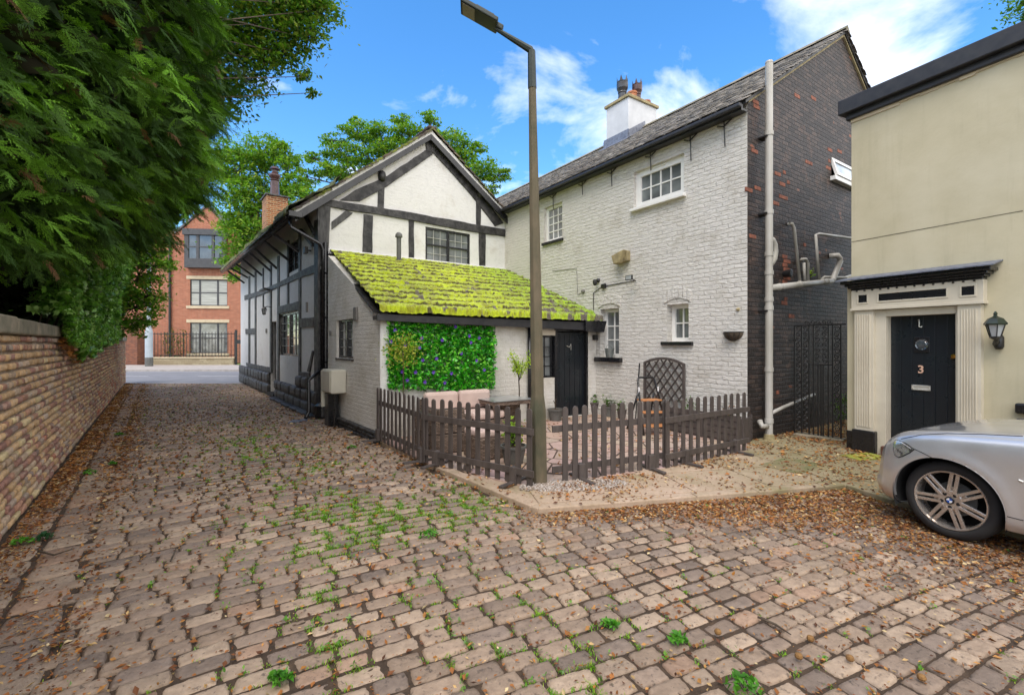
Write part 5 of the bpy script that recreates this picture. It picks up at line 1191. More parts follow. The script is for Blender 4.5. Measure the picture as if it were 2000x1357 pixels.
# wall lantern
def big_lantern():
    yl = -.20; x, z = F.at(1944, 640, yl); t = thing('wall_lantern', 'black and green coach lantern on the cream wall beside door 3', 'lantern', F, x, 0, z); s = 1.08
    xb, zb = F.at(1952, 668, -.02)
    mb = MB(F); mb.lathe([(.03,-.08*s),(.045,-.05*s),(.045,.05*s),(.03,.08*s)], (xb,-.03,zb), 14); mb.tube([(xb,-.03,zb+.02),(xb-.01,-.10,zb-.02),(x,-.17,zb+.03),(x,yl,z-.09)], [.03,.028,.022,.02], 10); mb.build('bracket', M['black_iron'], t, smooth=True)
    c_ = (x, yl, z)
    mb = MB(F); mb.lathe([(.095*s,.03*s),(.10*s,.045*s),(.065*s,.10*s),(.02*s,.125*s),(.015*s,.14*s),(.02*s,.155*s),(.006*s,.18*s)], c_, 6); mb.build('lantern_roof', pm('verdigris_black', (.018,.032,.018), (.010,.012,.010), 8, .35, bs=.2), t)
    mb = MB(F)
    for k in range(6):
        a = math.pi/3*k; mb.bar((c_[0]+.078*s*math.cos(a), c_[1]+.078*s*math.sin(a), c_[2]+.03*s), (c_[0]+.045*s*math.cos(a), c_[1]+.045*s*math.sin(a), c_[2]-.10*s), .009, .009)
    mb.lathe([(.02*s,-.13*s),(.05*s,-.11*s),(.05*s,-.095*s)], c_, 6); mb.build('lantern_cage', M['black_iron'], t)
    mb = MB(F); mb.lathe([(.04*s,-.095*s),(.072*s,.03*s)], c_, 6); mb.build('lantern_glass', M['glass_grey'], t)
    mb = MB(F); mb.lathe([(.02,-.06),(.025,-.02),(.012,.01)], c_, 10); mb.build('bulb', M['white_enamel'], t)
big_lantern()
x_, z_ = F.at(1999, 797); tag(MB(F).box(x_-.05, x_+.09, -.09, 0, z_-.06, z_+.06).build('socket_box', M['black_gloss'], bevel=.02), 'small black socket box low on the cream wall behind the car', 'socket box')

# ---- wrought iron gate between the dark gable and the cream house
ga = G(1552, 852); gbp = G(1653, 867); gf = Frame(ga, d=gbp-ga); gl = (gbp-ga).length
gt = thing('iron_gate', 'tall black wrought iron gate with scrollwork beside the dark brick gable', 'gate', gf, 0, 0, 0)
gtop = gf.at(1553, 636)[1]; gbot = gf.at(1553, 846)[1]
bars_px = [1552, 1566, 1580.5, 1589, 1598, 1604, 1608, 1618, 1626.5, 1642.5]
mb = MB(gf)
for i, px_ in enumerate(bars_px):
    x_ = gf.x(px_); zt = gtop if px_ in (1552,1566,1580.5,1589,1618,1626.5,1642.5) else gf.at(px_, 712)[1]
    mb.box(x_-.010, x_+.010, -.010, .010, gbot-(.03 if i % 2 else 0), zt)
mb.box(0, gl, -.010, .010, gtop-.012, gtop+.012); mb.box(0, gl, -.010, .010, gbot, gbot+.024)
zc_ = gf.at(1600, 712)[1]; mb.box(gf.x(1580.5), gf.x(1626.5), -.009, .009, zc_-.01, zc_+.01); mb.build('gate_frame', M['black_iron'], gt)
def scroll(cx_, cz_, r, sgn=1, turns=1.6, n=16, a0=0):
    return [(cx_+sgn*r*(1-.75*i/n)*math.cos(a0+turns*2*math.pi*i/n), 0, cz_+r*(1-.75*i/n)*math.sin(a0+turns*2*math.pi*i/n)) for i in range(n+1)]
mb = MB(gf)
def colm(pa, pb, za_, zb_, step=.115, r=.045):
    xa, xb = gf.x(pa), gf.x(pb); xm = (xa+xb)/2; z = zb_-r-.02; k = 0; rr_ = min(r, (xb-xa)/2-.008)
    while z > za_+r:
        mb.tube(scroll(xm, z, rr_, 1 if k % 2 else -1, 1.4, 12, .4), .007, 4, False); z -= step*.8; k += 1
colm(1552,1566,gbot+.03,gtop); colm(1566,1580.5,gbot+.03,gtop); colm(1626.5,1642.5,gbot+.03,gtop,.115,.05); colm(1589,1603,zc_,gtop); colm(1603,1618,zc_,gtop)
x = gf.x(1576)
for i in range(5): mb.tube(scroll(x+.085*i*1.0, gtop+.045, .045, 1 if i % 2 else -1, 1.3, 12, 3.3), .007, 4, False)
mb.build('scrollwork', M['black_iron'], gt)
mb = MB(gf); mb.box(-.02, .03, -.02, .02, gtop-.28, gtop-.24); mb.box(-.10, 0, -.01, .01, gtop-.27, gtop-.25); mb.build('hinge', M['black_iron'], gt)
tag(MB(gf).box(.02, gl-.02, -.14, .14, 0.0, .075).build('gate_threshold', M['coping'], bevel=.02), kind='structure')
# passage behind the gate: back wall far down and a planter strip
# ================================================================ across the road
RF = Frame((0, 36.5), math.atan2(.25, 1.0)); RF = Frame(((301-1000)/900*36.5, 36.5), math.atan2(.12, 1.0))
rb_ = thing('red_brick_building', 'three storey red brick building with grey bay window across the road', 'building', RF)
def rq4(x0, x1, yt, yb): return (RF.x(x0), RF.x(x1), RF.at(x0, yb)[1], RF.at(x0, yt)[1])
wa = rq4(371, 444, 545, 597); wb_ = rq4(371, 444, 630, 690); wc = rq4(374, 441, 462, 506)
ap = RF.at(405, 404); el_ = RF.at(352, 452); er_ = RF.at(470, 470); xr = RF.x(500)
mb = MB(RF); wallmesh(mb, -3.5, xr, -.1, [(-3.5, el_[1]), (el_[0], el_[1]), ap, (er_[0], er_[1]), (xr, er_[1])], [wa, wb_, wc], .3); mb.build('front_wall', M['red_brick'], rb_)
mb = MB(RF); mb.box(-3.5, -3.2, .3, 10, -.1, el_[1]); mb.box(xr-.3, xr, .3, 10, -.1, er_[1]); mb.build('side_wall', M['red_brick'], rb_)
mb = MB(RF)
def rs(p, q, t=.18, y0=-.12, y1=10):
    v = [(p[0],y0,p[1]),(q[0],y0,q[1]),(q[0],y1,q[1]),(p[0],y1,p[1])]; v += [(a,b,c_+t) for a,b,c_ in v]; mb.add(v, [(0,1,2,3),(7,6,5,4),(0,4,5,1),(1,5,6,2),(2,6,7,3),(3,7,4,0)])
rs((el_[0]-.4, el_[1]-.25), ap); rs((er_[0]+.5, er_[1]-.25), ap); rs((-3.9, el_[1]-.05), (el_[0], el_[1]+.02), .15); rs((er_[0], er_[1]-.05), (xr+.2, er_[1]-.05), .15)
mb.build('roof', pm('grey_roof_tile', (.13,.12,.12), (.08,.075,.075), 3), rb_, fix=True)
for w, nm in ((wa, 'shuttered'), (wb_, 'lower'), (wc, 'bay')):
    x0, x1, z0, z1 = w; W_ = x1-x0; fr_ = MB(RF); y = .08
    xs = [x0, x0+W_*.25, x0+W_*.73, x1]
    fr_.box(x0, x1, y, y+.08, z1-.09, z1); fr_.box(x0, x1, y, y+.08, z0, z0+.09); zm = z0+(z1-z0)*.5
    for x in xs: fr_.box(max(x0, x-.06), min(x1, x+.06), y-.003, y+.083, z0+.09, z1-.09)
    for a, b in zip(xs[:-1], xs[1:]): fr_.box(a+.06, b-.06, y+.003, y+.077, zm-.04, zm+.04)
    wo_ = fr_.build('window', M['grey_frame'], rb_)
    MB(RF).box(x0+.03, x1-.03, y+.04, y+.05, z0+.03, z1-.03).build('pane', M['blind'] if nm == 'shuttered' else M['glass_blind'] if nm == 'lower' else M['glass'], wo_)
    if nm != 'bay':
        MB(RF).box(x0-.25, x1+.15, -.04, .02, z1+.0, z1+.26).build('lintel', M['stone_lintel'], wo_, bevel=.01); MB(RF).box(x0-.25, x1+.15, -.08, .05, z0-.22, z0-.003).build('sill', M['stone_lintel'], wo_, bevel=.01)
x0, x1, z0, z1 = wc; by0 = -.55
mb = MB(RF); mb.box(x0-.25, x1+.25, by0, 0, z0-.75, z0-.02); mb.box(x0-.35, x1+.35, by0-.1, 0, z1+.02, z1+.50)
W_ = x1-x0
for x, h in ((x0-.1,.16),(x0+W_*.28,.1),(x0+W_*.72,.1),(x1+.1,.16)): mb.box(x-h, x+h, by0+.02, by0+.14, z0-.02, z1+.02)
mb.box(x0-.2, x1+.2, by0+.05, by0+.11, (z0+z1)/2-.05, (z0+z1)/2+.05); bay = mb.build('bay_window', M['grey_frame'], rb_, bevel=.01)
MB(RF).box(x0-.2, x1+.2, by0+.09, by0+.10, z0-.02, z1+.02).build('bay_glass', M['glass'], bay)
MB(RF).box(x0-.1, x0+W_*.95, by0+.13, by0+.14, (z0+z1)/2+.1, z1-.1).build('bay_blind', M['white_trim'], bay)
x_ = RF.x(333.5); mb = MB(RF); mb.tube([(x_,-.12,0),(x_,-.12,el_[1]-.3)], .09, 8); mb.build('drainpipe', M['black_iron'], rb_)
# low buff stone wall with railings on it
SF = Frame(G(296, 713), 0.0); sx1 = SF.x(456)
sw = thing('front_boundary_wall', 'low buff stone wall topped by black railings across the road', 'wall', SF)
MB(SF).box(0, sx1, 0, .35, -.1, SF.at(300, 700)[1]).build('stonework', M['stone_wall'], sw); zt_ = SF.at(300, 700)[1]
MB(SF).box(-.05, sx1+.05, -.05, .40, zt_, zt_+.10).build('coping', M['stone_lintel'], sw, bevel=.02)
rt = SF.at(300, 648)[1]; mb = MB(SF); x = .1
while x < sx1: mb.box(x-.012, x+.012, .16, .19, zt_+.1, rt); x += .24
mb.box(0, sx1, .155, .195, rt-.18, rt-.13); mb.box(0, sx1, .155, .195, zt_+.2, zt_+.25); mb.build('railings', M['black_iron'], sw)
gx0_, gx1_ = SF.x(457), SF.x(500)
g_ = thing('garden_gate', 'black railing gate at the end of the low stone wall across the road', 'gate', SF, gx0_)
mb = MB(SF); mb.box(gx0_, gx0_+.12, .1, .22, 0, rt+.15); g_post = mb.build('gate_post', M['black_iron'], g_)
mb = MB(SF); x = gx0_+.3
while x < gx1_: mb.box(x-.014, x+.014, .14, .17, .15, rt-.1); x += .27
mb.box(gx0_+.12, gx1_, .135, .175, .15, .2); mb.box(gx0_+.12, gx1_, .135, .175, rt-.35, rt-.3); mb.box(gx0_+.12, gx0_+.4, .11, .2, 1.6, 1.9); mb.build('gate_bars', M['black_iron'], g_)
tag(MB(SF).sheet([(gx0_-2,1.2),(gx1_+8,1.2),(gx1_+8,3.0),(gx0_-2,3.0)], .0).build('lawn', pm('bright_lawn', (.12,.25,.03), (.08,.18,.02), 3, .9)), kind='structure')
# brick pier with dark fence left of it
PF = Frame(G(246, 714), 0.0); px1_ = PF.x(268)
pt = MB(PF); pt.box(-3, px1_, 0, .8, -.1, PF.at(246, 652)[1]); tag(pt.build('brick_pier', bare_brick('pier_brick', [(0,(.12,.04,.03)),(1,(.32,.10,.05))], (.2,.14,.1), .5, ms=.014)), 'dark red brick pier and wall across the road left of the street lamp', 'wall')
# street lamp column
sp_ = G(291, 717); SL = Frame(sp_, 0.0)
t = thing('street_lamp', 'pale grey steel street lamp across the road, mostly behind leaves', 'street lamp', SL)
zs = SL.at(291, 640)[1]; zb__ = SL.at(291, 698)[1]
mb = MB(SL); mb.lathe([(.23,zb__),(.23,zs-.3),(.15,zs),(.13,zs+.05),(.12,9.6),(.08,9.7)], (0,0,0), 14); mb.build('column', pm('pale_blue_grey_paint', (.40,.46,.50), (.33,.38,.42), 3, .5), t)
mb = MB(SL); mb.lathe([(.24,0),(.24,zb__)], (0,0,0), 14); mb.build('column_base', M['grey_pot'], t)
mb = MB(SL); mb.bar((0,0,9.6),(1.2,-.6,10.0),.09,.09); mb.box(1.1,1.9,-1.0,-.6,9.95,10.1); mb.build('lamp_head', M['steel_green'], t)
# ================================================================ lamp post in the corner of the fence
LP = Frame(G(1053, 950), R(0))
t = thing('lamp_post', 'tall tapered concrete lamp post with bent steel arm at the fence corner', 'street lamp', LP)
ld = LP.o.y; zt = lambda py: H+(HY-py)/FPX*ld
def octa(r, cz): return [(r, cz)]
mb = MB(LP); lean = lambda z: -.088*z/5.1*1.0
prof = [(.098,0),(.098,zt(800)),(.078,zt(770)),(.074,zt(650)),(.060,zt(400)),(.046,zt(170))]
vs = []; n = 8
for r, z in prof:
    for k in range(n): a = math.pi/8+2*math.pi*k/n; vs.append((lean(z)+r*math.cos(a), r*math.sin(a), z))
fs = [(i*n+k, i*n+(k+1)%n, (i+1)*n+(k+1)%n, (i+1)*n+k) for i in range(len(prof)-1) for k in range(n)]+[tuple(range(n-1,-1,-1)), tuple(range((len(prof)-1)*n, len(prof)*n))]
mb.add(vs, fs); mb.build('column', M['concrete_post'], t, bevel=.006)
x0 = lean(zt(170)); xt = lean(zt(95))
zk = zt(100); mb = MB(LP); mb.tube([(x0,0,zt(170)-.02),(xt,0,zk)], [.050,.044], 8); 
ex, ez = LP.at(968, 60); mb.tube([(xt,0,zk-.03),(xt-.01,0,zk+.01),(ex,-.03,ez)], [.044,.042,.022], 8); mb.build('steel_arm', M['steel_green'], t)
hx0, hz0 = LP.at(967, 52); hx1, hz1 = LP.at(905, 20)
d_ = Vector((hx1-hx0, -.03, hz1-hz0)); L_ = d_.length; d_.normalize()
mb = MB(LP); p_ = Vector((hx0, -.03, hz0)); mb.bar(p_-d_*.03, p_+d_*(L_+.02), .235, .05); mb.bar(p_+d_*.02+Vector((0,0,.03)), p_+d_*(L_*.62)+Vector((0,0,.03)), .16, .06); mb.bar(p_-d_*.10, p_+d_*.0, .07, .06)
head = mb.build('lamp_head', M['steel_green'], t, bevel=.012)
mb = MB(LP); nn = Vector((d_.z, 0, -d_.x)).normalized(); 
if nn.z > 0: nn = -nn
mb.bar(p_+d_*(L_*.60)+nn*.028, p_+d_*(L_*.97)+nn*.028, .19, .008); mb.build('lamp_lens', M['lamp_glass'], head)

# ================================================================ picket fences
PK = {}
def fence(a, b, n, front, label, feet, hgt=.92, lean_=0.0, zoff=.055, rails=(.20,.665), seed=1, ext=(.03,.03)):
    fr = Frame(a, d=b-a); Lf = (b-a).length; r = random.Random(seed)
    t = thing('picket_fence', label, 'fence', fr, 0, 0, 0, 'dark brown picket fence panels round the patio')
    for i in range(n):
        x = .04+(Lf-.08)*i/(n-1); w = .036; h = hgt+r.uniform(-.006,.006); dx = r.uniform(-.006,.006)
        poly = [(x-w+dx*0, zoff), (x+w, zoff)] + [(x+dx+w*math.cos(R(q)), h-w+w*math.sin(R(q))) for q in range(0,181,30)]
        mb = MB(fr); mb.prism(poly, -.009, .009); mb.build('picket', M['fence'], t, bevel=.003)
    for z in rails:
        y0, y1 = (-.031,-.0095) if front else (.0095,.031)
        mb = MB(fr); mb.box(-ext[0], Lf+ext[1], y0, y1, z-.038, z+.038); mb.build('rail', M['fence'], t, bevel=.003)
    for fx in feet:
        x = Lf*fx; mb = MB(fr); mb.box(x-.045, x+.045, -.045, .05, .05, .24); mb.box(x-.03, x+.03, -.26, .22, .055, .08); mb.build('foot', M['fence'], t, bevel=.004)
    return t
fence(G(736,864), G(829,912), 12, False, 'leftmost fence panel, running back beside the lean-to wall', (.05,.95), seed=1)
fence(G(828,910), G(1040,960), 12, True, 'fence panel left of the lamp post with rails on its outer side', (.14,.86), seed=2)
fence(G(1098,950), G(1303,919), 12, False, 'fence panel right of the lamp post, rails behind the pickets', (.16,.82), seed=3, ext=(.12,.03))
fence(G(1300,922), G(1456,886), 12, True, 'fence panel farthest right, ending at the dark brick gable corner', (.22,.86), seed=4, ext=(.03,.07))

# ================================================================ cabinets by the corner
x0, x1 = LB.x(640), LB.x(676); 
cz0 = LB.at(676, 781, -.28)[1]; cz1 = LB.at(676, 727, -.28)[1]
cx1_ = LB.x(676, -.16); 
t = thing('meter_cabinet', 'beige plastic meter cabinet with curved cover on the lean-to corner', 'cabinet', LB, cx1_-.3)
zz0, zz1 = cz0, cz1; xa = LB.x(676, -.02)-.02; 
mb = MB(LB); mb.box(xa-.62, xa, -.30, -.005, zz0+.03, zz1); mb.build('cabinet_body', M['cabinet'], t, bevel=.025)
mb = MB(LB); mb.box(xa-.58, xa-.04, -.315, -.30, zz0+.06, zz1-.03); mb.build('door', M['cabinet'], t, bevel=.01)
mb = MB(LB); mb.box(xa-.70, xa-.63, -.30, -.04, .36, zz1-.03); mb.build('side_panel', M['cabinet'], t, bevel=.01)
mb = MB(LB); mb.tube([(xa-.10,-.20,.0),(xa-.10,-.20,zz0+.05)], .022, 8); mb.tube([(xa-.45,-.16,.0),(xa-.45,-.16,zz0+.05)], .03, 8); mb.box(xa-.60, xa-.35, -.25, -.05, 0, zz0-.0); mb.build('support', M['black_gloss'], t, bevel=.004)

# ================================================================ rattan furniture on the patio
def inC(px_, py_): g = G(px_, py_); v = g-C.o; return v.dot(C.ux), v.dot(C.uy)
sx0 = C.x(818, -.2); sx1 = C.x(945, -.2)
so_ = thing('rattan_sofa', 'brown rattan sofa with pinkish beige cushions below the leafy wall panel', 'sofa', C, (sx0+sx1)/2, -.5)
bz = C.at(880, 762, -.25)[1]
Wd = sx1-sx0; y_b = -.22
mb = MB(C); mb.box(sx0-.05, sx1+.08, y_b-.72, y_b, .06, .36); mb.box(sx0-.05, sx1+.08, y_b-.10, y_b, .36, bz-.12); mb.box(sx0-.05, sx0+.08, y_b-.72, y_b-.1, .36, .60); mb.build('frame', M['rattan'], so_, bevel=.02)
for k in range(2):
    a = sx0+Wd*k/2; mb = MB(C); mb.box(a+.01, a+Wd/2-.01, y_b-.24, y_b-.09, .50, bz); mb.build('back_cushion', M['cushion'], so_, bevel=.05)
    mb = MB(C); mb.box(a+.01, a+Wd/2-.01, y_b-.72, y_b-.24, .365, .50); mb.build('seat_cushion', M['cushion'], so_, bevel=.045)
# second piece along the left fence
t = thing('rattan_armchair', 'brown rattan armchair with beige cushion behind the left fence panels', 'armchair', C, sx0+.3, -1.3)
xx, yy = inC(880, 893); mb = MB(C); mb.box(xx-.3, xx+.36, yy, yy+.62, .06, .34); mb.box(xx-.3, xx-.18, yy, yy+.62, .34, .62); mb.box(xx+.24, xx+.36, yy, yy+.62, .34, .58); mb.box(xx-.18, xx+.24, yy, yy+.1, .34, .70); mb.build('frame', M['rattan'], t, bevel=.02)
mb = MB(C); mb.box(xx-.17, xx+.23, yy+.11, yy+.60, .345, .48); mb.build('cushion', M['cushion'], t, bevel=.04)
xx, yy = inC(962, 905); t = thing('rattan_footstool', 'low square rattan footstool with beige cushion behind the fence', 'footstool', C, xx, yy)
mb = MB(C); mb.box(xx-.22, xx+.24, yy-.02, yy+.44, .06, .36); mb.build('frame', M['rattan'], t, bevel=.02); mb = MB(C); mb.box(xx-.215, xx+.235, yy-.015, yy+.435, .362, .46); mb.build('cushion', M['cushion'], t, bevel=.03)
xx, yy = inC(985, 850); t = thing('rattan_table', 'rattan garden table with grey glass top beside the sofa', 'table', C, xx, yy)
mb = MB(C)
for a in (-.36,.36):
    for b in (-.28,.28): mb.box(xx+a-.035, xx+a+.035, yy+b-.035, yy+b+.035, .05, .60)
mb.box(xx-.40, xx+.40, yy-.32, yy+.32, .58, .65); mb.build('frame', M['rattan'], t, bevel=.008); mb = MB(C); mb.box(xx-.42, xx+.42, yy-.34, yy+.34, .652, .664); mb.build('tabletop', M['glass_grey'], t, bevel=.004)
tag(MB(C).box(sx1+.13, sx1+.62, -.5, -.10, .06, C.at(960,778,-.2)[1]).build('rattan_side_box', M['rattan'], bevel=.02), 'rattan storage box against the white wall right of the sofa', 'storage box')

# ================================================================ things against the long white house
# trellis
tx0, tx1 = D.x(1257, -.08), D.x(1337, -.08); tzs = D.at(1257, 707, -.08)[1]; tzm = D.at(1297, 700, -.08)[1]
t = thing('trellis', 'dark brown arched lattice trellis leaning on the white brick wall', 'trellis', D, tx0)
hh = lambda x: tzs+(.11)*(1-((2*(x-tx0)/(tx1-tx0)-1))**2)
mb = MB(D); mb.box(tx0, tx0+.045, -.09, -.05, .06, tzs); mb.box(tx1-.045, tx1, -.09, -.05, .06, tzs)
n = 12; mb.prism([(tx0+(tx1-tx0)*i/n, hh(tx0+(tx1-tx0)*i/n)) for i in range(n+1)]+[(tx0+(tx1-tx0)*i/n, hh(tx0+(tx1-tx0)*i/n)-.05) for i in range(n,-1,-1)], -.092, -.05); mb.box(tx0+.045, tx1-.045, -.09, -.05, .08, .13); mb.build('frame', M['fence'], t, bevel=.003)
mb = MB(D); zb_ = .13; sp2 = .16
for s_ in (1, -1):
    k = -40
    while k < 40:
        pts_ = []
        # line z = s_*x + c clipped to the panel
        c_ = k*sp2*1.35
        xs_ = np.linspace(tx0+.045, tx1-.045, 60); zs_ = s_*(xs_-(tx0+tx1)/2)*1.25+c_+.6
        okk = [(x, z) for x, z in zip(xs_, zs_) if zb_ <= z <= hh(x)-.045]
        if len(okk) > 2: mb.bar((okk[0][0], -.066-.010*s_, okk[0][1]), (okk[-1][0], -.066-.010*s_, okk[-1][1]), .040, .012)
        k += 1
mb.build('lattice', M['fence'], t)
# step ladder with orange wooden treads
xx, yy = None, None
LF = Frame(G(1262, 848), R(14)); ltz = H+(HY-737)/FPX*LF.o.y
t = thing('step_ladder', 'black folding step stool with orange wooden treads behind the fence', 'step ladder', LF)
mb = MB(LF); wt, wbm = .17, .24; fy, bk_ = -.33, .30
mb.tube([(-wbm, fy, .06), (-wt, .0, ltz-.04), (-wt+.03, .02, ltz), (wt-.03, .02, ltz), (wt, .0, ltz-.04), (wbm, fy, .06)], .019, 8); mb.build('front_frame', M['black_gloss'], t, smooth=True)
mb = MB(LF); mb.tube([(-wbm+.02, bk_, .06), (-wt+.01, .01, ltz*.72)], .017, 8); mb.tube([(wbm-.02, bk_, .06), (wt-.01, .01, ltz*.72)], .017, 8); mb.build('rear_leg', M['black_gloss'], t, smooth=True)
for z_, w_ in ((ltz*.62,.19), (ltz*.42,.205), (ltz*.20,.22)):
    yc = fy*(1-(z_-.06)/(ltz-.1)); mb = MB(LF); mb.box(-w_, w_, yc-.10, yc+.12, z_-.012, z_+.012); mb.build('tread', M['wood_tread'], t, bevel=.006)
mb = MB(LF)
for s_ in (-1,1): mb.box(s_*(wt+.02)-.012, s_*(wt+.02)+.012, -.09, -.06, ltz*.72, ltz*.84)
mb.build('label_strip', M['white_enamel'], t)
x_ = D.x(1241, -.12); tag(MB(D).tube([(x_,-.12,.06),(x_+.02,-.02,D.at(1241,709,-.05)[1])], .012, 6).build('garden_cane', M['black_iron']), 'thin dark pole leaning on the white wall left of the step stool', 'pole')
def pot(fr, x, y, z, r, h, mat, label, cat='plant pot', soil=True):
    t = thing('plant_pot', label, cat, fr, x, y, z)
    mb = MB(fr); mb.lathe([(r*.72,0),(r*.97,h*.86),(r*1.06,h*.87),(r*1.06,h),(r*.93,h),(r*.9,h*.9)], (x,y,z), 20); mb.build('pot', mat, t)
    if soil: mb = MB(fr); mb.lathe([(r*.92,0),(r*.5,.015)], (x,y,z+h*.9), 16); mb.build('soil', M['soil'], t)
    return t
def leafy(fr, x, y, z, parent, n, spread, hgt, size, cols, seed, name='leaves', mat='leaf', stemn=6, droop=.3):
    """loose plant: stems and leaves round them"""
    r = np.random.default_rng(seed); mb = MB(fr); L = []
    for s in range(stemn):
        a = r.uniform(0, 2*math.pi); rad = spread*r.uniform(.3,1); hh_ = hgt*r.uniform(.6,1)
        p0 = np.array([x,y,z]); p2 = p0+[rad*math.cos(a), rad*math.sin(a), hh_]; p1 = (p0+p2)/2+[0,0,hh_*.18]
        pts_ = [tuple(p0*(1-q)**2+2*p1*q*(1-q)+p2*q*q) for q in (0,.33,.66,1)]
        mb.tube(pts_, .0035, 4, False)
        for i in range(n//stemn):
            q = r.uniform(.25,1); b = p0*(1-q)**2+2*p1*q*(1-q)+p2*q*q; L.append(b+r.normal(0, size*.8, 3))
    mb.build('stems', M['bark'], parent)
    L = np.array(L); Wp = np.array([fr.w(*p) for p in L]); leafcloud(Wp, size, cols, mat, parent, name, seed)
def leafcloud(Wp, size, cols, mat, parent, name, seed, shape=None, upbias=.4, kind=None, szvar=.35):
    """a leaf (folded pointed shape of 4 triangles) at each point, world coordinates"""
    r = np.random.default_rng(seed+100); n = len(Wp)
    if shape is None: shape = np.array([[-.5,0,0],[-.12,.24,.06],[-.12,-.24,.06],[.5,0,-.02],[.0,0,-.03]]); fsh = np.array([[0,4,1],[0,2,4],[4,3,1],[4,2,3]])
    else: shape, fsh = shape
    d = r.normal(0,1,(n,3)); d[:,2] = d[:,2]*.6-.25; d /= np.linalg.norm(d,axis=1)[:,None]
    up = r.normal(0,1,(n,3)); up[:,2] = np.abs(up[:,2])+upbias*2; s_ = np.cross(up, d); s_ /= np.linalg.norm(s_,axis=1)[:,None]+1e-9; u2 = np.cross(d, s_)
    sz_ = size*(1+r.normal(0,szvar,n)).clip(.4,2)
    V = Wp[:,None,:] + sz_[:,None,None]*(shape[None,:,0:1]*d[:,None,:] + shape[None,:,1:2]*s_[:,None,:] + shape[None,:,2:3]*u2[:,None,:])
    k = len(shape); Fa = (fsh[None]+(np.arange(n)*k)[:,None,None]).reshape(-1, fsh.shape[1]); cols = np.array(cols)
    c = cols[r.integers(0,len(cols),n)]*r.uniform(.7,1.25,(n,1))
    return npmesh(name, V.reshape(-1,3), Fa, M[mat], parent, np.repeat(c,k,0))
GR = [[.07,.16,.02],[.10,.22,.03],[.05,.11,.015],[.14,.26,.03]]
# row of pots along the white wall, seen through the fence
def DG(px_, py_): g = G(px_, py_); v = g-D.o; return v.dot(D.ux), v.dot(D.uy)
for (px_, py_, r_, h_, m_, lab, nl, sp_) in ((1158,812,.14,.26,'fence','dark brown pot with dark leaves beside the lean-to door',90,.14),
        (1190,818,.12,.22,'grey_pot','grey pot with low green leaves under the arched window',90,.16),
        (1352,842,.13,.22,'terracotta','bright terracotta pot behind the right fence panel',30,.08),
        (1085,826,.16,.24,'grey_pot','dark grey round tub beside the lamp post with a bare stem',0,.1),
        (1215,822,.11,.2,'fence','small brown pot with trailing leaves near the step stool',80,.16)):
    x_, y_ = DG(px_, py_); t = pot(D, x_, y_, .055, r_, h_, M[m_], lab)
    if nl: leafy(D, x_, y_, .055+h_*.9, t, nl, sp_, .20, .06, GR, int(px_))
    else:
        mb = MB(D); mb.tube([(x_,y_,.25),(x_-.02,y_,.42),(x_+.02,y_,.50)], .012, 6); mb.tube([(x_-.01,y_,.38),(x_-.07,y_,.46)], .007, 5); mb.build('stem', M['bark'], t)
x_, y_ = DG(1385, 858); pl = thing('wooden_planter', 'dark wooden slatted planter behind the far right fence panel', 'planter', D, x_, y_)
mb = MB(D)
for k in range(4): mb.box(x_-.75, x_+.62, y_-.16, y_-.14, .08+.105*k, .17+.105*k); mb.box(x_-.75, x_+.62, y_+.22, y_+.24, .08+.105*k, .17+.105*k)
for a in (-.75,-.06,.60): mb.box(x_+a, x_+a+.05, y_-.185, y_-.161, .05, .50)
mb.box(x_-.74, x_+.61, y_-.13, y_+.21, .05, .44); mb.build('planter_box', M['fence'], pl, bevel=.003)
leafy(D, x_-.3, y_, .44, pl, 60, .3, .22, .055, GR, 77); leafy(D, x_+.4, y_, .44, pl, 50, .25, .2, .05, [[.2,.09,.04],[.12,.14,.03]], 78)
tag(MB(D).box(x_-1.15, x_-.82, y_-.12, y_+.15, .055, .36).build('log_box', M['fence'], bevel=.01), 'dark box standing left of the wooden planter behind the fence', 'box')
# plant pot with bright leaves right behind the fence by the lamp post
xx, yy = inC(1003, 912); t = pot(C, xx, yy, .055, .17, .24, M['grey_pot'], 'grey pot with bright lime leaves behind the fence by the lamp post')
leafy(C, xx, yy, .27, t, 420, .17, .34, .05, [[.22,.36,.02],[.30,.42,.03],[.14,.28,.02]], 5, stemn=10)
xx, yy = inC(777, 842); t = pot(C, xx, yy, .055, .13, .34, M['cabinet'], 'pale tall pot behind the leftmost fence panel'); leafy(C, xx, yy, .37, t, 150, .16, .45, .05, GR, 6)
# golden shrub in front of the leafy panel
xx, yy = inC(790, 838); yy = min(yy, -.25); t = thing('golden_shrub', 'thin-stemmed golden leaved shrub against the green panel', 'shrub', C, C.x(790,-.3), -.3)
xg, zg = C.at(787, 684, -.3); mb = MB(C); mb.tube([(xg+.02,-.3,.05),(xg+.01,-.3,.8),(xg,-.3,zg)], .010, 6); mb.build('trunk', M['bark'], t)
r_ = np.random.default_rng(3); Lp = np.array([xg,-.3,zg])+r_.normal(0,1,(700,3))*[.15,.08,.15]; Lp = Lp[np.abs(Lp[:,2]-zg)<.32]
leafcloud(np.array([C.w(*p) for p in Lp]), .045, [[.42,.46,.06],[.55,.52,.12],[.30,.38,.05]], 'leaf', t, 'crown', 9)
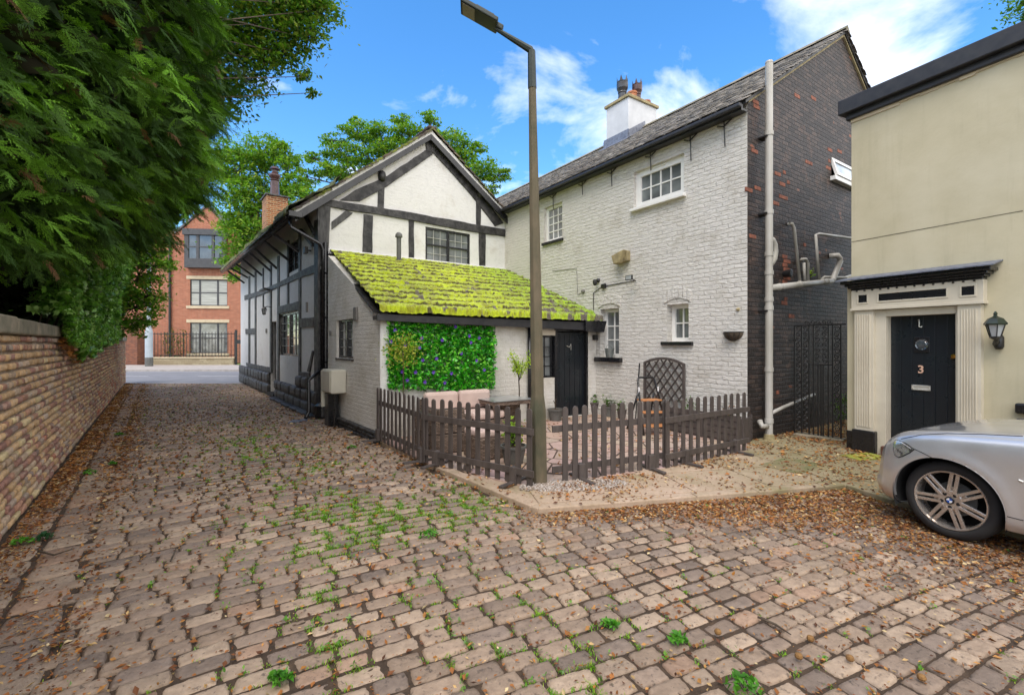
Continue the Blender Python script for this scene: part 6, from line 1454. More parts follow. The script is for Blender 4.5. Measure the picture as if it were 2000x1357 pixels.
# small standard tree near the wall
xg, zg = C.at(1010, 700, -.55); t = thing('small_standard_tree', 'young lime-leaved tree on a thin bare trunk before the white wall', 'tree', C, xg+.03, -.55)
zb2 = C.at(1016, 740, -.55)[1]; mb = MB(C); xb_ = C.x(1014, -.55)
mb.tube([(xb_,-.55,.06),(xb_+.005,-.55,zb2*.8),(xb_-.01,-.55,zb2)], [.014,.012,.011], 7)
tips = []
r_ = random.Random(4)
for k in range(11):
    a = r_.uniform(0, 6.28); q = r_.uniform(.12,.30); zt_ = zb2+r_.uniform(.18,.50); p1 = (xb_+q*.5*math.cos(a), -.55+q*.35*math.sin(a), (zb2+zt_)/2); p2 = (xb_-.05+q*math.cos(a), -.55+q*.6*math.sin(a), zt_)
    mb.tube([(xb_,-.55,zb2-.03), p1, p2], [.006,.005,.003], 5); tips += [p1, p2, tuple((Vector(p1)+Vector(p2))/2)]
mb.build('trunk', M['bark'], t); rr2 = np.random.default_rng(8); Lp = np.concatenate([np.array(q)+rr2.normal(0,.045,(20,3)) for q in tips])
leafcloud(np.array([C.w(*p) for p in Lp]), .045, [[.38,.52,.03],[.50,.60,.06],[.22,.38,.02]], 'leaf', t, 'crown', 10)
xx, yy = xb_, -.55; 
# artificial hedge panel with purple flowers
hx0_, hx1_ = C.x(757,-.05), C.x(964,-.05); hzt = C.at(757, 628,-.05)[1]; hzb = C.at(770, 757,-.05)[1]; hztr = C.at(960, 640,-.05)[1]; hzbr = C.at(955, 760, -.05)[1]
t = thing('leafy_wall_panel', 'bright green artificial leaf panel with purple flowers on the white wall', 'plant panel', C, (hx0_+hx1_)/2, 0, hzb)
n = 7500; r_ = np.random.default_rng(15); u = r_.random(n); v = r_.random(n)
x = hx0_+(hx1_-hx0_)*u+r_.normal(0,.02,n)+(r_.random(n)<.10)*r_.normal(0,.05,n); zt_ = hzt+(hztr-hzt)*u; zb3 = hzb+(hzbr-hzb)*u; z = zb3+(zt_-zb3)*v+r_.normal(0,.025,n); y = -.03-r_.random(n)*.09
cc_ = np.stack([x,y,z],1); Wc = C.o.to_3d(); Wp = np.array([Wc.x,Wc.y,0])+cc_[:,0:1]*np.array([C.ux.x,C.ux.y,0])+cc_[:,1:2]*np.array([C.uy.x,C.uy.y,0])+cc_[:,2:3]*np.array([0,0,1.])
leafcloud(Wp, .074, [[.05,.40,.02],[.12,.62,.03],[.015,.14,.008],[.30,.78,.08],[.05,.46,.02],[.02,.22,.01]], 'leaf_gloss', t, 'leaves', 16, upbias=.1)
mb = MB(C)
x = hx0_
k = 0
for i in range(18):
    xx = hx0_+(hx1_-hx0_)*i/17; mb.bar((xx,-.02,hzb+.03),(xx+.05,-.02,hzt-.03),.012,.008)
for i in range(11): zz = hzb+.04+(hztr-.1-hzb)*i/10; mb.bar((hx0_+.02,-.012,zz),(hx1_-.02,-.012,zz),.012,.008)
mb.build('trellis_backing', M['fence'], t)
M['purple'] = pm('purple_petal', (.16,.05,.50), (.10,.03,.36), 30, .6, bs=0)
flp = [(708+i, j) for i, j in ()]
fpx = [(771,645),(823,660),(863,664),(916,656),(935,660),(819,679),(919,669),(825,703),(930,704),(785,726),(846,727),(811,727),(881,729),(795,742),(829,746),(868,747),(763,667),(791,674),(889,638),(945,722),(852,700),(900,690)]
for i, (a, b) in enumerate(fpx):
    x_, z_ = C.at(a, b, -.12); mb = MB(C); rot = i*.7
    for k in range(5):
        q = rot+k*2*math.pi/5; c1, s1 = math.cos(q), math.sin(q); w = .014
        mb.add([(x_,-.125,z_),(x_+.022*c1-w*s1,-.14,z_+.022*s1+w*c1),(x_+.038*c1,-.135,z_+.038*s1),(x_+.022*c1+w*s1,-.14,z_+.022*s1-w*c1)], [(0,1,2,3)])
    mb.build('flower', M['purple'], t)
# ================================================================ silver saloon car, front wheel and wing in view
from mathutils.bvhtree import BVHTree
_in = Vector((.898,.439)); _g = G(1855,1052)
CR = Frame(_g + _in*.80, d=(-.439,.898))           # x forward, y to the car's left (towards the lane)
car = thing('parked_car', 'silver saloon car parked before the cream house, front wheel towards the lane', 'car', CR)
def sm(xs, ys_, X):
    y = np.interp(X, xs, ys_); k = np.ones(9)/9; p = np.pad(y, 4, mode='edge'); return np.convolve(p, k, 'valid')
NX = 330; X = np.concatenate([np.linspace(-3.75,-1.3,90), np.linspace(-1.29,.55,170), np.linspace(.555,.775,70)])
hw = sm([-3.75,-3.7,-3.5,-3,-1,0,.2,.42,.55,.65,.72,.765,.775],[.62,.76,.86,.903,.905,.90,.89,.86,.81,.73,.62,.46,.36],X)
zb = sm([-3.75,-3.5,-3.2,-.5,.5,.7,.78],[.32,.24,.20,.19,.20,.20,.24],X)
zs = sm([-3.75,-3.4,-2.6,-1.2,-.5,0,.25,.45,.6,.7,.775],[.92,.99,.985,.95,.915,.872,.835,.775,.70,.64,.57],X)
zc = sm([-3.75,-3.4,-2.9,-1.2,-.8,-.5,0,.3,.5,.63,.72,.775],[.98,1.06,1.07,1.02,1.0,.985,.925,.87,.805,.735,.66,.585],X)
def ring(h, b, s, c_):
    pts = np.array([(.70*h, b+.0),(.93*h, b+.005),(.975*h, b+.07),(.985*h, b+.18),(1.0*h, (b+s)/2+.0),(1.0*h, s-.20),(.992*h, s-.10),(.972*h, s-.035),(.94*h, s),(.905*h, s+.012),(.86*h, s+.018+(c_-s)*.35),(.7*h, s+(c_-s)*.75),(.45*h, s+(c_-s)*.95),(.2*h, c_-.002),(0, c_)])
    t = np.linspace(0, 1, len(pts)); T_ = np.linspace(0, 1, 64); y = np.interp(T_, t, pts[:,0]); z = np.interp(T_, t, pts[:,1])
    k = np.array([.15,.2,.3,.2,.15]); p = np.pad(y,2,mode='edge'); y2 = np.convolve(p,k,'valid'); p = np.pad(z,2,mode='edge'); z2 = np.convolve(p,k,'valid'); y2[-1]=0; return y2, z2
def wob(x):  # bumper lip: swells out low at the very front
    return 0
X = np.where(X > .36, .36+(X-.36)*.64, X)
Vb = np.zeros((NX, 64, 3))
for i in range(NX):
    y, z = ring(hw[i], zb[i], zs[i], zc[i]); Vb[i,:,0] = X[i]; Vb[i,:,1] = y; Vb[i,:,2] = z
# waist: lower body tucks in slightly, front bumper lip stands forward low down
lip = np.exp(-((Vb[...,2]-.34)/.06)**2)*np.clip((Vb[...,0]-.40)/.2,0,1); Vb[...,0] += .035*lip; Vb[...,1] += .012*lip
rake = np.clip((Vb[...,2]-.45)/.35,0,1)*np.clip((Vb[...,0]-.3)/.4,0,1); Vb[...,0] -= .05*rake
groove = np.exp(-((Vb[...,2]-.235)/.02)**2); Vb[...,1] -= .006*groove
# wheel arches
AR = .366; axles = [(0.0,.322), (-2.76,.322)]
# arch flare
for ax_, az0 in axles:
    d = np.hypot(Vb[...,0]-ax_, Vb[...,2]-az0); fl = np.exp(-((d-AR-.01)/.06)**2)*(Vb[...,1] > .5); Vb[...,1] += .014*fl
idx = np.arange(NX*64).reshape(NX,64)
f = np.stack([idx[:-1,:-1],idx[1:,:-1],idx[1:,1:],idx[:-1,1:]],-1).reshape(-1,4)
V0 = Vb.reshape(-1,3).copy()
keep = np.ones(len(f), bool)
for ax_, az0 in axles:
    d = np.hypot(V0[:,0]-ax_, V0[:,2]-az0); ins = (d < AR) & (V0[:,1] > .45); keep &= ~ins[f].all(1)
    for vi in np.where(ins)[0]:
        k = AR/max(d[vi],1e-3); V0[vi,0] = ax_+(V0[vi,0]-ax_)*k; V0[vi,2] = az0+(V0[vi,2]-az0)*k
f = f[keep]
VL = V0.copy(); VR = V0.copy(); VR[:,1] *= -1
Vall = np.concatenate([VL,VR]); Fall = np.concatenate([f[:, ::-1], f+len(V0)])
Wd_ = np.array([CR.w(*p) for p in Vall]); bvh = BVHTree.FromPolygons([tuple(p) for p in Wd_], [tuple(q) for q in Fall])
body = npmesh('body', Wd_, Fall, M['car_paint'], car, smooth=True)
bm = bmesh.new(); bm.from_mesh(body.data); bmesh.ops.remove_doubles(bm, verts=bm.verts, dist=.0004); bmesh.ops.recalc_face_normals(bm, faces=bm.faces); bm.to_mesh(body.data); bm.free(); body.data.polygons.foreach_set('use_smooth', [True]*len(body.data.polygons))
# arch lips turned inward
for ax_, az0 in axles:
    for s_ in (1,-1):
        mb = MB(CR); n = 40; a0, a1 = -8, 184; vs = []
        for i in range(n+1):
            a = R(a0+(a1-a0)*i/n); cx_, cz_ = ax_+AR*math.cos(a), az0+AR*math.sin(a)
            xi = int(np.argmin(np.abs(X-cx_))); yo = np.interp(cz_, Vb[xi,:45,2], Vb[xi,:45,1]) if cz_ > .2 else hw[xi]*.95
            vs += [(cx_, s_*(yo+.002), cz_), (cx_, s_*(yo-.03), cz_)]
        mb.add(vs, [(2*i,2*i+1,2*i+3,2*i+2) for i in range(n)]); mb.build('arch_lip', M['car_paint'], car, smooth=True)
        mb = MB(CR); vs = []
        for i in range(n+1): a = R(-20+220*i/n); vs += [(ax_+(AR+.01)*math.cos(a), s_*.87, az0+(AR+.01)*math.sin(a)), (ax_+(AR+.01)*math.cos(a), s_*.40, az0+(AR+.01)*math.sin(a))]
        mb.add(vs, [(2*i,2*i+1,2*i+3,2*i+2) for i in range(n)]); mb.box(ax_-AR, ax_+AR, s_*.38, s_*.40, .12, az0+AR); mb.build('arch_liner', M['dark_void'], car)
# underside
mb = MB(CR); mb.box(-3.6,.40,-.60,.60,.22,.26); mb.build('underside', M['dark_void'], car)
def hit(px_, py_, off=.003):
    d = Vector(((px_-CX)/FPX, 1, (HY-py_)/FPX)).normalized(); h = bvh.ray_cast(Vector((0,0,H)), d)
    if h[0] is None: return None
    nn = h[1]; nn = nn if nn.dot(d) < 0 else -nn; return h[0]+nn*off
def line(pts, w, name, mat, parent):
    q = []
    for (a,b),(c_,d_) in zip(pts[:-1], pts[1:]):
        for i in range(6):
            p = hit(a+(c_-a)*i/6, b+(d_-b)*i/6, .0015)
            if p: q.append(tuple(p))
    p = hit(*pts[-1], .0015)
    if p: q.append(tuple(p))
    if len(q) > 1: mb = MB(W0); mb.tube(q, w, 5); mb.build(name, mat, parent, smooth=True)
line([(1760,857),(1800,849),(1850,846.5),(1920,848),(1998,852)], .0028, 'bonnet_gap', M['dark_void'], car)
line([(1787,877),(1800,883),(1823,895)], .0028, 'bumper_gap', M['dark_void'], car)
line([(1967,1008),(1983,1012),(1999,1016)], .003, 'sill_gap', M['dark_void'], car)
# headlight: clear lens over a bright reflector, shaped on the wing
def patch(poly, off, name, mat, parent, step=2.0, drop=None):
    from mathutils.geometry import tessellate_polygon
    xs = [p[0] for p in poly]; ys_ = [p[1] for p in poly]; vs = []; ix = {}; fs = []
    nx_ = int((max(xs)-min(xs))/step)+1; ny_ = int((max(ys_)-min(ys_))/step)+1
    for i in range(nx_+1):
        for j in range(ny_+1):
            a, b = min(xs)+i*step, min(ys_)+j*step
            if inside(poly, np.array([a]), np.array([b]))[0]:
                p = hit(a, b, off)
                if p: ix[(i,j)] = len(vs); vs.append(tuple(p))
    for (i,j) in ix:
        if all(k in ix for k in ((i+1,j),(i+1,j+1),(i,j+1))): fs.append((ix[(i,j)],ix[(i+1,j)],ix[(i+1,j+1)],ix[(i,j+1)]))
    mb = MB(W0); mb.add(vs, fs); return mb.build(name, mat, parent, smooth=True)
hl = [(1749,859),(1757,860.5),(1770,866),(1786,877.5),(1777,884),(1765,890),(1755,893),(1748,888),(1745.5,876),(1746.5,866)]
M['headlamp'] = glass_mat('headlamp_lens', (.30,.31,.30), .08); M['lamp_inner'] = pm('lamp_reflector', (.72,.72,.70), (.20,.20,.20), 16, .15, metal=.8, bs=0, lo=.42, hi=.5)
lamp = patch(hl, .006, 'headlight', M['lamp_inner'], car, .8); line(hl+[hl[0]], .004, 'headlight_rim', M['dark_void'], lamp)
line([(1750,862),(1762,864),(1780,876)], .006, 'indicator_strip', M['white_enamel'], lamp)
line([(1989,937),(1999,941)], .009, 'side_marker', M['chrome'], car)
# wheels
def wheel_parts(ax_, s_, parent):
    c_ = (ax_, s_*.80, .325); st_ = s_
    w = MB(CR); prof = [(.236,-.02),(.242,.002),(.262,.010),(.295,.006),(.314,-.010),(.325,-.035),(.325,-.17),(.314,-.20),(.295,-.212),(.245,-.21),(.236,-.19)]
    w.lathe([(r_, st_*h) for r_, h in prof], c_, 56, 'y', caps=False); tyre = w.build('wheel', M['rubber'], parent, smooth=True, fix=True)
    m = MB(CR); m.lathe([(.245,st_*.004),(.241,st_*.010),(.232,st_*.008),(.226,-st_*.006),(.222,-st_*.05),(.220,-st_*.19),(.235,-st_*.19),(.243,-st_*.02)], c_, 56, 'y', caps=False)
    m2 = MB(CR)
    for k in range(7):
        a = R(90+8+k*360/7)
        for o_ in (-1,1):
            ra, rb2 = .060, .233; aa = a+o_*.20*1.0; ab = a+o_*.085
            pa = Vector((ax_+ra*math.cos(a+o_*.36), c_[1]-st_*.008, .325+ra*math.sin(a+o_*.36))); pb = Vector((ax_+rb2*math.cos(ab), c_[1]-st_*.012, .325+rb2*math.sin(ab)))
            m2.bar(pa, pb, .027, .020, (0,1,0)); 
        pa = Vector((ax_+.05*math.cos(a), c_[1]-st_*.022, .325+.05*math.sin(a))); pb = Vector((ax_+.115*math.cos(a), c_[1]-st_*.026, .325+.115*math.sin(a))); m2.bar(pa, pb, .022, .014, (0,1,0))
    rim = m.build('rim', M['silver_rim'], tyre, smooth=False); 
    m2.lathe([(.084,-st_*.03),(.084,-st_*.006),(.078,-st_*.0),(.034,-st_*.004)], c_, 32, 'y'); m2.build('spokes', M['silver_rim'], tyre, bevel=.004)
    b = MB(CR)
    for k in range(5): a = R(54+72*k); b.lathe([(.014,-st_*.004),(.014,st_*.0015)], (ax_+.057*math.cos(a), c_[1], .325+.057*math.sin(a)), 10, 'y')
    b.build('bolt_holes', M['dark_void'], tyre)
    cp_ = MB(CR); cp_.lathe([(.031,-st_*.002),(.031,st_*.004),(.028,st_*.006),(.005,st_*.0065)], c_, 28, 'y'); cap = cp_.build('centre_cap', M['black_gloss'], tyre)
    for q in range(4):
        m3 = MB(CR); pts_ = [(ax_, c_[1]+st_*.0072, .325)]+[(ax_+.020*math.cos(R(90*q+i*15)), c_[1]+st_*.0072, .325+.020*math.sin(R(90*q+i*15))) for i in range(7)]
        m3.add(pts_, [tuple(range(8))]); m3.build('emblem_quarter', M['blue'] if q % 2 else M['white_enamel'], tyre)
    d = MB(CR); d.lathe([(.14,-st_*.10),(.14,-st_*.115),(.05,-st_*.09)], c_, 36, 'y'); d.build('brake_disc', M['grey_pot'], tyre)
    d = MB(CR); d.lathe([(.222,-st_*.12),(.05,-st_*.12)], c_, 24, 'y'); d.build('wheel_back', M['dark_void'], tyre)
for ax_ in (0.0, -2.76):
    for s_ in (1,-1): wheel_parts(ax_, s_, car)
# cabin: glass house and roof (outside the picture to the right)
cx_ = [-.80,-1.0,-1.45,-2.2,-2.9,-3.2,-3.38]; ch_ = [1.0,1.12,1.36,1.42,1.36,1.20,1.07]; chw = [.74,.73,.62,.60,.58,.62,.68]
mb = MB(CR); vs = []; 
for x, h, w_ in zip(cx_, ch_, chw): zb_ = 0.96; vs += [(x,.80,zb_),(x,w_,h-.03),(x,w_*.7,h),(x,0,h+.012),(x,-w_*.7,h),(x,-w_,h-.03),(x,-.80,zb_)]
fs = [(i*7+j,(i+1)*7+j,(i+1)*7+j+1,i*7+j+1) for i in range(6) for j in range(6)]; mb.add(vs, fs); cabin = mb.build('windows', M['glass'], car, smooth=True)
mb = MB(CR); vs = []
for x, h, w_ in zip(cx_[2:5], ch_[2:5], chw[2:5]): vs += [(x,w_+.012,h-.035),(x,w_*.7,h+.008),(x,0,h+.02),(x,-w_*.7,h+.008),(x,-w_-.012,h-.035)]
mb.add(vs, [(i*5+j,(i+1)*5+j,(i+1)*5+j+1,i*5+j+1) for i in range(2) for j in range(4)]); mb.build('roof', M['car_paint'], car, smooth=True)
for s_ in (1,-1):
    mb = MB(CR)
    for a, b in (((-.82,.79*s_,.97),(-1.45,.625*s_,1.33)), ((-3.30,.78*s_,1.02),(-2.9,.59*s_,1.33)), ((-2.02,.80*s_,.97),(-2.08,.615*s_,1.39)), ((-1.45,.625*s_,1.33),(-2.9,.595*s_,1.33)), ((-.82,.80*s_,.965),(-3.3,.80*s_,.985))): mb.bar(a, b, .06, .03)
    mb.build('pillar', M['car_paint'], car, bevel=.01)
    mb = MB(CR); mb.lathe([(.02,0),(.06,.02),(.075,.08),(.05,.12)], (-.98,s_*.93,.98), 12); mb.build('door_mirror', M['car_paint'], car, smooth=True)
mb = MB(CR); mb.box(.55,.625,-.26,-.05,.50,.57); mb.box(.55,.625,.05,.26,.50,.57); mb.build('grille', M['dark_void'], car, bevel=.02)
# ================================================================ vegetation
LW = lambda c_, r_, z: np.stack([D1[0]*c_+D2[0]*r_, D1[1]*c_+D2[1]*r_, z], -1)
def spray_template(seed, L=1.0):
    """flat, feathery conifer frond along +x, width along y, quads"""
    r = np.random.default_rng(seed); V = []; F_ = []; lv = []
    def strip_(p, q, w0, w1, lev):
        p = np.array(p); q = np.array(q); d = q-p; s_ = np.array([-d[1], d[0], 0]); s_ /= np.linalg.norm(s_)+1e-9; b = len(V)
        V.extend([p-s_*w0, p+s_*w0, q+s_*w1, q-s_*w1]); F_.append((b,b+1,b+2,b+3)); lv.extend([lev]*4)
    n = 13; main = [(0,0,0)]
    for i in range(1, n+1): t = i/n; main.append((t*L, .05*math.sin(t*3+seed), -.16*t*t*L))
    for i in range(0, n, 2): strip_(main[i], main[min(i+2, n)], .007*(1-i/n)+.005, .005, .3)
    for i in range(1, n+1):
        t = i/n; bl = L*(.34*(1-t)**.8+.08)*r.uniform(.6,1.3)
        for s_ in (-1,1):
            a = s_*R(r.uniform(16,44)); bx_ = np.array(main[i])-[.02*r.random(),0,0]; tip = bx_+bl*np.array([math.cos(a), math.sin(a), -.16+r.normal(0,.12)])
            strip_(bx_, tip, .013, .005, .55)
            m = max(2, int(bl/.10))
            for j in range(1, m+1):
                q = j/(m+.3); b0 = bx_+(tip-bx_)*q; sl_ = bl*.33*(1-q*.7)
                for s2 in (-1,1):
                    a2 = a+s2*R(r.uniform(24,48)); strip_(b0, b0+sl_*np.array([math.cos(a2), math.sin(a2), -.15+r.normal(0,.15)]), .012, .004, .8+.2*q)
    return np.array(V), np.array(F_), np.array(lv)
TPL = [spray_template(s) for s in range(4)]
def scatter_sprays(Pw, dirs, size, cols, seed, name, parent, mat='conifer_leaf'):
    r = np.random.default_rng(seed); Vs = []; Fs = []; Cs = []; b = 0
    which = r.integers(0, len(TPL), len(Pw))
    for k, (TV, TF, TL) in enumerate(TPL):
        m = which == k; P_ = Pw[m]; d = dirs[m]; n = len(P_)
        if n == 0: continue
        d = d/np.linalg.norm(d,axis=1)[:,None]; up = np.tile([0,0,1.0],(n,1))+r.normal(0,.85,(n,3)); s_ = np.cross(up,d); s_ /= np.linalg.norm(s_,axis=1)[:,None]; u = np.cross(d,s_)
        sz_ = size[m]
        V = P_[:,None,:]+sz_[:,None,None]*(TV[None,:,0:1]*d[:,None,:]+TV[None,:,1:2]*s_[:,None,:]+TV[None,:,2:3]*u[:,None,:])
        V[...,2] -= (sz_[:,None]*TV[None,:,0]**2)*.22
        Vs.append(V.reshape(-1,3)); Fs.append((TF[None]+(np.arange(n)*len(TV))[:,None,None]).reshape(-1,4)+b); b += n*len(TV)
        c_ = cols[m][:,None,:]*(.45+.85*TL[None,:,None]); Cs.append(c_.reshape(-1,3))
    return npmesh(name, np.concatenate(Vs), np.concatenate(Fs), M[mat], parent, np.concatenate(Cs))
# ---- big conifer over the garden wall
r_ = np.random.default_rng(42)
tree = thing('conifer', 'huge dark green conifer with drooping feathery sprays overhanging the lane', 'tree', Frame(tuple(LW(7.0,-2.6,0.0)[:2]), 0.0))
def rs(c_, z):
    zz = np.interp(z, [1.6,2.3,2.9,3.5,4.1,5.2,9,12], [-1.15,-.85,-.40,.02,.42,.80,.75,.3]); cc = np.interp(c_, [3,4.5,8.1,10.5,13], [-1.6,-1.2,.92,1.0,.3])
    return np.minimum(zz, cc)
nb = 1150
bc_ = r_.uniform(3.6, 12.6, nb); bz_ = np.interp(bc_,[5,6.5,9,11.2,12.5],[2.42,2.45,2.95,4.0,5.0]); bz_ = bz_+(9.0-bz_)*r_.random(nb)**1.15; bo = r_.normal(-.05,.22,nb)
bl = r_.uniform(0,1,nb); S = []; Dr = []; Sz = []; Co = []
for i in range(nb):
    m = int(r_.integers(20,34)); cc = bc_[i]+r_.normal(0,.24,m); zz = bz_[i]+r_.normal(0,.05,m); depth_in = np.abs(r_.normal(0,.28,m))
    rr_ = rs(cc, zz)+bo[i]-depth_in-.30
    S.append(LW(cc, rr_, zz)); a = r_.normal(.0,1.0,m)+(.25 if bc_[i] > 8 else 0)
    d = np.stack([D2[0]*np.cos(a)+D1[0]*np.sin(a), D2[1]*np.cos(a)+D1[1]*np.sin(a), r_.normal(-.25,.45,m)+bl[i]*.12],1); Dr.append(d)
    Sz.append(r_.uniform(.18,.36,m)*float(np.interp(bc_[i],[4,9],[.62,1.05])))
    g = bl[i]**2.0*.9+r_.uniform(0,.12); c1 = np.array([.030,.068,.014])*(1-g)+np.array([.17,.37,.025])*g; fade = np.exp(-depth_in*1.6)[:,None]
    c_ = np.tile(c1,(m,1))*r_.uniform(.55,1.45,(m,1)); c_[r_.random(m) < .02] = [.16,.08,.035]; Co.append(c_)
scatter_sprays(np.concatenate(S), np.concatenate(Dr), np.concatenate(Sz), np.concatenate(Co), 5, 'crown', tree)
# inner mass of older, denser twigs
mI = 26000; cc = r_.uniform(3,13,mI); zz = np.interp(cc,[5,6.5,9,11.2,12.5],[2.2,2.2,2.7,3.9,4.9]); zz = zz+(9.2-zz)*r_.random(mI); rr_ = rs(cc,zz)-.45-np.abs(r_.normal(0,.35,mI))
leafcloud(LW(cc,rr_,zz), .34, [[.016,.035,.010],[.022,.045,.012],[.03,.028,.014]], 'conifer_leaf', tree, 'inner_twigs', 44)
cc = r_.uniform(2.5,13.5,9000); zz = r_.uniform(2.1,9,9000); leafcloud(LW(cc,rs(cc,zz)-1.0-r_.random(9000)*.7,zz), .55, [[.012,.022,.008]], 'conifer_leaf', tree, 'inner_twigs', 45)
mb = MB(W0)
for c_, r0 in ((5.0,-2.4),(7.2,-2.6),(9.4,-2.5),(11.6,-2.6)):
    p = LW(c_, r0, 0.0); mb.tube([(p[0],p[1],-.1),(p[0],p[1],5),(p[0]+.1,p[1],9.2)], [.2,.15,.05], 9)
    for k in range(6):
        z = 4.6+k*.7; e = LW(c_+r_.normal(0,.6), float(rs(np.array(c_),np.array(z)))-1.0, z+.15); mb.tube([(p[0],p[1],z),((p[0]+e[0])/2,(p[1]+e[1])/2,z+.15),tuple(e)], [.045,.03,.01], 5)
mb.build('trunk', M['bark'], tree, smooth=True)
# a few bare hanging twigs
# ---- ivy and shrubs growing over the wall
palm = []
for i in range(5):
    a = R(-100+50*i); palm.append((.5*math.cos(a)*(1 if i == 2 else .8), .5*math.sin(a)*(1 if i == 2 else .8), -.05))
sh = [(-.35,0,0)]; 
for i in range(5):
    a = R(-100+50*i); k = .5 if i == 2 else .42; sh.append((k*math.cos(a), k*math.sin(a), -.03)); 
    if i < 4: a2 = a+R(25); sh.append((.24*math.cos(a2), .24*math.sin(a2), .02))
IVY = (np.array(sh), np.array([[0,i,i+1] for i in range(1,9)]))
ivy = thing('ivy', 'glossy dark ivy hanging over the coping of the old brick wall', 'ivy', Frame(tuple(LW(12.0,-1.3,0.0)[:2]),0.0,) )
n = 26000; u = r_.random(n); cc = 8.2+12.5*u; zt_ = np.interp(cc,[8.2,10,13,17,21],[2.5,3.3,4.0,5.2,6.2]); zb_ = np.interp(cc,[8.2,8.8,9.6,11,13,17.4,21],[1.9,1.6,1.48,1.5,1.64,1.75,2.0])+.10*np.sin(cc*5)
zz = zb_+(zt_-zb_)*r_.random(n); rr_ = -1.0+.10*np.sin(zz*4+cc*2)+np.clip(zz-2,0,2)*.16-np.abs(r_.normal(0,.14,n)); rr_ = np.where(zz < 2.05, -.93+.06*r_.random(n), rr_)
leafcloud(LW(cc,rr_,zz), .11, [[.13,.32,.04],[.19,.42,.05],[.07,.18,.025],[.32,.52,.14]], 'leaf_gloss', ivy, 'leaves', 46, IVY)
n = 260; cc = r_.uniform(8.3,11.5,n); leafcloud(LW(cc, np.full(n,-.95)+r_.normal(0,.02,n), 1.62+r_.normal(0,.10,n)-.12*np.exp(-((cc-9.8)/.6)**2)), .07, [[.32,.13,.03],[.25,.10,.04]], 'leaf_gloss', ivy, 'brown_leaves', 47, IVY)
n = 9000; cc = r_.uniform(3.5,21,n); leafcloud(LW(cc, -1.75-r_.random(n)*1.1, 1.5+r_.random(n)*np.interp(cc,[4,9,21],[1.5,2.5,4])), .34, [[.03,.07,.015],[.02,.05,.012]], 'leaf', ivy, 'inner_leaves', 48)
mb = MB(W0)
for k in range(26):
    c_ = 8.5+k*.42; p0 = LW(c_,-1.25,1.7); p1 = LW(c_+.1,-1.05,2.2+.5*r_.random()); p2 = LW(c_+.3,-1.0,3.0); mb.tube([tuple(p0),tuple(p1),tuple(p2)], [.012,.009,.004], 5)
mb.build('stems', M['bark'], ivy)
# ---- leafy trees built from a trunk, limbs and many small leaf clusters
def P3(px_, py_, depth): return np.array([(px_-CX)/FPX*depth, depth, H+(HY-py_)/FPX*depth])
def broadleaf(name, label, base, blobs, depth, nleaf, size, cols, seed, flat=.7, trunk_r=.25, cl=.16, sub=26, group=None, mat='leaf', dz=1.0, twig=.012):
    r = np.random.default_rng(seed); t = thing(name, label, 'tree', Frame((base[0], base[1]), 0.0), group=group)
    mb = MB(W0); Lp = []; tot = sum(b[2]**2 for b in blobs)
    cen = np.array([P3(b[0], b[1], depth+(b[3] if len(b) > 3 else 0)) for b in blobs]); fork = np.array([base[0], base[1], max(2.0, np.percentile(cen[:,2], 20)*.55)])
    mb.tube([(base[0],base[1],-.1),(base[0]+.1,base[1],fork[2]*.5),tuple(fork)], [trunk_r,trunk_r*.8,trunk_r*.62], 9)
    top = fork+np.array([cen[:,0].mean()-fork[0], 0, cen[:,2].max()-fork[2]])*.6; mb.tube([tuple(fork),tuple((fork+top)/2+[.2,0,0]),tuple(top)], [trunk_r*.6,trunk_r*.4,trunk_r*.2], 7)
    for b, c_ in zip(blobs, cen):
        R_ = b[2]/FPX*depth; s0 = fork+(top-fork)*r.uniform(0,.8); mid = (s0+c_)/2+r.normal(0,.12*R_,3)+[0,0,.15*R_]; mb.tube([tuple(s0),tuple(mid),tuple(c_)], [trunk_r*.26,trunk_r*.16,trunk_r*.07], 6)
        ns = max(4, int(sub*b[2]/50)); nl = int(nleaf*b[2]**2/tot/ns)
        for k in range(ns):
            d = r.normal(0,1,3); d /= np.linalg.norm(d); sc_ = c_+d*R_*r.uniform(.35,1.0)**.6*np.array([1,1,flat])
            mb.tube([tuple(c_+(sc_-c_)*.05),tuple((c_+sc_)/2+r.normal(0,.05*R_,3)),tuple(sc_)], [twig*1.6,twig,twig*.5], 4, False)
            Lp.append(sc_+r.normal(0,1,(nl,3))*np.array([1.25,1.25,.55*dz])*cl*R_)
    mb.build('trunk', M['bark'], t, smooth=True); leafcloud(np.concatenate(Lp), size, cols, mat, t, 'crown', seed, upbias=.5); return t
CB = [[.055,.145,.018],[.085,.20,.022],[.12,.24,.03],[.04,.10,.015]]
CBL = [[.12,.27,.025],[.17,.34,.03],[.08,.19,.02],[.24,.34,.04]]
b = LW(11.0,-3.6,0.0)
broadleaf('overhanging_tree', 'dark leafy branches reaching over the lane at the top, behind the conifer', b, [(470,-60,90),(540,-40,80),(500,30,62),(555,45,52),(600,10,50),(600,75,34),(560,105,34),(520,120,40),(596,150,18),(625,20,28),(470,150,45),(480,90,50),(440,60,60),(606,182,12),(420,200,50),(400,120,60)], 10.5, 24000, .10, [[.08,.18,.02],[.12,.24,.025],[.20,.26,.04],[.05,.12,.015]], 71, .8, .10, .27, 34, twig=.007)
b = P3(500, 700, 26)
broadleaf('light_green_tree', 'light green airy tree growing behind the brick chimney and before the red building', b, [(470,330,50),(520,300,42),(560,330,34),(480,390,52),(470,430,38),(490,450,48),(520,380,45),(470,500,42),(475,540,26),(590,390,34),(580,360,26),(440,330,26),(540,290,24),(450,300,30)], 26, 22000, .18, CBL, 72, .8, .3, .19, 34)
b = P3(800, 690, 30)
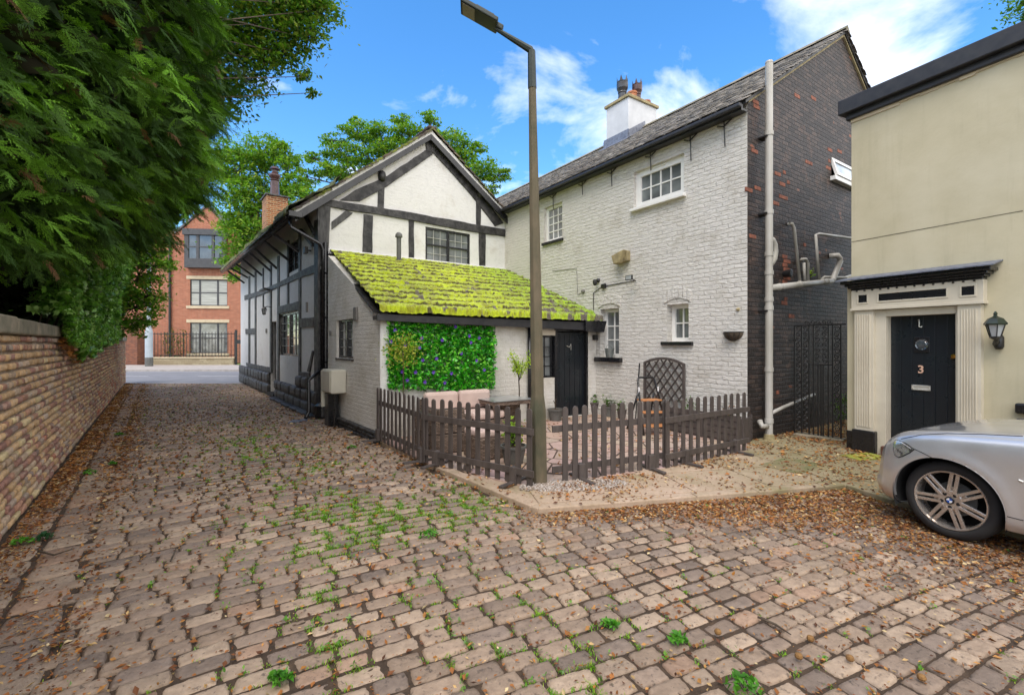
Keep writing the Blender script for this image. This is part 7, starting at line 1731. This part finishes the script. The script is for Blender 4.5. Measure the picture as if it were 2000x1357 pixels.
broadleaf('broad_tree', 'broad green tree with layered branches behind the timbered gable', b, [(640,335,34),(668,300,36),(705,262,34),(655,275,26),(745,270,42),(720,310,48),(770,300,44),(785,235,24),(800,262,36),(845,232,24),(835,270,40),(880,280,40),(600,345,26),(905,315,38),(940,335,38),(970,345,28),(925,295,24),(760,345,44),(680,340,40),(615,310,22),(690,238,14),(950,370,24)], 30, 24000, .19, CBL, 73, .5, .4, .17, 30, dz=.55)
b = P3(2060, 600, 16)
broadleaf('far_right_tree', 'tree whose leafy tip shows above the cream house parapet at the top right', b, [(2010,15,34),(2050,-20,60),(2080,40,60)], 16, 2600, .13, CB, 74, .8, .2, .2, 24)
b = P3(185, 700, 15)
broadleaf('roadside_tree', 'bright leafy sapling beside the wall end, hiding the street lamp', b, [(285,470,40),(300,520,34),(270,540,45),(290,580,34),(240,500,55),(260,600,44),(305,450,24),(315,490,16),(250,640,30),(270,625,26),(225,570,50)], 15, 9000, .12, CBL, 75, .9, .12, .2, 26)
b = P3(190, 690, 45)
broadleaf('background_tree', 'full dark tree behind the brick pier on the far side of the road', b, [(200,480,120),(280,440,90),(120,560,120),(250,600,80),(330,420,60),(300,520,60)], 45, 9000, .5, CB, 76, .9, .4, .22, 30)
# trees and hedges further behind the house
for i, (px_, dep, hh_, rr2) in enumerate(((560,60,9,110),(700,62,8,130),(900,64,9,140),(1200,60,9,150))):
    b = P3(px_, 690, dep); broadleaf('distant_tree', ['far tree seen low behind the brick chimney','far tree behind the left slope of the gabled roof','far tree behind the right slope of the gabled roof','far tree hidden behind the long slate roof'][i], b, [(px_,600-hh_*4,rr2*.6),(px_-40,620,rr2*.5),(px_+50,610,rr2*.5)], dep, 2500, .6, CB, 80+i, .8, .4, .2, 20, group='trees far behind the houses')
# hedge behind the railings across the road
hd = thing('hedge', 'loose dark green shrubs growing behind the black railings across the road', 'hedge', SF, 3, 1.2)
r2 = np.random.default_rng(91); L = []
mb = MB(SF)
x = .3
while x < sx1:
    hh_ = rt*r2.uniform(.75,1.12); m = int(150*hh_/2); q = r2.random(m); w_ = .30*(1.1-q*.75)
    L.append(np.stack([x+r2.normal(0,1,m)*w_, 1.0+r2.normal(0,1,m)*w_, .3+q*hh_],1)); mb.tube([(x,1,0),(x,1,hh_)], .02, 5); x += r2.uniform(.35,.6)
L = np.concatenate(L); leafcloud(np.array([SF.w(*p) for p in L]), .13, [[.03,.08,.02],[.05,.12,.02],[.09,.16,.03],[.20,.12,.03]], 'leaf', hd, 'foliage', 92); mb.build('stems', M['bark'], hd)
# plant behind the wall gate (passage)
for (px_, py_, lab, s) in ((1646,800,'small bright plant in the passage behind the iron gate',3),):
    g = G(px_, 835); fr = Frame(g, 0.0); t = thing('passage_plant', lab, 'plant', fr); leafy(fr, 0, 0, .0, t, 120, .25, .7, .07, GR, s)
# small fern on the gable wall pipes
x_, z_ = E.at(1590, 532, -.1); t = thing('wall_fern', 'tiny bright fern sprouting from the dark gable wall between the pipes', 'fern', E, x_, -.05, z_-.1); leafy(E, x_, -.03, z_-.08, t, 36, .10, .16, .05, [[.25,.42,.02],[.18,.34,.02]], 12, stemn=6)
# ================================================================ small things on the ground
def kerbdist(x, y):
    d = np.full(x.shape, 9.0)
    for i, (a, b) in enumerate(zip(K[:-1], K[1:])):
        ab = b-a; t = np.clip(((x-a.x)*ab.x+(y-a.y)*ab.y)/ab.length_squared, 0, 1); dd = np.hypot(x-(a.x+ab.x*t), y-(a.y+ab.y*t)); d = np.minimum(d, dd)
    return d
r3 = np.random.default_rng(21)
n = 1500000; x = r3.uniform(-17,7,n); y = r3.uniform(1.4,18.8,n)
pxx = CX+FPX*x/y; pyy = HY+FPX*H/y
c_ = D1[0]*x+D1[1]*y; rr_ = D2[0]*x+D2[1]*y
pav_in = inside([tuple(p) for p in pav], x, y); kd = kerbdist(x, y)
pat_in = inside([tuple(p) for p in patio_poly], x, y)
nz = vnoise(x*1.1+40, y*1.1+40, 61, 3); nz2 = vnoise(x*4+40, y*4+40, 62, 3)
w = .022+.07*np.clip(nz-.4,0,1)
k_r = np.clip((pxx-1000)/250,0,1)                      # the drift lies along the right part of the kerb
w = np.where(~pav_in, w+2.8*np.exp(-(kd/(.24+.42*np.clip((pxx-1250)/500,0,1)))**2)*k_r+.10*np.exp(-(kd/.18)**2), w)
w = np.where(~pav_in & (pxx > 1380), w+.30*np.exp(-((kd-.3)/.8)**2)*np.clip((nz-.35)*4,0,1), w)
w = np.where(~pav_in & (pxx > 1650) & (pyy > 980), w+.22*np.clip((nz2-.3)*3,0,1)*np.exp(-((pyy-1080)/110)**2), w)
w += 1.2*np.exp(-((rr_+.95)/.17)**2)*(.4+nz)+.26*np.exp(-((rr_+.42)/.17)**2)*np.clip(nz*2,0,1)
w += np.where(~pav_in & (c_ < 4.0) & (rr_ < -.2), .25*np.clip((nz2-.3)*3,0,1)*np.clip((-.2-rr_)*3,0,1), 0)
w = np.where(pav_in & ~pat_in, .025+.16*np.clip((nz-.50)*5,0,1)+.28*np.exp(-(((pxx-1150)/90)**2+((pyy-955)/22)**2))+.25*np.exp(-((pxx-1650)/110)**2)*np.clip(nz2,0,1), w)
w = np.where(pat_in, .02, w)
tb_in = inside([tuple(q) for q in tb], x, y) | (rr_ < WR+.03)
fade = np.clip(9/y, .25, 1); w = w*fade
ok = (r3.random(n) < w) & ~tb_in & (pxx > -250) & (pxx < 2300) & (pyy < 1500)
x, y = x[ok], y[ok]; pi_, pt_ = pav_in[ok], pat_in[ok]
# husks and crumbs caught in the joints
rj = np.random.default_rng(77); JX = []; JY = []
for k in range(11):
    e_ = rj.random(len(P)) < .4; hw_ = P[:,3]/2; t = rj.uniform(-1,1,len(P)); ox_ = np.where(e_, hw_*rj.choice([-1,1],len(P)), t*hw_); oy_ = np.where(e_, t*.06, .068*rj.choice([-1,1],len(P)))
    ca_, sa_ = np.cos(P[:,2]), np.sin(P[:,2]); ex_ = D2[0]*ca_+D1[0]*sa_; ey_ = D2[1]*ca_+D1[1]*sa_; m_ = rj.random(len(P)) < np.clip(5/np.maximum(P[:,1],1),0,1)**1.4*.5
    JX.append((P[:,0]+ox_*ex_-oy_*ey_)[m_]); JY.append((P[:,1]+ox_*ey_+oy_*ex_)[m_])
JX = np.concatenate(JX); JY = np.concatenate(JY); nj = len(JX)
x = np.concatenate([x,JX]); y = np.concatenate([y,JY]); pi_ = np.concatenate([pi_,np.zeros(nj,bool)]); pt_ = np.concatenate([pt_,np.zeros(nj,bool)]); n = len(x)
z = np.where(pt_, .057, np.where(pi_, .052, -.004+.030*(vnoise(x*.9+50, y*.9+50, 5, 2)-.5)))+r3.random(n)*.012
d = r3.normal(0,1,(n,3)); d[:,2] *= .22; d /= np.linalg.norm(d,axis=1)[:,None]; up = np.stack([r3.normal(0,.35,n), r3.normal(0,.35,n), np.ones(n)],1); s_ = np.cross(up,d); s_ /= np.linalg.norm(s_,axis=1)[:,None]; u2 = np.cross(d,s_)
sz_ = r3.lognormal(math.log(.022),.42,n).clip(.008,.05)*np.clip(y/4,1,1.6)
shp = np.array([[-.5,0,.05],[0,.26,.14],[.5,0,.02],[0,-.26,.10],[0,0,-.04]]); fsh = np.array([[0,4,1],[4,2,1],[4,3,2],[0,3,4]])
V = np.stack([x,y,z],1)[:,None,:]+sz_[:,None,None]*(shp[None,:,0:1]*d[:,None,:]+shp[None,:,1:2]*s_[:,None,:]+shp[None,:,2:3]*u2[:,None,:])
pal = np.array([[.38,.15,.045],[.50,.25,.08],[.22,.085,.035],[.60,.40,.18],[.12,.05,.028],[.68,.53,.30],[.46,.20,.045]]); cc = pal[r3.choice(7,n,p=[.27,.16,.24,.09,.14,.04,.06])]*r3.uniform(.7,1.15,(n,1))
o = npmesh('fallen_leaves', V.reshape(-1,3), (fsh[None]+(np.arange(n)*5)[:,None,None]).reshape(-1,3), M['dead_leaf'], None, np.repeat(cc,5,0)); tag(o, 'rust and straw coloured fallen leaves and husks drifted along the kerb', 'fallen leaves', kind='stuff')
print('leaves', n)
# grass and moss tufts in the joints
def tufts(cx_, cy_, cz_, nbl, hgt, spread, cols, seed):
    r = np.random.default_rng(seed); m = len(cx_); N_ = m*nbl; bx_ = np.repeat(cx_,nbl)+r.normal(0,1,N_)*np.repeat(spread,nbl); by_ = np.repeat(cy_,nbl)+r.normal(0,1,N_)*np.repeat(spread,nbl)*.7
    a = r.uniform(0,6.283,N_); ln = np.repeat(hgt,nbl)*r.uniform(.5,1.2,N_); dx, dy = np.cos(a), np.sin(a); w_ = .0022+.0012*np.clip(by_/5,0,3); B_ = np.stack([bx_,by_,np.repeat(cz_,nbl)],1)
    s_ = np.stack([-dy,dx,np.zeros(N_)],1)*w_[:,None]; m1 = B_+np.stack([dx*.25,dy*.25,np.full(N_,.75)],1)*ln[:,None]*.6; tp_ = B_+np.stack([dx*.75,dy*.75,np.full(N_,.85)],1)*ln[:,None]
    V = np.stack([B_-s_,B_+s_,m1+s_*.8,m1-s_*.8,tp_],1); Fq = np.array([[0,1,2],[0,2,3],[3,2,4]]); Fa = (Fq[None]+(np.arange(N_)*5)[:,None,None]).reshape(-1,3)
    cl = np.array(cols)[r.integers(0,len(cols),N_)]*r.uniform(.7,1.2,(N_,1)); return V.reshape(-1,3), Fa, np.repeat(cl,5,0)
# candidates: joints between setts
Pc = P[:, :2]; hw_ = P[:,3]/2; e1 = np.stack([D2[0],D2[1]]); 
r4 = np.random.default_rng(31); cand = []
for k in range(9):
    t = r4.uniform(-1,1,len(P)); end = r4.random(len(P)) < .38
    ox_ = np.where(end, hw_*r4.choice([-1,1],len(P)), t*hw_); oy_ = np.where(end, t*.06, .066*r4.choice([-1,1],len(P)))
    ca_, sa_ = np.cos(P[:,2]), np.sin(P[:,2]); ex_ = D2[0]*ca_+D1[0]*sa_; ey_ = D2[1]*ca_+D1[1]*sa_
    cand.append(np.stack([Pc[:,0]+ox_*ex_-oy_*ey_, Pc[:,1]+ox_*ey_+oy_*ex_],1))
cand = np.concatenate(cand); x, y = cand[:,0], cand[:,1]; rr_ = D2[0]*x+D2[1]*y; pxx = CX+FPX*x/y; pyy = HY+FPX*H/np.maximum(y,.1)
nz = vnoise(x*1.3+9, y*1.3+9, 63, 3); nz3 = vnoise(x*3.1+9, y*3.1+9, 64, 2)
dens = np.exp(-((rr_-1.45)/.75)**2)*np.clip((nz-.28)*4,0,1)*np.clip((nz3-.3)*3,0,1)*np.clip((11-y)/5,0,1)*1.25
dens += 1.5*np.exp(-(((pxx-930)/70)**2+((pyy-985)/26)**2))+.5*np.exp(-(((pxx-830)/60)**2+((pyy-1030)/22)**2))+.5*np.exp(-(((pxx-560)/160)**2+((pyy-1075)/70)**2))*(nz3>.4)+.45*np.exp(-(((pxx-880)/60)**2+((pyy-940)/20)**2))
dens += .05
sel = (r4.random(len(x)) < dens*.8) & (y > 1.5); x, y = x[sel], y[sel]; m = len(x); lush = dens[sel].clip(0,1)
GC = [[.17,.40,.02],[.26,.50,.03],[.11,.27,.02],[.33,.46,.06]]
V, Fa, cl = tufts(x, y, np.full(m,-.018), 14, .013+.017*lush, np.full(m,.016)+.008*lush, GC, 33)
o = npmesh('joint_grass', V, Fa, M['grass'], None, cl); tag(o, 'bright green grass and moss growing in the joints between the setts', 'grass', kind='stuff'); print('tufts', m)
# low creeping leaves mixed with the grass
q = r4.random(m) < .35; Lp = np.repeat(np.stack([x[q],y[q],np.full(q.sum(),.004)],1),5,0); Lp[:, :2] += r4.normal(0,.014,(len(Lp),2)); Lp[:,2] += r4.random(len(Lp))*.012
o = leafcloud(Lp, .020, [[.10,.26,.03],[.16,.34,.06],[.20,.32,.12]], 'leaf', None, 'ground_cover', 34, upbias=1.5); tag(o, 'tiny creeping leaves among the grass in the sett joints', 'ground cover', kind='stuff')
# soft moss cushions along the kerb
# weeds that stand alone
for i, (px_, py_, s, lab) in enumerate(((177,925,.11,'bushy bright weed on the stone channel, midway along the garden wall'),(220,908,.07,'small bright weed just beyond the bushy one by the garden wall'),
        (45,1062,.10,'pale green weed nearest the viewer at the foot of the garden wall'),(86,1052,.09,'dark flat weed beside the pale weed at the wall foot'),
        (688,876,.10,'round tuft of weed on the setts before the lean-to wall'),(1190,1225,.07,'low weed in a joint in the middle foreground setts'),
        (1455,1345,.12,'leafy weed at the bottom edge right of centre'),(838,1048,.11,'bright grassy clump left of the kerb corner'),(1323,1252,.07,'creeping weed trailing across a joint right of centre'),(545,1330,.08,'broad leaved weed at the bottom edge left of centre'),(232,850,.09,'feathery weed far along the stone channel'))):
    g = G(px_, py_); fr = Frame(g, 0.0); t = thing('weed', lab, 'weed', fr, group='weeds rooted in the joints of the lane')
    rw = np.random.default_rng(200+i); s = s*.75; m = 60; a = rw.uniform(0,6.283,m); q = rw.random(m)**.7; L = np.stack([g.x+np.cos(a)*q*s, g.y+np.sin(a)*q*s*.8, .008+(1-q)*s*.45+rw.random(m)*.02],1)
    leafcloud(L, .038+.01*(s > .1), [[.08,.28,.02],[.13,.36,.04],[.06,.20,.02]] if i != 3 else [[.03,.10,.04],[.04,.13,.05]], 'leaf', t, 'leaves', 210+i, upbias=1.2)
    mb = MB(fr)
    for k in range(7): a = k*.9; mb.tube([(0,0,-.01),(math.cos(a)*s*.4,math.sin(a)*s*.4,s*.25),(math.cos(a)*s*.85,math.sin(a)*s*.7,s*.12)], .0018, 4, False)
    mb.build('stem', M['bark'], t)
# pale gravel round the lamp post foot
n = 900; g = G(1130, 957); a = r4.uniform(0,6.283,n); q = np.sqrt(r4.random(n)); x = g.x-.05+np.cos(a)*q*.62; y = g.y+.02+np.sin(a)*q*.2+.12*(x-g.x); 
cent = np.stack([x,y,.058+r4.random(n)*.012],1); an = r4.uniform(0,6.283,n); axx = np.stack([np.cos(an),np.sin(an),r4.normal(0,.3,n)],1); axx /= np.linalg.norm(axx,axis=1)[:,None]
azv = np.cross(axx, np.stack([-np.sin(an),np.cos(an),r4.normal(0,.3,n)],1)); azv /= np.linalg.norm(azv,axis=1)[:,None]; ayy = np.cross(azv,axx)
V, Fa, Kk = blocks(cent, axx, ayy, azv, r4.uniform(.014,.032,n), r4.uniform(.011,.022,n), np.full(n,.014), 4, 4, .12, 3, .6, .2)
o = npmesh('gravel', V, Fa, M['flagstone'], None, np.repeat(np.array([[.40,.34,.29],[.28,.23,.19],[.46,.41,.37]])[r4.integers(0,3,n)],Kk,0), smooth=True); tag(o, 'pale gravel scattered round the foot of the lamp post', 'gravel', kind='stuff')
# a few twigs
tw = [((75,1080),(105,1088),(145,1075)), ((333,1100),(340,1085),(345,1072)), ((1480,1210),(1515,1225),(1545,1245))]
for i, pts_ in enumerate(tw):
    q = [G(*p) for p in pts_]; mb = MB(W0); mb.tube([(p.x,p.y,.018) for p in q], [.006,.007,.003], 6); tag(mb.build('twig', M['bark']), ['long curved twig on the stone channel by the wall foot','short bent twig on the setts left of centre','thin straight twig among the setts at the right'][i], 'twig')
# conker husks
for i, p in enumerate(((1583,1253),(1660,1292),(1700,1055),(1402,1240),(1800,1330),(1560,1288))):
    g = G(*p); mb = MB(W0); mb.lathe([(.004,-.016),(.016,-.010),(.020,0),(.016,.011),(.004,.016)], (g.x,g.y,.020), 9); tag(mb.build('nut_husk', pm('husk_brown', (.30,.16,.05), (.18,.09,.03), 60, .9, bs=1, bscale=200) if i == 0 else bpy.data.materials['husk_brown']), ['spiky brown nut husk on a sett, well in front of the car wheel','spiky brown nut husk right of the dark soil hollow in the right foreground','small brown nut husk in the leaf drift just left of the car wheel','brown nut husk in a joint farthest from the car','nut husk nearest the bottom right corner of the setts','nut husk half sunk in a joint, near the thin straight twig'][i], 'nut husk', 'nut husks on the setts')
